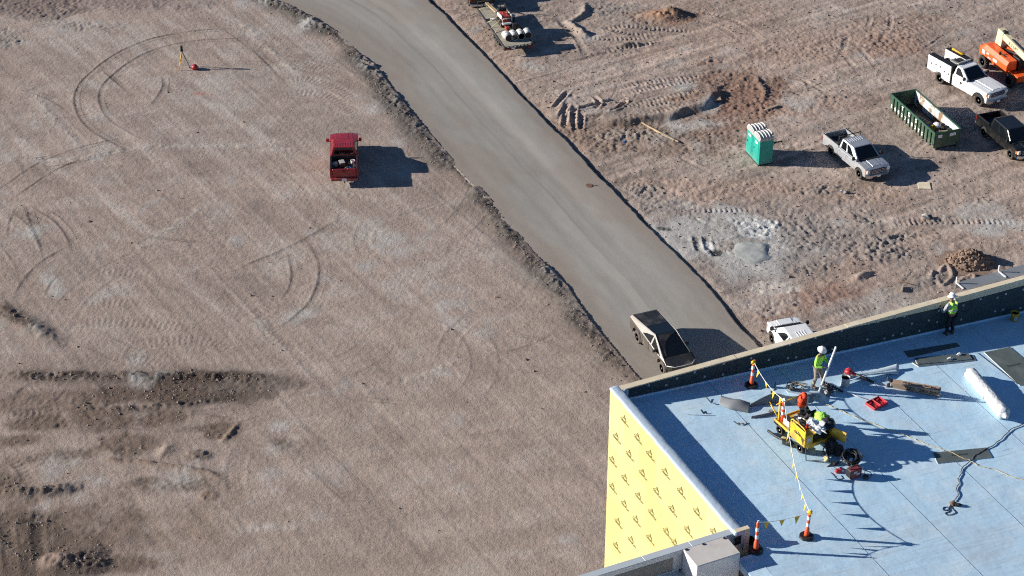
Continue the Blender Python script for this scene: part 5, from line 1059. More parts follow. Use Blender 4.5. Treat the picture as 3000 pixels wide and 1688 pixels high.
# near side in the picture has local y = -hy
for s in (-1, 1):
    m_ = MB(); m_.box((0, s * (hy - .03), .82), (2 * hx, .06, 1.2)); 
    o = m_.build("side_wall", "green_steel", du)
    i_ = MB(); i_.box((0, s * (hy - .068), .84), (2 * hx - .1, .012, 1.12)); i_.build("inner_lining", "rusty_white", du)
    for k in range(12):
        x = -hx + .58 + k * (2 * hx - .8) / 11.5; r_ = MB(); r_.box((x, s * (hy + .035), .76), (.075, .08, 1.08), 0, 0, .0); r_.build("rib", "near_black_green", du)  # ribs coloured near black for the shade on their sides
    m_ = MB(); m_.box((0, s * hy, zt), (2 * hx + .04, .12, .10), 0, 0, .015); m_.build("top_rail", "green_steel", du)
    m_ = MB(); m_.box((0, s * (hy - .25), .12), (2 * hx, .12, .18)); m_.build("skid", "dark_steel", du)
for s in (-1, 1):
    m_ = MB(); m_.box((s * (hx - .03), 0, .82), (.06, 2 * hy, 1.2)); e_ = m_.build("end_wall", "green_steel", du)
    m_ = MB(); m_.box((s * hx, 0, zt), (.10, 2 * hy + .04, .09), 0, 0, .015); m_.build("top_rail", "green_steel", du)
    if s > 0:
        for y, w_ in ((-.62, .36), (.42, .50)):
            q = MB(); q.box((hx + .006, y, 1.12), (.012, w_, .24)); q.build("notice", "print_white", e_)
        q = MB(); q.tube([(hx - .7, -hy - .1, .35), (hx - .05, -hy - .1, .5), (hx - .05, -hy - .1, 1.25)], .022); q.build("gate_latch", "green_steel", du)
m_ = MB(); m_.box((0, 0, .24), (2 * hx - .05, 2 * hy - .05, .06)); m_.build("floor_plate", "dark_steel", du)
nums = "3003758375"
for k in range(12):
    x = -hx + .30 + k * (2 * hx - .8) / 11.5
    if k < 10:
        if k == 9: pass
        o = link("painted_number", text_mesh("painted_number", nums[k], .42, "print_white", 0, .012), du); o.matrix_local = Matrix.Translation((x + (0.03 if k else -.02), -hy - .004, .52)) @ Matrix.Rotation(R(90), 4, 'X')
for k, ch in ((3, "T"), (5, "D"), (7, "S")):
    x = -hx + .33 + k * (2 * hx - .8) / 11.5; o = link("painted_letter", text_mesh("painted_letter", ch, .44, "print_white", 0, .014), du); o.matrix_local = Matrix.Translation((x, -hy - .004, 1.08)) @ Matrix.Rotation(R(90), 4, 'X')
bpy.context.view_layer.update()
def dpt(x, y, z): return du.matrix_basis @ Vector((x, y, z))
rk = random.Random(8); q = MB()
for k in range(60):
    x, y = rk.uniform(-1.0, 1.0), rk.uniform(-.75, .75); q.box((x, y, .12 + .3 * rk.random()), (rk.uniform(.15, .5), rk.uniform(.1, .3), rk.uniform(.03, .16)), 0, rk.choice((0, 0, 1, 2, 3, 4)), 0, Matrix.Rotation(rk.uniform(0, 6), 3, 'Z') @ Matrix.Rotation(rk.uniform(-.7, .7), 3, 'X'))
lies("rubbish", "mixed building rubbish heaped in the near end of the green dumpster", "rubbish", q, ["black_trim", "old_wood", "brown_mat", "lumber", "dark_cloth"], dpt(hx - 1.3, 0.1, .52), du.rotation_euler.z, None, "stuff")
q = MB(); q.blob((0, 0, .18), (.36, .30, .26), 9, .35, 2, sm=True); lies("plastic_sack", "white sack of rubbish bulging in the green dumpster", "sack", q, "white_plastic", dpt(hx - 1.75, .15, .78), .4)
q = MB(); q.lathe([(.15, 0), (.17, .36), (.15, .36), (.13, .05)], n=14); o = lies("bucket", "yellow bucket lying on the rubbish in the green dumpster", "bucket", q, "yellow_bucket", dpt(hx - 1.62, -.48, 1.05)); o.rotation_euler = (1.2, .3, .5)
q = MB(); q.box((0, 0, .1), (.5, .4, .2), .3, 0, .03); lies("blue_tub", "blue tub beside the yellow bucket in the green dumpster", "tub", q, "blue_plastic", dpt(hx - 1.9, -.65, .85), .3)
for k in range(3):
    q = MB(); q.box((0, 0, 0), (2.6, .09, .05)); lies("plank", ("old brown plank along the far wall inside the green dumpster", "middle of three old planks inside the green dumpster", "old brown plank nearest the numbered wall inside the green dumpster")[2 - k], "plank", q, "old_wood", dpt(-.1 + .2 * k, .1 + .14 * k, .5 + .02 * k), du.rotation_euler.z + .12 * k + .1, "planks in the green dumpster")
q = MB(); q.box((0, 0, 0), (.8, .12, .06)); lies("board", "pale board on top of the rubbish by the dumpster end wall", "board", q, "lumber", dpt(hx - .5, -.15, 1.2), du.rotation_euler.z + 1.3)
# twin teal portable toilets
TA, TB, TC = P(2221, 488), P(2183, 446), P(2262, 481)
tw = (TB - TA).normalized(); td_ = Vector((tw.y, -tw.x, 0))
tz = gz(TA.x, TA.y)
for k, lab in enumerate(("teal portable toilet nearer the silver pickup with pale ribbed roof", "teal portable toilet on the far side of its twin with pale ribbed roof")):
    c = TA + tw * (.56 + k * 1.115) + td_ * .56; c.z = tz + .05
    pt = thing("portable_toilet", lab, "portable toilet", c, math.atan2(-td_.y, -td_.x), "twin portable toilets")    # local x towards the door side
    m_ = MB(); m_.box((0, 0, 1.0), (1.08, 1.10, 1.98), 0, 0, .03); m_.build("cabin", "teal_plastic", pt)
    m_ = MB(); m_.box((0, 0, -.02), (1.14, 1.12, .10), 0, 0, .02); m_.build("skid_base", "dark_steel", pt)
    m_ = MB(); V = []; F = []; na = 12
    for x in (-.57, .57):
        for i in range(na + 1):
            t_ = math.pi * i / na; V.append((x, -.56 * math.cos(t_), 1.96 + .34 * math.sin(t_) ** .8 + .02))
        V += [(x, .56, 1.90), (x, -.56, 1.90)]
    n = na + 3; F = [[i, (i + 1) % n, n + (i + 1) % n, n + i] for i in range(n)] + [list(range(n))[::-1], [n + i for i in range(n)]]
    m_.add(V, F); m_.build("roof", "grey_plastic", pt)
    for x in (-.50, -.25, 0, .25, .50):
        m_ = MB(); m_.tube([(x, -.565 * math.cos(math.pi * i / 12), 1.97 + .36 * math.sin(math.pi * i / 12) ** .8) for i in range(13)], .042, 6); m_.build("roof_rib", "rib_white", pt)
    m_ = MB(); m_.box((.545, .0, 1.0), (.03, .80, 1.80), 0, 0, .01); d_ = m_.build("door", "teal_plastic", pt)
    m_ = MB(); m_.box((.565, .0, 1.62), (.012, .36, .20), 0, 0, .003); m_.box((.572, 0, 1.65), (.01, .18, .06), 0, 1); m_.build("sign", ["print_white", "teal_plastic"], d_)
    m_ = MB(); m_.box((.57, -.30, 1.05), (.04, .10, .12), 0, 0, .01); m_.build("latch", "black_trim", d_)
    for zz in (.35, .75): 
        m_ = MB(); m_.box((.564, 0, zz), (.012, .58, .30), 0, 0, .004); m_.build("door_panel", "teal_plastic", d_)
    m_ = MB(); m_.cyl((-.48, .40, 1.9), (-.48, .40, 2.42), .05, .05, 8); m_.build("vent_pipe", "black_trim", pt)
bk = TA + td_ * 1.2 + tw * 1.2
m_ = MB(); A0 = Vector((0, 0, .35)); m_.tube([td_ * 0 + A0, td_ * 1.1 + tw * .55 + A0, tw * 1.1 + A0], .04); m_.tube([td_ * 1.1 + tw * .55 + A0, td_ * 1.5 + tw * .55 + A0], .05); m_.tube([tw * .55 + A0, td_ * 1.1 + tw * .55 + A0], .035)
lies("tow_frame", "dark steel tow frame standing out behind the teal toilets", "tow frame", m_, "dark_steel", bk + Vector((0, 0, tz + .3)))
# survey tripod and red case
p = at_ground(537, 198); tp = thing("survey_tripod", "yellow survey tripod with black instrument on the open dirt", "tripod", p, 0)
feet = [P(524, 208) - P(537, 198), P(529.5, 189.5) - P(537, 198), P(556, 197) - P(537, 198)]
for f in feet:
    f.z = 0; q = MB(); k = Vector((0, 0, 1.45)); pth = [k + (f - k) * u for u in (0, .45, .5, .97, 1.0)]
    q.tube(pth[:3], .034, 6); q.tube(pth[2:4], .026, 6); q.tube(pth[3:], .022, 5, 1); q.box(pth[1], (.09, .09, .05), 0, 1); q.build("leg", ["pennant_yellow" if f is not feet[2] else "black_trim", "black_trim"], tp)
q = MB(); q.cyl((0, 0, 1.42), (0, 0, 1.50), .11, .11, 12); q.build("head_plate", "black_trim", tp)
q = MB(); q.box((0, 0, 1.62), (.2, .2, .22), .3, 0, .03); q.cyl((0, 0, 1.73), (0, 0, 1.88), .10, .08, 12); q.build("instrument", "black_trim", tp)
p = at_ground(571, 203); q = MB(); q.blob((0, 0, .18), (.30, .26, .24), 2, .15, 2, sm=True); q.tube(cr([(-.28, 0, .1), (-.42, .05, .15), (-.45, .12, .05)], 4), .035, 6, 1)
lies("carry_bag", "red carry bag lying beside the survey tripod", "bag", q, ["red_case", "black_trim"], p)
# flatbed trailer and its load
c = TR_RL + td * tl_len / 2 - tlf * twd / 2; c.z = 0
tr = thing("flatbed_trailer", "black flatbed trailer with timber deck loaded with machine and drums", "trailer", c, tyaw)
hl, hw = tl_len / 2, twd / 2
nP = 12; 
for k in range(nP):
    y = -hw + .1 + (2 * hw - .2) * (k + .5) / nP; q = MB(); q.box((0, y, .79), (2 * hl - .1, (2 * hw - .2) / nP - .015, .04)); q.build("deck_plank", "trailer_deck", tr)
for s in (-1, 1):
    q = MB(); q.box((0, s * (hw - .04), .74), (2 * hl, .08, .16)); q.build("side_rail", "dark_steel", tr)
    for x in (-.75 - .9, .05 - .9): wheel(tr, x, s * (hw - .22), .38, .24, "rubber", "rim_alloy", 0, s)
q = MB()
for k in range(8): q.box((-hl + .35 + k * (2 * hl - .7) / 7, 0, .70), (.07, 2 * hw - .1, .10))
q.build("cross_member", "dark_steel", tr)
q = MB(); q.box((-hl - .02, 0, .66), (.07, 2 * hw, .30), 0, 0, .01); rbm = q.build("rear_beam", "dark_steel", tr)
for k in range(7): q = MB(); q.box((-hl - .06, -.9 + .3 * k, .78), (.012, .17, .05)); q.build("reflective_strip", "print_white", rbm)
for s in (-1, 1): q = MB(); q.box((-hl - .06, s * (hw - .22), .62), (.03, .34, .11), 0, 0, .01); q.build("taillight", "tail_red", rbm)
q = MB(); q.box((-hl - .06, .45, .64), (.012, .3, .13)); q.build("number_plate", "print_white", rbm)
q = MB(); q.tube([(hl, -hw + .3, .66), (hl + 1.3, 0, .60), (hl, hw - .3, .66)], .06); q.tube([(hl + 1.2, 0, .6), (hl + 1.6, 0, .6)], .06); q.build("drawbar", "dark_steel", tr)
q = MB(); q.tube([(hl - .03, -hw + .05, .8), (hl - .03, -hw + .05, 1.35), (hl - .03, hw - .05, 1.35), (hl - .03, hw - .05, .8)], .03); q.tube([(hl - .03, -hw, 1.1), (hl - .03, hw, 1.1)], .02); q.build("front_rack", "dark_steel", tr)
bpy.context.view_layer.update()
def tpt(x, y, z): return tr.matrix_basis @ Vector((x, y, z))
drum = MB(); drum.lathe([(.001, 0.02), (.27, .02), (.285, 0), (.285, .28), (.295, .29), (.285, .30), (.285, .58), (.295, .59), (.285, .60), (.285, .88), (.27, .87), (.268, .60), (.001, .60)], n=20)
drum.lathe([(.262, .59), (.262, .875), (.255, .875)], n=20, mi=1); drum.lathe([(.001, .605), (.262, .605)], n=20, mi=1); dme = drum.mesh("drum", ["drum_white", "black_trim"]); dcl = MB(); dcl.lathe([(.001, 0.02), (.27, .02), (.285, 0), (.285, .28), (.295, .29), (.285, .30), (.285, .58), (.295, .59), (.285, .60), (.285, .88), (.27, .88), (.26, .86)], n=20); dcl.lathe([(.001, .862), (.262, .862)], n=20, mi=1); dcm = dcl.mesh("drum", ["drum_white", "drum_lid"])  # open drums are black inside: the shade of the opening is painted in
labs = ("white drum with open end nearest the road on the trailer", "white drum with closed lid second from the road side of the trailer", "white drum with closed lid third from the road side of the trailer", "white drum with open dark end farthest from the road on the trailer")
for k in range(4):
    o = link("drum", dcm if k in (1, 2) else dme, None, tpt(-hl + 1.75, hw - .58 - k * .60, 1.10)); o.rotation_euler = (0, R(-90), tyaw + R((6, 0, -3, -6)[k])); tag(o, labs[k], "drum", "white drums on the trailer")
mc = thing("trenching_machine", "red and black trenching machine strapped on the trailer deck", "machine", tpt(.35, -.1, .81), tyaw)
for s in (-1, 1):
    q = MB(); q.lathe([(0.001, -.1), (.0011, -.1)], n=3); V = [(x, s * .52, z) for x, z in ((-.75, .08), (-.6, 0), (.6, 0), (.75, .08), (.75, .3), (.6, .38), (-.6, .38), (-.75, .3))]; Vb = [(x, y - s * .22, z) for x, y, z in V]; q.V = []; q.F = []; q.I = []; q.S = []
    q.add(V + Vb, [list(range(8)), list(range(15, 7, -1))] + [[i, (i + 1) % 8, 8 + (i + 1) % 8, 8 + i] for i in range(8)]); q.build("track", "rubber", mc)
q = MB(); q.box((-.05, 0, .62), (1.15, .62, .55), 0, 0, .08); q.build("engine_cover", "machine_red", mc)
q = MB(); q.box((.72, 0, .75), (.45, .7, .6), 0, 0, .05); q.cyl((.7, .15, 1.0), (.7, .15, 1.45), .05); q.tube(cr([(.75, -.2, 1.0), (.9, -.3, 1.3), (.7, -.35, 1.2)], 4), .03); q.build("engine", "black_trim", mc)
for s in (-1, 1): q = MB(); q.box((-.1, s * .42, .78), (1.1, .09, .30), 0, 0, .03, Matrix.Rotation(.12, 3, 'Y')); q.build("lift_arm", "print_white" if s > 0 else "grey_plastic", mc)
q = MB(); q.tube(cr([(-.3, .18, .9), (-.1, .2, 1.08), (.2, .15, .92)], 4), .03, 6); q.tube(cr([(-.4, -.12, .85), (-.2, -.15, 1.05), (.05, -.1, .9)], 4), .035, 6); q.build("hose", "machine_red", mc)
q = MB(); q.box((-1.0, .1, .45), (.35, .75, .08), 0, 0, .02); q.tube([(-.85, .42, .3), (-.95, .42, .85), (-.95, -.35, .85), (-.85, -.35, .3)], .035); q.build("operator_frame", "print_grey", mc)
q = MB(); q.box((-1.25, .15, .2), (.5, .3, .3), 0, 0, .04); q.build("attachment", "machine_red", mc)
am = thing("trencher_boom", "black chain boom lying along the far side of the trailer", "attachment", tpt(-.2, -.86, .81), tyaw)
q = MB(); q.box((0, 0, .22), (2.1, .28, .36), 0, 0, .05); q.build("beam", "dusty_black", am)
for k in range(12): q = MB(); q.box((-.95 + k * .17, .16, .22), (.08, .08, .34), 0, 0, .01); q.build("tooth", "dark_steel", am)
q = MB(); q.box((-.8, .30, .35), (.3, .4, .45), 0, 0, .04); q.box((.75, .1, .48), (.45, .5, .14), .3, 1, .02); q.build("motor", ["dusty_black", "grey_plastic"], am)
for k in range(2):
    q = MB(); q.box((0, 0, 0), (2.3, .11, .09), 0, 0, .006); o = lies("timber", ("pale timber beam at the trailer front on the road side", "pale timber beam at the trailer front next to the machine")[k], "timber", q, "lumber", tpt(hl - .9, .28 - .17 * k, 1.12 - .02 * k), tyaw + .10, "timbers on the trailer"); o.rotation_euler = (0, .06, tyaw + .08)
for k, (x0, y0, x1, y1, z1) in enumerate(((.9, hw - .03, .5, .30, 1.55), (-.1, hw - .03, .1, .25, 1.4), (-1.2, hw - .03, -.3, .3, 1.2), (hl - .4, hw - .03, hl - .5, .2, 1.2))):
    q = MB(); q.tube([tpt(x0, y0, .80) - tpt(0, 0, 0), tpt((x0 + x1) / 2, (y0 + y1) / 2, (.8 + z1) / 2 - .06) - tpt(0, 0, 0), tpt(x1, y1, z1) - tpt(0, 0, 0)], .028, 4)
    lies("ratchet_strap", ("yellow strap from trailer rail to the machine's front frame", "tan strap from trailer rail to the middle of the machine", "tan strap from trailer rail to the machine's rear frame", "yellow strap over the front end of the trailer deck")[k], "strap", q, "strap_tan", tpt(0, 0, 0))
q = MB(); q.box((0, 0, .03), (.42, .26, .05)); o = lies("toolbox", "small white box lying on a black mat on the trailer", "box", q, "white_plastic", tpt(1.35, hw - .62, .82), tyaw + 1.4)
q = MB(); q.box((0, 0, .006), (.45, 1.2, .012)); lies("rubber_mat", "black mat across the road side of the trailer deck", "mat", q, "black_trim", tpt(1.35, hw - .7, .815), tyaw)
# lot debris
q = MB(); q.slab([(-.55, -.28, 0), (.55, -.28, 0), (.55, .28, 0), (-.55, .28, 0)], (0, 0, -.03)); p = at_ground(2090, 299); lies("cardboard_sheet", "flat brown cardboard sheet beside the track ridge", "cardboard", q, "cardboard", p + Vector((0, 0, .06)), .08)
q = MB(); q.box((0, 0, .04), (1.35, .17, .05)); p = at_ground(2259, 322); lies("plank", "grey plank on the dirt above the teal toilets", "plank", q, "old_wood", p + Vector((0, 0, .02)), .62)
q = MB(); q.box((0, 0, .04), (.85, .95, .05), .2); p = at_ground(2707, 545); lies("plywood_sheet", "square tan plywood sheet in front of the silver pickup", "plywood", q, "plywood", p, -.25)
q = MB(); q.box((0, 0, .12), (.12, .62, .2), 0, 0, .02); p = at_ground(2644, 848); lies("timber_block", "dark timber block standing on edge near the far parapet", "timber", q, "old_wood", p, -.32)
q = MB(); q.tube([(-.5, .3, .05), (.5, -.3, .06)], .025); p = at_ground(2652, 829); lies("pipe_offcut", "thin brown pipe offcut above the timber block", "pipe", q, "brown_mat", p)
for k, (px, py, ln, an, m) in enumerate(((1905, 383, 2.9, -.92, "lumber"), (1925, 394, 3.4, -.86, "lumber"), (1950, 408, 1.7, -.8, "old_wood"))):
    q = MB(); q.box((0, 0, .05), (ln, .11, .06), 0, 0, .005); p = at_ground(px + 12, py); o = lies("batten", ("pale batten in the rubble below the track mound", "longest pale batten in the rubble below the track mound", "short grey batten at the end of the rubble")[k], "batten", q, m, p + Vector((0, 0, .03)), an, "battens in the rubble")
q = MB(); q.blob((0, 0, .06), (.16, .12, .1), 3, .3, 1); p = at_ground(1830, 415); lies("plastic_scrap", "small blue plastic scrap in the rubble near the road", "scrap", q, "blue_plastic", p)
for k, (px, py) in enumerate(((2466, 567), (2475, 568), (2487, 567))):
    q = MB(); q.blob((0, 0, .08), (.16, .13, .12), k, .4, 1); lies("pale_stone", ("left end", "middle", "right end")[k] + " stone of the pale trio below the silver pickup", "stone", q, "pale_stone" if k < 2 else "dark_steel", at_ground(px, py), 0, "pale stones below the silver pickup")
q = MB(); q.blob((0, 0, .12), (.3, .22, .2), 6, .5, 1); q.box((.25, 0, .12), (.3, .2, .12), .4, 1); lies("broken_block", "pale broken block lying on the tyre track", "block", q, ["pale_stone", "dark_steel"], at_ground(2712, 638))
p = at_ground(1727, 547); q = MB(); q.slab([(.22 * math.cos(t) * (1.3 if math.cos(t) < 0 else 1), .26 * math.sin(t), RZ + .03) for t in [R(40 * k) for k in range(9)]], (0, 0, -.02)); q.box((.40, -.02, RZ + .02), (.35, .05, .03)); p.z = 0; lies("shovel_blade", "rusty shovel head lying on the road slab", "shovel", q, "brown_mat", p)
# dirt pile
p = at_ground(2840, 768); rk = random.Random(12)
dp = MB(); n = 34; V = []; F = []
for j in range(n):
    for i in range(n):
        x, y = (i / (n - 1) - .5) * 4.4, (j / (n - 1) - .5) * 3.2; rr_ = math.hypot(x / 1.55, y / 1.05)
        h = .95 * max(0, 1 - rr_) ** .85 + (.16 * mnoise.noise(Vector((x * 2.6, y * 2.6, 1))) + .10 * mnoise.noise(Vector((x * 7, y * 7, 4)))) * max(0, 1.15 - rr_) - .02 - .1 * max(0, rr_ - 1)
        V.append((x, y, h))
for j in range(n - 1):
    for i in range(n - 1): F.append([j * n + i, j * n + i + 1, (j + 1) * n + i + 1, (j + 1) * n + i])
dp.add(V, F)
for k in range(240):
    a, u = rk.uniform(0, 6.3), rk.random() ** .6; x, y = 1.75 * u * math.cos(a), 1.2 * u * math.sin(a); rr_ = math.hypot(x / 1.55, y / 1.05); s_ = rk.uniform(.05, .16)
    dp.blob((x, y, .95 * max(0, 1 - rr_) ** .85 + .02), (s_, s_ * .9, s_ * .8), k, .5, 1)
lies("dirt_pile", "heap of reddish clods beyond the far parapet", "dirt pile", dp, "clod", p)
q = MB(); n = 26; V = []; F = []
for j in range(n):
    for i in range(n):
        x, y = (i / (n - 1) - .5) * 3.6, (j / (n - 1) - .5) * 3.6; rr_ = math.hypot(x / 1.25, y / 1.45) + .38 * mnoise.noise(Vector((x * .9, y * .9, 2))) + .10 * mnoise.noise(Vector((x * 4, y * 4, 6)))
        V.append((x, y, .16 * min(1, max(0, (1.05 - rr_) * 2.4)) ** .6 + .05 * mnoise.noise(Vector((x * 1.3, y * 3, 5))) * max(0, min(1, (1.0 - rr_) * 3)) - .03))
for j in range(n - 1):
    for i in range(n - 1): F.append([j * n + i, j * n + i + 1, (j + 1) * n + i + 1, (j + 1) * n + i])
q.add(V, F, 0, True); lies("concrete_dump", "smooth grey lump of set concrete in the washout patch", "concrete lump", q, "wet_concrete", at_ground(2203, 738), -.4)

# ---------------------------------------------------------------- things on the roof
def roof_dir(a, b): d = Pr(*b) - Pr(*a); return math.atan2(d.y, d.x), d.length
def put(name, label, cat, mb, mats, px, py, rz=0.0, dz=0.0, group=None, kind=None):
    p = Pr(px, py); p.z += dz; return lies(name, label, cat, mb, mats, p, rz, group, kind)
TILT = math.atan(0.064)
# boards lying on the roof
def roof_board(label, quad, th=.025, lift=0.006, marks=True, m="board_green", group="loose roof boards"):
    pts = [Pr(*q) for q in quad]; c = sum(pts, Vector()) / 4; q = MB(); q.slab([p - c + Vector((0, 0, th + lift)) for p in pts], (0, 0, -th)); q.add([p - c + Vector((0, 0, th + lift - .002)) for p in pts][:0] or [p - c for p in pts], [], 0)
    o = lies("roof_board", label, "board", q, [m], c, 0, group)
    e = MB(); n = len(pts)
    for i in range(n): a_, b_ = pts[i] - c, pts[(i + 1) % n] - c; nrm_ = Vector((b_.y - a_.y, a_.x - b_.x, 0)).normalized() * .003; nrm_ = nrm_ if nrm_.dot((a_ + b_) / 2) > 0 else -nrm_; e.slab([a_ + nrm_ + Vector((0, 0, lift)), b_ + nrm_ + Vector((0, 0, lift)), b_ + nrm_ + Vector((0, 0, lift + th - .004)), a_ + nrm_ + Vector((0, 0, lift + th - .004))], -nrm_)
    e.build("board_edge", "white_plastic", o)
    if marks:
        xd = (pts[1] - pts[0]).normalized(); k = link("printed_text", DT, o); k.matrix_local = frame((pts[0] - c).lerp(pts[2] - c, .45) + Vector((0, 0, th + lift + .003)), xd, Vector((-xd.y, xd.x, 0)))
    return o
z2 = lambda x, y: (2350 + x / 3.958, 800 + y / 3.958)
z3 = lambda x, y: (2200 + x / 3.958, 1100 + y / 3.958)
z5 = lambda x, y: (2350 + x / 3.958, 1322 + y / 3.958)
z7 = lambda x, y: (2150 + x / 6.44, 980 + y / 6.44)
z8 = lambda x, y: (2200 + x / 8.05, 1130 + y / 8.05)
roof_board("narrow dark board lying in the shadow of the far parapet", [z2(1170, 915), z2(1790, 815), z2(1835, 860), z2(1235, 990)], marks=False)
roof_board("lower grey green board of the pair below the shaded strip", [z2(1275, 1045), z2(1980, 955), z2(2015, 1020), z2(1350, 1092)], marks=False)
roof_board("upper grey green board of the pair with white scraps on it", [z2(1297, 1000), z2(1925, 945), z2(1968, 1010), z2(1335, 1068)], .03, .036, False)
roof_board("wide grey green board at the right edge of the roof", [(2883, 1034), (2959, 1018.5), (3078, 1118), (2987, 1131)])
roof_board("grey green board lying under the crossing cords", [(2732, 1328), (2890, 1313), (2907, 1342), (2747, 1359.6)])
for k, (x, y) in enumerate(((1715, 1015), (1820, 962))):
    q = MB(); q.blob((0, 0, .05), (.14, .07, .05), k, .4, 1); o = put("scrap", ("white scrap at the middle of the board pair", "white scrap near the top edge of the board pair")[k], "scrap", q, "white_plastic", *z2(x, y), .2, .05)
# white wrapped roll
a, b = Pr(2838, 1106), Pr(2942, 1232); d = b - a; q = MB(); n = 22; m = 36; V = []; F = []; rl = .26
ax = d.normalized(); sd = Vector((-ax.y, ax.x, 0)); 
for j in range(m + 1):
    t = j / m
    for i in range(n):
        th = 2 * math.pi * i / n; rr_ = rl * (1 + .10 * mnoise.noise(Vector((math.cos(th) * 1.6, math.sin(th) * 1.6, t * 7))) + .05 * mnoise.noise(Vector((math.cos(th) * 5, math.sin(th) * 5, t * 26))))
        if j in (0, m): rr_ *= .55
        V.append(d * t + sd * rr_ * math.cos(th) + Vector((0, 0, rl * .96 + rr_ * math.sin(th))))
for j in range(m):
    for i in range(n): F.append([j * n + i, j * n + (i + 1) % n, (j + 1) * n + (i + 1) % n, (j + 1) * n + i])
q.add(V, F, 0, True)
for o_, s_ in ((0, -1), (m * n, 1)):
    c_ = d * (0 if s_ < 0 else 1) + Vector((0, 0, rl)); ring = V[o_:o_ + n]; r2 = [c_ + (v - c_) * .45 + ax * s_ * .16 for v in ring]
    q.add(ring + r2, [[i, (i + 1) % n, n + (i + 1) % n, n + i] for i in range(n)] + [[n + i for i in range(n)]], 0, False)
lies("wrapped_roll", "long white plastic wrapped roll lying near the right edge of the roof", "roll", q, "roll_white", a)
# long carton
a, b = Pr(2611, 1136), Pr(2752, 1165); yw, L_ = roof_dir((2611, 1136), (2752, 1165)); c = (a + b) / 2
ct = thing("carton", "long brown carton with open flaps lying on the roof", "carton", c, yw)
q = MB(); q.box((0, .13, .14), (L_, .27, .27), 0, 0, .006); bx = q.build("box", "cardboard", ct)
q = MB(); q.box((L_ / 2 + .002, .13, .14), (.02, .24, .24), 0, 0, .004); q.build("end_insert", "plastic_film", ct)
for s_, e_ in (((-L_ / 2 - .10, .13, .30), Matrix.Rotation(.5, 3, 'Y')), ((-L_ / 2 - .12, .02, .12), Matrix.Rotation(.9, 3, 'Z'))):
    q = MB(); q.box(s_, (.22, .24, .012), 0, 0, 0, e_) if e_[2][0] else q.box(s_, (.20, .012, .22), 0, 0, 0, e_); q.build("flap", "cardboard", ct)
q = MB(); q.box((-L_ / 2 - .006, .13, .14), (.012, .24, .24)); q.build("dark_opening", "brown_mat", ct)
for body, sz, x, z, face in (('"Slim Jims"', .20, L_ * .27, .145, 0), ("PINPro", .12, -L_ * .12, .19, 0), ("PINPro", .10, -L_ * .12, .09, 0), ("Slim Jims", .13, L_ * .28, .0, 1), ("PINPro", .14, -L_ * .16, .0, 1)):
    o = link("printed_text", text_mesh("printed_text", body, sz, "print_black", 0, .004), bx)
    o.matrix_local = (Matrix.Translation((x, -.0075, z)) @ Matrix.Rotation(R(90), 4, 'X')) if face == 0 else Matrix.Translation((x, .14, .2775))
# grey membrane strip: curled offcuts standing and lying
def ribbon(name, label, cat, line, m, th=.004, group=None):
    # line: (pixel of the lower edge on the roof, lean offset in metres (x, y, height))
    q = MB(); lo = [Pr(*p) + Vector((0, 0, z0)) for p, z0, _ in line]; hi = [Pr(*p) + Vector(o) for p, _, o in line]
    lo, hi = cr(lo, 6), cr(hi, 6); c = lo[0].copy(); V = []; k = 5
    for a_, b_ in zip(lo, hi):
        for i in range(k): t = i / (k - 1); v = a_.lerp(b_, t) - c; v.z += .05 * math.sin(math.pi * t); V.append(v)
    F = [[j * k + i, j * k + i + 1, (j + 1) * k + i + 1, (j + 1) * k + i] for j in range(len(lo) - 1) for i in range(k - 1)]
    q.add(V, F, 0, True); o = lies(name, label, cat, q, m, c, 0, group); md = o.modifiers.new("thick", 'SOLIDIFY'); md.thickness = .008; return o
z6 = lambda x, y: (1780 + x / 3.958, 850 + y / 3.958)
ribbon("membrane_offcut", "grey curled membrane offcut lying folded below the upper delineator", "membrane offcut",
       [(z6(1285, 1325), .01, (.12, .42, .10)), (z6(1400, 1385), .04, (.15, .40, .22)), (z6(1500, 1405), .03, (.16, .40, .25)), (z6(1640, 1430), .01, (.10, .50, .12))], "membrane_back")
ribbon("membrane_offcut", "grey membrane strip standing on edge behind the yellow cart", "membrane strip",
       [(z7(310, 1370), .0, (.03, .06, .12)), (z7(560, 1330), .0, (.03, .08, .34)), (z7(760, 1300), .0, (.03, .06, .42)), (z7(1000, 1330), .02, (.05, .10, .34)), (z7(1250, 1345), .02, (.10, .20, .32)), (z7(1500, 1290), .02, (.12, .3, .24))], "membrane_back")
ribbon("membrane_offcut", "pale membrane flap curling up beside the white tube", "membrane strip",
       [(z7(1000, 1200), .22, (-.05, .42, .05)), (z7(1250, 1260), .26, (-.02, .50, .03)), (z7(1400, 1245), .24, (0, .50, .03)), (z7(1650, 1165), .10, (.0, .30, .02))], "membrane")
ribbon("membrane_offcut", "long pale membrane strip arching towards the carton", "membrane strip",
       [(z7(1950, 1085), .02, (.0, .10, .04)), (z2(480, 1330), .14, (.0, .16, .04)), (z2(700, 1250), .24, (.02, .20, .05)), (z2(900, 1215), .2, (.02, .26, .05)), (z2(1120, 1180), .02, (0, .3, .05))], "membrane")
ribbon("membrane_offcut", "pale membrane offcut lying past the blower tube", "membrane offcut",
       [(z2(580, 1200), .01, (.04, .12, .01)), (z2(800, 1180), .02, (.04, .22, .02)), (z2(1120, 1140), .08, (.02, .30, .16))], "membrane")
ribbon("membrane_offcut", "thin pale membrane loop on the roof left of the cart", "membrane offcut",
       [(z3(0, 500), .0, (.0, .05, .05)), (z3(120, 485), .0, (.0, .05, .09)), (z3(230, 460), .0, (.03, .06, .10)), (z3(262, 440), .0, (.0, .10, .10)), (z3(200, 425), .0, (.0, .06, .05))], "membrane_back")
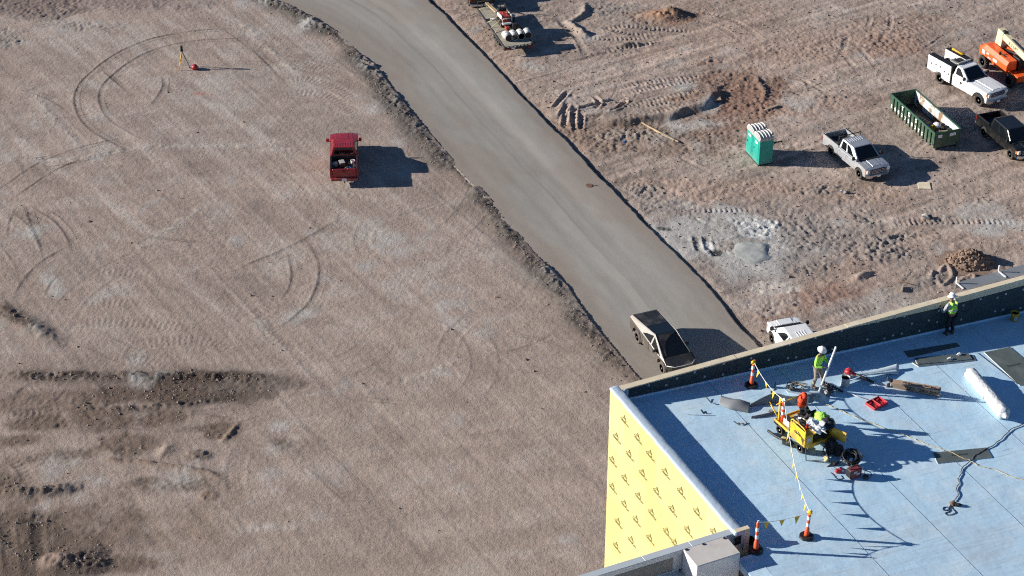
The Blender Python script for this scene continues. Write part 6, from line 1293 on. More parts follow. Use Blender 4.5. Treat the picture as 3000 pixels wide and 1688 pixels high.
# delineator posts
def delineator(label, px, py, lean=(0, 0), dz=0.0, h=1.08, rot=.3, wrap=True):
    p = Pr(px, py); p.z += dz; t = thing("delineator_post", label, "traffic post", p, rot, "delineator posts on the roof"); 
    q = MB(); q.cyl((0, 0, .0), (0, 0, .09), .27, .24, 8); q.box((0, -.17, .095), (.16, .04, .012), 0, 1); q.build("base", ["black_trim", "dark_steel"], t)
    top = Vector((lean[0], lean[1], h)); b0 = Vector((0, 0, .08)); L3 = lambda u: b0.lerp(top, u)
    q = MB(); q.tube([L3(0), L3(.08), L3(.28), L3(.30), L3(.97), L3(1)], [.085, .085, .080, .060, .052, .046], 14); q.build("post", "orange_plastic", t)
    for u in (.40, .68): q = MB(); q.cyl(L3(u), L3(u + .14), .0605, .0585, 14, 0, False); q.build("reflective_band", "print_white", t)
    if wrap: q = MB(); q.blob(L3(.97), (.10, .10, .07), px, .4, 2, freq=2.5); q.build("tied_end", "pennant_yellow", t)
    q = MB(); q.tube(cr([L3(.99), L3(1) + Vector((0, 0, .07)), L3(1) + Vector((.06, 0, .07)), L3(.99) + Vector((.06, 0, 0))], 4), .016, 6); q.build("grip", "orange_plastic" if px % 2 else "print_white", t)
    return p + Matrix.Rotation(rot, 3, 'Z') @ top
T1 = delineator("orange and white delineator post near the far parapet", 2201, 1131, (.05, .06))
T3 = delineator("orange and white delineator post standing alone below the cart", 2362, 1574, (.05, .03), rot=.2)
T4 = delineator("orange delineator post leaning beside the plywood stub", 2214, 1614, (.02, .1), -.0, 1.15, rot=.1, wrap=False)
# yellow cart
w1, w2, w3 = Pr(2285, 1272), Pr(2344, 1325), Pr(2412, 1298)
ld = (w2 - w1); wb_ = ld.length; ld.z = 0; ld.normalize(); wd_ = Vector((-ld.y, ld.x, 0)); tk = max(.9, Vector((w3 - w2)).dot(wd_))
cc = (w1 + w2) / 2 + wd_ * tk / 2
ca = thing("roof_cart", "yellow roofing cart with open door and gear piled on its deck", "cart", cc, math.atan2(ld.y, ld.x))   # local x towards the opened end, y away
hw_, hl_ = tk / 2 + .06, wb_ / 2 + .30
for x in (-wb_ / 2, wb_ / 2):
    for s in (-1, 1): wheel(ca, x, s * (tk / 2 - .02), .20, .16, "rubber", "white_plastic", 0, s)
q = MB(); q.box((0, 0, .36), (2 * hl_, 2 * hw_ - .3, .10), 0, 0, .01); q.box((-hl_ + .02, 0, .36), (.24, 2 * hw_ - .05, .16), 0, 1, .02); q.build("chassis", ["cart_yellow", "black_trim"], ca)
dz_ = .66; xs = .02
q = MB(); q.box(((-hl_ + xs) / 2, 0, .47), (xs + hl_, 2 * hw_, .06), 0, 0, .01); q.build("low_deck", "deck_wood", ca)
for s in (-1, 1): q = MB(); q.box(((-hl_ + xs) / 2, s * hw_, .50), (xs + hl_, .05, .09), 0, 0, .01); q.build("deck_rail", "cart_yellow", ca)
q = MB(); q.box((-hl_, 0, .50), (.05, 2 * hw_, .09), 0, 0, .01); q.build("deck_rail", "cart_yellow", ca)
q = MB(); q.box(((xs + hl_) / 2, .0, .90), (hl_ - xs, 2 * hw_ - .04, .03)); q.build("cabinet_top", "deck_wood", ca)
q = MB(); q.box((xs + .02, 0, .68), (.04, 2 * hw_ - .06, .44)); q.box(((xs + hl_) / 2, hw_ - .02, .66), (hl_ - xs, .04, .50)); q.box(((xs + hl_) / 2, 0, .43), (hl_ - xs, 2 * hw_ - .06, .04)); q.build("cabinet_shell", "cart_yellow", ca)
q = MB(); q.box(((xs + hl_) / 2, -hw_ + .0, .74), (hl_ - xs, .04, .66), 0, 0, .012); sp = q.build("side_panel", "cart_yellow", ca)
q = MB(); q.tube(cr([(xs + .02, -hw_, .98), (xs + .06, -hw_, 1.16), ((xs + hl_) / 2, -hw_, 1.20), (hl_ - .06, -hw_, 1.16), (hl_ - .02, -hw_, .98)], 6), .024, 6); q.build("rail_loop", "cart_yellow", ca)
q = MB()
for k in range(4): q.box(((xs + hl_) / 2 - .14 + .09 * k, -hw_ - .024, .80), (.035, .01, .14)); 
q.box(((xs + hl_) / 2, -hw_ - .025, .78), (.42, .012, .03)); q.build("stencilled_mark", "print_black", sp)
q = MB(); q.box(((xs + hl_) / 2, -hw_ - .0225, .79), (.5, .006, .22)); q.build("label_plate", "print_white", sp) if False else None
q = MB(); q.box((hl_ - .01, -hw_ + .17, .66), (.04, .34, .52), 0, 0, .01); fp = q.build("front_panel", "cart_yellow", ca)
q = MB(); q.box((hl_ + .015, -hw_ + .17, .72), (.008, .20, .20)); q.build("notice", "print_grey", fp)
q = MB(); q.box((hl_ - .02, .12, .44), (.05, 2 * hw_ - .34, .06)); q.box((hl_ - .02, .12, .90), (.05, 2 * hw_ - .34, .04)); q.build("door_frame", "cart_yellow", ca)
q = MB(); q.box((.30 * math.cos(.35), .30 * math.sin(.35), 0), (.60, .03, .46), .35, 0, .006); q.build("door", "cart_yellow", ca, (hl_ - .02, hw_ - .03, .67))
q = MB(); q.blob((hl_ - .28, .10, .58), (.24, .30, .14), 2, .3, 1, 0); q.build("stowed_hose", "near_black_green", ca); 
q = MB(); q.blob((hl_ - .2, .38, .56), (.2, .15, .12), 4, .5, 1, 0); q.build("stowed_gear", "dusty_black", ca)
for s, hh in ((-1, 1.30), (1, 1.30)): q = MB(); q.box((-hl_ + .10, s * (hw_ - .10), (.5 + hh) / 2), (.06, .06, hh - .5), 0, 0, .006); q.build("rail_post", "cart_yellow", ca)
q = MB(); q.tube([(-hl_ + .10, -hw_ - .06, 1.26), (-hl_ + .10, hw_ - .02, 1.30)], .026, 6); q.build("cross_rail", "cart_yellow", ca)
q = MB(); q.tube([(-hl_ + .12, -hw_ + .12, .52), (-hl_ - .42, -hw_ + .02, 1.02)], .03, 6); q.tube([(-hl_ - .42, -hw_ - .10, 1.0), (-hl_ - .42, -hw_ + .14, 1.04)], .022, 6, 1); q.build("tow_handle", ["cart_yellow", "black_trim"], ca)
q = MB(); q.tube([(hl_ + .0, -hw_ + .05, .40), (hl_ + .22, -hw_ - .06, .02)], .018, 5); q.tube([(hl_ + .22, -hw_ - .06, .02), (hl_ + .95, .0 + .25, .02)], .016, 5); q.build("prop_rod", "dark_steel", ca)
bpy.context.view_layer.update()
def cpt(x, y, z): return ca.matrix_basis @ Vector((x, y, z))
crz = ca.rotation_euler.z
dp_ = thing("delineator_post", "orange and white delineator post standing on the yellow cart", "traffic post", cpt(-hl_ + .20, -hw_ + .20, .50), .2, "delineator posts on the roof")
q = MB(); q.tube([(0, 0, 0), (0, 0, .2), (0, 0, .84), (0, 0, .9)], [.08, .07, .055, .045], 14); q.build("post", "orange_plastic", dp_)
for z in (.30, .56): q = MB(); q.cyl((0, 0, z), (0, 0, z + .13), .071, .066, 14, 0, False); q.build("reflective_band", "print_white", dp_)
q = MB(); q.blob((0, 0, .92), (.10, .09, .07), 9, .4, 2); q.build("tied_end", "print_white", dp_)
T2 = cpt(-hl_ + .20, -hw_ + .20, 1.44)
vz = thing("safety_vest", "orange safety vest hung on the cart's rear rail post", "vest", cpt(-hl_ + .12, hw_ - .12, 0), crz)
q = MB(); q.blob((0, 0, 1.05), (.14, .17, .34), 5, .35, 3, freq=2.2, sm=True); q.build("cloth", "red_cloth", vz)
q = MB(); q.box((.05, .12, 1.0), (.2, .05, .5), 0, 0, .01); q.build("reflective_band", "print_white", vz)
q = MB(); q.box((0, 0, .21), (.40, .34, .42), 0, 0, .02); lies("white_bin", "square white bin holding a black bag on the yellow cart", "bin", q, "white_plastic", cpt(-.12, .12, .50), crz)
q = MB(); q.blob((0, 0, .10), (.25, .22, .20), 3, .5, 3, freq=2.4); lies("black_bag", "crumpled black bag stuffed in the white bin on the cart", "bag", q, "dark_cloth", cpt(-.14, .14, .92), crz)
q = MB(); q.blob((0, 0, .2), (.24, .24, .26), 8, .5, 3, freq=2.2); lies("black_bag", "black bag slumped behind the white bin on the cart", "bag", q, "dark_cloth", cpt(-.10, .46, .50), crz)
q = MB(); q.box((0, 0, .12), (.34, .26, .24), 0, 0, .01); q.box((0, 0, .245), (.30, .22, .01), 0, 1); lies("small_box", "low white box with grey contents on the cart rail side", "box", q, ["white_plastic", "dark_steel"], cpt(-.42, -.36, .50), crz)
q = MB(); q.blob((0, 0, .1), (.17, .14, .13), 6, .3, 2); q.tube(cr([(-.1, -.05, .1), (0, 0, .26), (.1, .05, .1)], 5), .016, 5, 1); lies("tool_pouch", "blue and white tool pouch in front of the white bin", "pouch", q, ["grey_cloth", "blue_plastic"], cpt(-.42, .06, .50), crz)
q = MB(); q.blob((0, 0, .1), (.26, .32, .20), 12, .4, 3, freq=2.2, sm=True); lies("lime_jacket", "lime green jacket heaped on top of the cart cabinet", "jacket", q, "lime_cloth", cpt(.42, .46, .91), crz + .4)
q = MB(); q.blob((0, 0, .1), (.28, .22, .20), 15, .4, 3, freq=2.2, sm=True); lies("navy_jacket", "dark navy jacket heaped at the cart cabinet's far corner", "jacket", q, "navy_cloth", cpt(.72, .44, .91), crz)
q = MB(); q.blob((0, 0, .08), (.36, .30, .18), 18, .5, 3, freq=2.6); lies("clear_plastic", "crumpled clear plastic sheet on the cart cabinet", "plastic sheet", q, "plastic_film", cpt(.62, .08, .91), crz)
q = MB(); q.lathe([(.05, 0), (.05, .17), (.02, .22), (.02, .25)], n=10); lies("red_bottle", "small red bottle on the cart cabinet beside the clear plastic", "bottle", q, "red_case", cpt(.55, -.28, .91))
q = MB(); q.blob((0, 0, .05), (.22, .12, .07), 21, .5, 2); lies("dark_rag", "dark rag behind the cart's rail loop", "rag", q, "dark_cloth", cpt(.22, -.22, .91), crz)
q = MB(); q.lathe([(.15, 0), (.17, .05), (.17, .22), (.13, .26), (.001, .27)], n=14); lies("dark_pail", "dark lidded pail at the far side of the cart", "pail", q, "grey_cloth", cpt(.08, .62, .50))
q = MB(); q.blob((0, 0, .14), (.36, .18, .17), 25, .25, 2, sm=True); lies("brown_bag", "brown duffel bag on the far edge of the cart", "bag", q, "cardboard", cpt(.2, .86, .45), crz + .9)
# pennant lines
def pennants(label, A, B, sag, ts, sizes=.30):
    t = thing("pennant_line", label, "pennant line", A, 0, "yellow pennant lines"); D = B - A
    f = lambda u: D * u + Vector((0, 0, -4 * sag * u * (1 - u)))
    q = MB(); q.tube([f(k / 24) for k in range(25)], .012, 5); q.build("rope", "rope_white", t)
    rk = random.Random(int(A.x * 100))
    for u in ts:
        p, w = f(u), D.normalized() * .11; dn = Vector((rk.uniform(-.08, .08), rk.uniform(-.10, .04), -sizes)); s_ = MB(); a_, b_, c_ = p - w, p + w, p + dn; md_ = (a_ + b_) / 2 * .5 + c_ * .5 + Vector((.03, -.02, 0))
        s_.add([a_, b_, c_, md_], [[0, 1, 3], [1, 2, 3], [2, 0, 3]]); pn = s_.build("pennant", "pennant_yellow", t); mo = pn.modifiers.new("thick", 'SOLIDIFY'); mo.thickness = .004
pennants("yellow pennant line from the far delineator to the cart", T1, T2, .22, (.18, .42, .68, .90))
pennants("yellow pennant line from the cart down to the lower delineator", T2, T3, .62, (.22, .34, .45, .55, .66, .77, .88))
pennants("yellow pennant line between the two lower delineators", T4, T3, .10, (.17, .47, .76))
# workers
def skin_mesh(name, pts, edges, m, parent, root=0, sub=1):
    me = bpy.data.meshes.new(name); me.from_pydata([p[:3] for p in pts], edges, []); o = bpy.data.objects.new(name, me); COL.objects.link(o)
    sk = o.modifiers.new("s", 'SKIN'); sk.use_smooth_shade = True
    for i, p in enumerate(pts): me.skin_vertices[0].data[i].radius = (p[3], p[4] if len(p) > 4 else p[3]); me.skin_vertices[0].data[i].use_root = (i == root)
    ss = o.modifiers.new("u", 'SUBSURF'); ss.levels = ss.render_levels = sub
    dg = bpy.context.evaluated_depsgraph_get(); m2 = bpy.data.meshes.new_from_object(o.evaluated_get(dg)); m2.name = name
    bpy.data.objects.remove(o); bpy.data.meshes.remove(me); m2.materials.clear(); m2.materials.append(M[m])
    for p in m2.polygons: p.use_smooth = True
    return link(name, m2, parent)
def person(label, loc, yaw, J, shirt, pants, hat, vest=None, sleeve=True, gaiter=True, glove=None):
    # J: joints (local x forward, y left): pelvis, chest, neck, head, elbows, wrists, finger direction, knees, ankles
    t = thing("person", label, "person", loc, yaw)
    pe, chh, ne, he = J['pelvis'], J['chest'], J['neck'], J['head']
    pts, ed = [], []
    def v(p, *r): pts.append((*p, *r)); return len(pts) - 1
    V3 = lambda p: Vector(p)
    ip = v(pe, .15, .12); wa = V3(pe).lerp(V3(chh), .5); iw = v(wa, .14, .11); ic = v(chh, .16, .12); inn = v(ne, .06); ih0 = v(V3(ne).lerp(V3(he), .5), .075, .085); ih = v(he, .088, .10); ih2 = v(V3(he) + (V3(he) - V3(ne)).normalized() * .10, .06, .07)
    ed += [(ip, iw), (iw, ic), (ic, inn), (inn, ih0), (ih0, ih), (ih, ih2)]
    fwd_ = Vector((1, 0, 0)); 
    for s, k in ((-1, 'r'), (1, 'l')):
        sh = V3(chh) + Vector((0, s * .19, .06)); i1 = v(sh, .065); i2 = v(J['elbow_' + k], .046); i3 = v(J['wrist_' + k], .032); ed += [(ic, i1), (i1, i2), (i2, i3)]
        hd = (V3(J['grip_' + k]) - V3(J['wrist_' + k])).normalized(); ip1 = v(V3(J['wrist_' + k]) + hd * .06, .036, .02); ed.append((i3, ip1))
        sd_ = hd.orthogonal().normalized()
        for j, off in enumerate((-.03, -.01, .01, .03)):
            b0 = V3(J['wrist_' + k]) + hd * .10 + sd_ * off; b1 = b0 + (hd * .035 + Vector((0, 0, -.015))); a0 = v(b0, .010); a1 = v(b1, .009); a2 = v(b1 + hd * .01 + Vector((0, 0, -.03)), .008); ed += [(ip1, a0), (a0, a1), (a1, a2)]
        b0 = V3(J['wrist_' + k]) + hd * .04 + sd_ * .04; a0 = v(b0, .011); a1 = v(b0 + hd * .035 + sd_ * .012, .009); ed += [(ip1, a0), (a0, a1)]
        hp = V3(pe) + Vector((0, s * .10, -.06)); j1 = v(hp, .085); j2 = v(J['knee_' + k], .058); j3 = v(J['ankle_' + k], .042); j4 = v(V3(J['ankle_' + k]) + Vector((.12, 0, -.05)), .035); ed += [(ip, j1), (j1, j2), (j2, j3), (j3, j4)]
    skin_mesh("body", pts, ed, "skin", t)
    f = MB(); hv = V3(he); f.blob(hv + Vector((.105, 0, -.02)), (.022, .016, .03), 1, .1, 1, 0); f.add([], []); 
    for s in (-1, 1): f.blob(hv + Vector((.0, s * .095, -.01)), (.025, .015, .035), 2, .1, 1, 0); f.blob(hv + Vector((.094, s * .035, .02)), (.012, .016, .009), 2, .05, 1, 1)
    f.blob(hv + Vector((.092, 0, -.062)), (.012, .03, .008), 2, .05, 1, 1); f.build("face", ["skin", "dark_cloth"], t)
    # clothes: shirt, trousers, boots
    pts, ed = [], []
    low = V3(pe) + Vector((0, 0, -.03)); a = v(low, .185, .15); b = v(wa, .185, .15); c = v(V3(chh), .20, .155); d = v(V3(ne) + Vector((0, 0, -.03)), .085); ed += [(a, b), (b, c), (c, d)]
    for s, k in ((-1, 'r'), (1, 'l')):
        sh = V3(chh) + Vector((0, s * .20, .05)); i1 = v(sh, .085); i2 = v(J['elbow_' + k], .066); i3 = v(V3(J['elbow_' + k]).lerp(V3(J['wrist_' + k]), .92), .05); ed += [(c, i1), (i1, i2), (i2, i3)]
    skin_mesh("shirt", pts, ed, shirt, t)
    pts, ed = [], []
    a = v(V3(pe) + Vector((0, 0, .04)), .165, .135); 
    for s, k in ((-1, 'r'), (1, 'l')):
        hp = V3(pe) + Vector((0, s * .10, -.10)); j1 = v(hp, .115); j2 = v(J['knee_' + k], .085); j3 = v(V3(J['ankle_' + k]) + Vector((0, 0, .03)), .07); ed += [(a, j1), (j1, j2), (j2, j3)]
    skin_mesh("trousers", pts, ed, pants, t)
    for s, k in ((-1, 'r'), (1, 'l')):
        q = MB(); an = V3(J['ankle_' + k]); q.cyl(an + Vector((0, 0, -.02)), an + Vector((0, 0, .12)), .06, .065, 10); q.blob(an + Vector((.07, 0, -.035)), (.15, .055, .055), 1, .05, 2, 0, sm=True); q.build("boot", "boot", t)
    if vest:
        pts, ed = [], []; a = v(V3(pe) + Vector((0, 0, .02)), .235, .20); b = v(wa, .23, .20); c = v(V3(chh) + Vector((0, 0, .04)), .24, .20); ed += [(a, b), (b, c)]; vo = skin_mesh("vest", pts, ed, vest, t)
        q = MB(); 
        for s in (-1, 1): q.box(V3(chh) + Vector((-.09, s * .11, .13)), (.22, .07, .10), 0, 0, .02)
        q.build("vest_shoulder", vest, t)
        q = MB(); q.lathe([(.225, 0), (.228, .05)], n=16); w_ = q.build("reflective_band", "print_grey", t, wa + Vector((0, 0, .0))); w_.scale = (.86, 1.04, 1)
    q = MB(); hc = hv + Vector((-.01, 0, .055)); q.lathe([(.185, -.012), (.19, .0), (.135, .03), (.128, .06), (.10, .115), (.05, .145), (.001, .15)], (0, 0, 0), 'Z', 20); q.box((0, 0, .13), (.2, .03, .04), 0, 0, .012); h_ = q.build("hard_hat", hat, t, hc); h_.rotation_euler = (0, J.get('nod', .2), 0)
    if gaiter: q = MB(); q.blob(V3(ne).lerp(hv, .45) + Vector((.03, 0, 0)), (.11, .10, .11), 3, .1, 2, sm=True); q.build("neck_gaiter", "dark_cloth", t)
    return t
z0 = 0.0
f1 = Pr(2390, 1131); tub = Pr(2400, 1147) ; yaw1 = R(-42)
J1 = dict(pelvis=(0, 0, .98), chest=(.05, 0, 1.36), neck=(.09, 0, 1.54), head=(.13, 0, 1.68), elbow_r=(.10, -.32, 1.12), wrist_r=(.36, -.16, 1.10), grip_r=(.44, -.04, 1.10), elbow_l=(.12, .30, 1.14), wrist_l=(.40, .10, 1.18), grip_l=(.47, .04, 1.16),
          knee_r=(.06, -.13, .52), ankle_r=(-.02, -.17, .08), knee_l=(.14, .12, .53), ankle_l=(.20, .20, .08), nod=.35)
w1o = person("person in lime shirt and white hard hat holding a long white tube", f1, yaw1, J1, "lime_cloth", "tan_cloth", "white_plastic")
bpy.context.view_layer.update()
g = w1o.matrix_basis @ Vector((.47, .02, 1.15)); d = (g - tub).normalized(); q = MB(); q.tube([Vector((0, 0, 0)), d * 2.05], .042, 12, 0); q.tube([d * 2.03, d * 2.052], .035, 12, 1)
lies("white_tube", "long white plastic tube held upright by the person in lime", "tube", q, ["white_plastic", "print_grey"], tub)
f2 = Pr(2781, 979); yaw2_ = math.atan2(-V2.y, -V2.x) + .05
J2 = dict(pelvis=(-.02, 0, .98), chest=(.06, .02, 1.38), neck=(.10, .02, 1.55), head=(.15, .0, 1.68), elbow_r=(.30, -.30, 1.42), wrist_r=(.50, -.16, 1.62), grip_r=(.62, -.10, 1.66), elbow_l=(.10, .38, 1.10), wrist_l=(.34, .34, 1.24), grip_l=(.44, .32, 1.26),
          knee_r=(.03, -.11, .52), ankle_r=(-.04, -.12, .08), knee_l=(.03, .13, .52), ankle_l=(-.02, .16, .08), nod=.25)
w2o = person("person in grey hoodie and lime vest working at the far parapet", f2, yaw2_, J2, "grey_cloth", "navy_cloth", "white_plastic", "lime_cloth", gaiter=False)
bpy.context.view_layer.update()
q = MB(); q.blob((0, 0, 0), (.08, .06, .09), 4, .3, 2); q.box((.08, 0, -.02), (.1, .05, .05), 0, 1, .01); lies("hand_tool", "orange hand tool held against the parapet boards", "tool", q, ["orange_plastic", "dark_steel"], w2o.matrix_basis @ Vector((.48, .34, 1.28)), yaw2_)
q = MB(); q.box((0, 0, .03), (.24, .10, .07), 0, 0, .02); lies("work_glove", "tan work glove tool resting on the plywood cap", "glove", q, "cardboard", w2o.matrix_basis @ Vector((.74, .12, 1.60)), .4)
# tools and small gear
def coil(name, label, cat, px, py, r, turns, wr, m, tiltv=.0, seed=1, dz=0, z=.06):
    rk = random.Random(seed); pts = []; tr_ = [(rk.uniform(.45, 1.15), rk.uniform(-.09, .09), rk.uniform(-.08, .08)) for _ in range(turns + 1)]
    for k in range(turns * 14):
        i_, f_ = divmod(k / 14, 1); i_ = int(i_); u_ = [tr_[i_][j] * (1 - f_) + tr_[i_ + 1][j] * f_ for j in range(3)]
        a = 2 * math.pi * k / 14; rr_ = r * u_[0]; pts.append(Vector((rr_ * math.cos(a) + u_[1], rr_ * math.sin(a) + u_[2], z * (.4 + 1.1 * mnoise.noise(Vector((k * .21, seed * 3, 1))) ** 2) + wr + .012 * (k // 14))))
    q = MB(); q.tube(pts, wr, 5); o = put(name, label, cat, q, m, px, py, 0, dz); o.rotation_euler = (tiltv, 0, 0); return o
coil("hose_coil", "thick black cable coil behind the red generator case", "hose coil", 2490, 1360, .30, 20, .020, "black_trim", R(12), 3, .10, .16)
gen = thing("generator_case", "faded red and black generator case beside the cable coil", "generator", Pr(2501, 1396), R(28))
q = MB(); q.box((0, 0, .20), (.48, .30, .38), 0, 0, .05); q.build("case", "faded_red", gen)
q = MB(); q.box((-.24, 0, .22), (.05, .28, .34), 0, 0, .02); q.build("end_cap", "black_trim", gen); q = MB(); q.tube(cr([(-.18, 0, .38), (-.15, 0, .47), (.12, 0, .47), (.15, 0, .38)], 5), .022, 6); q.build("handle", "black_trim", gen)
for x, z in ((-.06, .30), (.06, .2)): q = MB(); q.box((x, -.152, z), (.14, .01, .08)); q.build("label_plate", "print_grey", gen)
q = MB(); q.box((0, 0, .07), (.24, .15, .14), 0, 0, .025); q.tube(cr([(-.05, .05, .12), (-.1, .25, .1), (.1, .32, .02), (.14, .15, .05)], 5), .012, 5, 1); put("battery_charger", "small red box with a looped black lead left of the generator", "charger", q, ["red_case", "black_trim"], 2456, 1384, .2)
q = MB(); q.box((0, 0, .07), (.22, .16, .13), 0, 0, .025); q.tube(cr([(-.05, .05, .12), (-.1, .3, .1), (.12, .35, .02), (.14, .12, .05)], 5), .012, 5, 1); put("cable_reel", "small dark box with a looped lead right of the generator", "charger", q, ["dusty_black", "black_trim"], 2536, 1402, -.4)
def cord(name, label, pix, m, r=.014, wob=.0, lift=.014, seed=1):
    pts = cr([Pr(*p) + Vector((0, 0, lift)) for p in pix], 8); c = pts[0].copy()
    pts = [p - c + Vector((wob * mnoise.noise(Vector((i * .35, seed, 0))), wob * mnoise.noise(Vector((i * .35, seed, 5))), .01 * abs(mnoise.noise(Vector((i * .2, 2, seed)))))) for i, p in enumerate(pts)]
    q = MB(); q.tube(pts, r, 5); return lies(name, label, "cord", q, m, c)
cord("extension_cord", "pale yellow extension cord crossing the whole roof", [z3(740, 235), z3(770, 275), z3(800, 305), z3(870, 340), z3(960, 380), z3(1060, 420), z3(1110, 450), z3(1200, 480), z3(1260, 515), z3(1400, 560), z3(1520, 610), z3(1640, 650), z3(1760, 690), z3(1880, 740), z3(2000, 790), z3(2110, 832), z3(2300, 890), z3(2440, 960), z5(1960, 120), z5(2020, 165), z5(2100, 190), z5(2220, 215), z5(2350, 270), z5(2450, 310), z5(2600, 350)], "cord_yellow", .013, .05, .03, 2)
cord("extension_cord", "dark brown cord curling down the roof to its plug", [(3010, 1240), (2960, 1262), (2920, 1300), z5(2100, 0), z5(1990, 75), z5(1975, 105), z5(1915, 150), z5(1850, 210), z5(1840, 270), z5(1810, 330), z5(1820, 380), z5(1785, 440), z5(1810, 510), z5(1780, 560), z5(1720, 605)], "cord_brown", .017, .05, .036, 3)
cord("cord_loop", "looped black lead below the brown cord's plug", [z5(1720, 625), z5(1690, 680), z5(1640, 690), z5(1640, 655), z5(1700, 655), z5(1705, 700), z5(1660, 720), z5(1690, 745), z5(1780, 715), z5(1730, 660), z5(1735, 640)], "black_trim", .013, .02, .014, 4)
q = MB(); q.blob((0, 0, .07), (.13, .10, .08), 5, .4, 2); q.blob((.16, -.06, .05), (.13, .08, .06), 7, .4, 2, 1); put("cord_plug", "brown plug box at the end of the brown cord", "plug", q, ["brown_mat", "dark_cloth"], *z5(1745, 622))
cord("black_lead", "thin black lead lying left of the small red box", [z6(1935, 1085), z6(1915, 1140), z6(1945, 1165), z6(1905, 1195)][:0] or [z3(925, 1130), z3(950, 1150), z3(975, 1185), z3(1010, 1205), z3(1065, 1195), z3(1040, 1160)], "black_trim", .011, .03, .012, 5)
cord("black_lead", "thin black lead squiggling beside the upper delineator", [z7(795, 910), z7(755, 985), z7(775, 1035), z7(700, 1085), z7(725, 1110)], "black_trim", .012, .03, .012, 6)
q = MB(); rk = random.Random(5)
for k in range(7):
    ph = rk.uniform(0, 6); q.tube(cr([Vector((.42 * math.cos(ph + t * .9) * (1 - .1 * t) + rk.uniform(-.1, .1), .22 * math.sin(ph + t * .9) + rk.uniform(-.06, .06), .02 + .10 * rk.random())) for t in range(6)], 5), .014, 4, k % 2)
put("rope_tangle", "tangle of pale rope and black lead left of the person in lime", "rope", q, ["old_wood", "black_trim"], *z7(1160, 1010), .2)
q = MB(); q.blob((0, 0, .1), (.10, .09, .10), 3, .2, 2); q.cyl((0, 0, 0), (.05, -.1, .2), .05); put("grinder", "small grey grinder lying in the rope tangle", "tool", q, "dark_steel", *z7(1090, 1060))
q = MB(); q.lathe([(.16, 0), (.17, .02), (.17, .40), (.178, .42), (.165, .42), (.155, .06)], n=18); q.lathe([(.001, .36), (.158, .36)], n=18, mi=1); put("metal_pail", "stained metal pail beside the red leaf blower", "pail", q, ["print_grey", "black_trim"], 2475, 1131)
lb = thing("leaf_blower", "red leaf blower with long black tube on the roof", "leaf blower", Pr(2484, 1106), R(-24))
q = MB(); q.blob((0, 0, .26), (.17, .15, .13), 2, .2, 2, sm=True); q.tube(cr([(-.1, 0, .3), (0, 0, .44), (.16, 0, .32)], 5), .025, 6); q.build("housing", "red_case", lb)
q = MB(); q.blob((-.06, 0, .12), (.15, .15, .13), 4, .25, 2); q.build("engine", "dark_steel", lb); q = MB(); q.tube([(.14, 0, .25), (.34, 0, .2)], .06, 10); q.build("nozzle_collar", "red_case", lb); q = MB(); q.tube([(.30, 0, .21), (1.02, 0, .06)], [.065, .05], 10); q.build("blower_tube", "black_trim", lb)
a, b = Pr(2407, 1122), Pr(2469, 1151); q = MB(); q.tube([Vector((0, 0, .1)), b - a + Vector((0, 0, .05))], .04, 8); lies("black_pole", "black padded pole lying in front of the person in lime", "pole", q, "black_trim", a)
a, b = Pr(2468, 1149), Pr(2541, 1172); q = MB(); q.tube([Vector((0, 0, .04)), b - a + Vector((0, 0, .02))], .022, 8); lies("white_rod", "thin white rod pointing to the red tray", "rod", q, "white_plastic", a)
q = MB(); q.cyl((-.12, 0, .16), (.14, 0, .16), .13, .13, 14); q.cyl((-.17, 0, .16), (-.12, 0, .16), .07, .1, 12, 1); q.box((.02, .12, .2), (.22, .14, .24), .2, 0, .03); q.tube(cr([(0, .1, .3), (.05, .15, .42), (.12, .05, .36)], 4), .02, 5); put("pump_motor", "black pump motor on the roof below the metal pail", "motor", q, ["dusty_black", "grey_plastic"], 2427, 1156, .6)
rt_ = thing("tool_tray", "open red plastic tool tray on the roof", "tray", Pr(2568, 1186), R(36))
q = MB(); q.box((0, 0, .02), (.70, .50, .03), 0, 0, .01); q.build("floor", "red_case", rt_)
for x, y, dx, dy in ((0, .24, .70, .04), (0, -.24, .70, .04), (.34, 0, .04, .5), (-.34, 0, .04, .5), (0, 0, .05, .46)): q = MB(); q.box((x, y, .07), (dx, dy, .11), 0, 0, .01); q.build("wall", "red_case", rt_)
for x, y in ((-.2, .14), (.18, -.12), (.2, .15), (-.16, -.14)): q = MB(); q.box((x, y, .06), (.14, .07, .07), .4, 0, .01); q.build("divider", "red_case", rt_)
bp_ = thing("backpack", "black backpack slumped on the roof beside the cart", "backpack", Pr(2436, 1330), R(-20))
q = MB(); q.blob((0, .05, .30), (.26, .22, .34), 3, .35, 3, freq=2.2); q.build("bag", "dark_cloth", bp_); q = MB(); q.blob((.30, -.02, .22), (.16, .16, .24), 5, .35, 2); q.build("side_pocket", "dark_cloth", bp_)
q = MB(); q.tube(cr([(-.2, -.15, .5), (-.28, -.25, .3), (-.22, -.2, .05)], 5), .025, 5); q.tube(cr([(.3, -.1, .3), (.5, -.2, .12), (.45, -.3, .03)], 5), .025, 5); q.build("strap", "black_trim", bp_)
q = MB(); q.cyl((0, 0, .05), (.06, .34, .12), .06, .05, 12); q.blob((-.08, .06, .08), (.08, .12, .09), 2, .3, 2, 1); put("heat_gun", "silver and copper heat gun in front of the backpack", "tool", q, ["chrome", "strap_tan"], 2428, 1352, .3)
q = MB(); q.slab([(-.3, -.05, .03), (.1, .12, .05), (.3, .06, .03), (.05, -.1, .04)], (0, 0, -.02)); q.box((.1, 0, .06), (.2, .14, .08), .4, 0, .02); put("dark_cloth_scrap", "folded dark cloth between the backpack and the generator", "cloth", q, "navy_cloth", 2440, 1362, .4)
cs = thing("cut_off_saw", "black and green cut off saw beside the cart wheel", "saw", Pr(2294, 1300), R(-30))
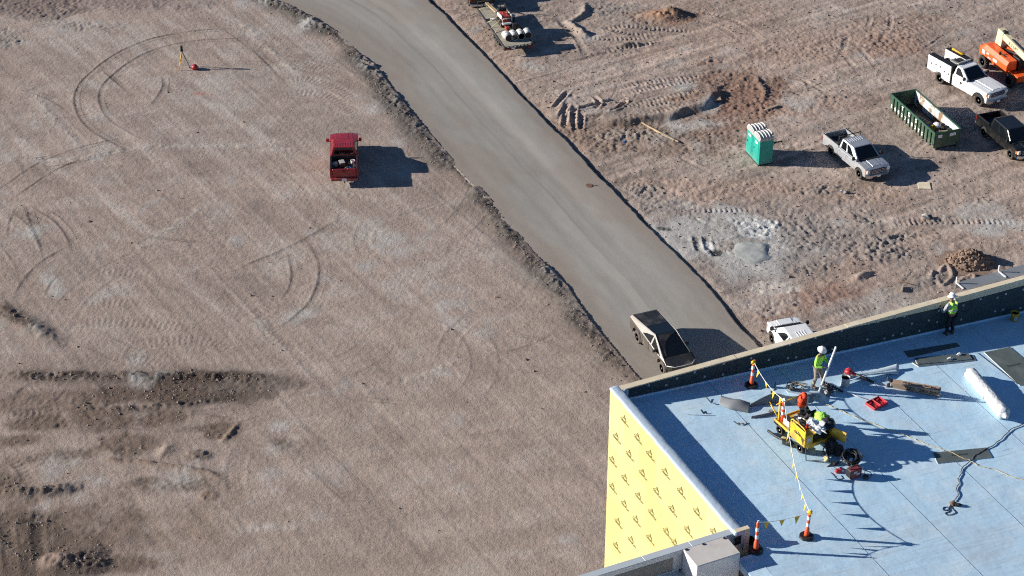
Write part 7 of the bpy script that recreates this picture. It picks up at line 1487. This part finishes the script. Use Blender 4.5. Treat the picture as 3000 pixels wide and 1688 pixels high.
q = MB(); q.box((.15, 0, .14), (.34, .24, .22), 0, 0, .05); q.build("motor", "dusty_black", cs); q = MB(); q.blob((.28, -.05, .16), (.16, .12, .12), 3, .2, 2); q.build("tank", "near_black_green", cs); q = MB(); q.tube(cr([(0, 0, .18), (-.3, .1, .14), (-.55, .22, .12), (-.75, .32, .10)], 5), [.05] * 16, 8); q.build("handle_bar", "black_trim", cs)
q = MB(); q.box((0, .05, .24), (.18, .10, .04), 0, 0, .01); q.build("bracket", "strap_tan", cs)
bu = MB(); bu.lathe([(.15, 0), (.172, .36), (.178, .38), (.16, .38), (.14, .04)], n=20); bu.lathe([(.001, .30), (.150, .30)], n=20, mi=1); bo = put("bucket", "yellow bucket standing at the foot of the far parapet", "bucket", bu, ["yellow_bucket", "brown_mat"], 2971, 938)
lm = MB(); lm.box((0, -.163, .17), (.13, .012, .16)); lm.build("label_plate", "print_grey", bo)
for k, (x, y, l, m, lab) in enumerate(((1300, 700, .45, "membrane_back", "bent grey strip left of the folded membrane offcut"), (1220, 825, .22, "dark_steel", "short dark blade on the roof near the left parapet"), (1620, 960, .30, "membrane_back", "grey membrane scrap curled up in the middle of the roof"), (1680, 965, .16, "pale_stone", "crumpled white scrap beside the grey membrane scrap"))):
    q = MB(); q.box((0, 0, .03), (l, .06, .012), .3, 0, 0, Matrix.Rotation(.25, 3, 'Y')); q.box((l * .5, .06, .04), (.12, .05, .02), 1.2); put("roof_scrap", lab, "scrap", q, m, 1750 + x / 3.958, 1000 + y / 3.958, (-1.0, -1.1, -.6, .2)[k])
q = MB(); q.tube([Vector((0, 0, .012)), Pr(2096, 1219) - Pr(2014, 1216) + Vector((0, 0, .012))], .008, 4); lies("thin_wire", "thin straight wire lying on the roof near the left parapet", "wire", q, "dark_steel", Pr(2014, 1216))
q = MB(); q.tube([Vector((0, 0, .02)), Pr(2984, 1128) - Pr(2864, 1035) + Vector((0, 0, .02))], .012, 4); lies("thin_rod", "thin dark rod lying left of the wide grey green board", "rod", q, "dark_steel", Pr(2864, 1035))
q = MB(); q.blob((0, 0, .02), (.09, .05, .03), 2, .5, 1); put("paper_scrap", "white paper scrap in the cart's shadow", "scrap", q, "white_plastic", *z3(1100, 728), .2)
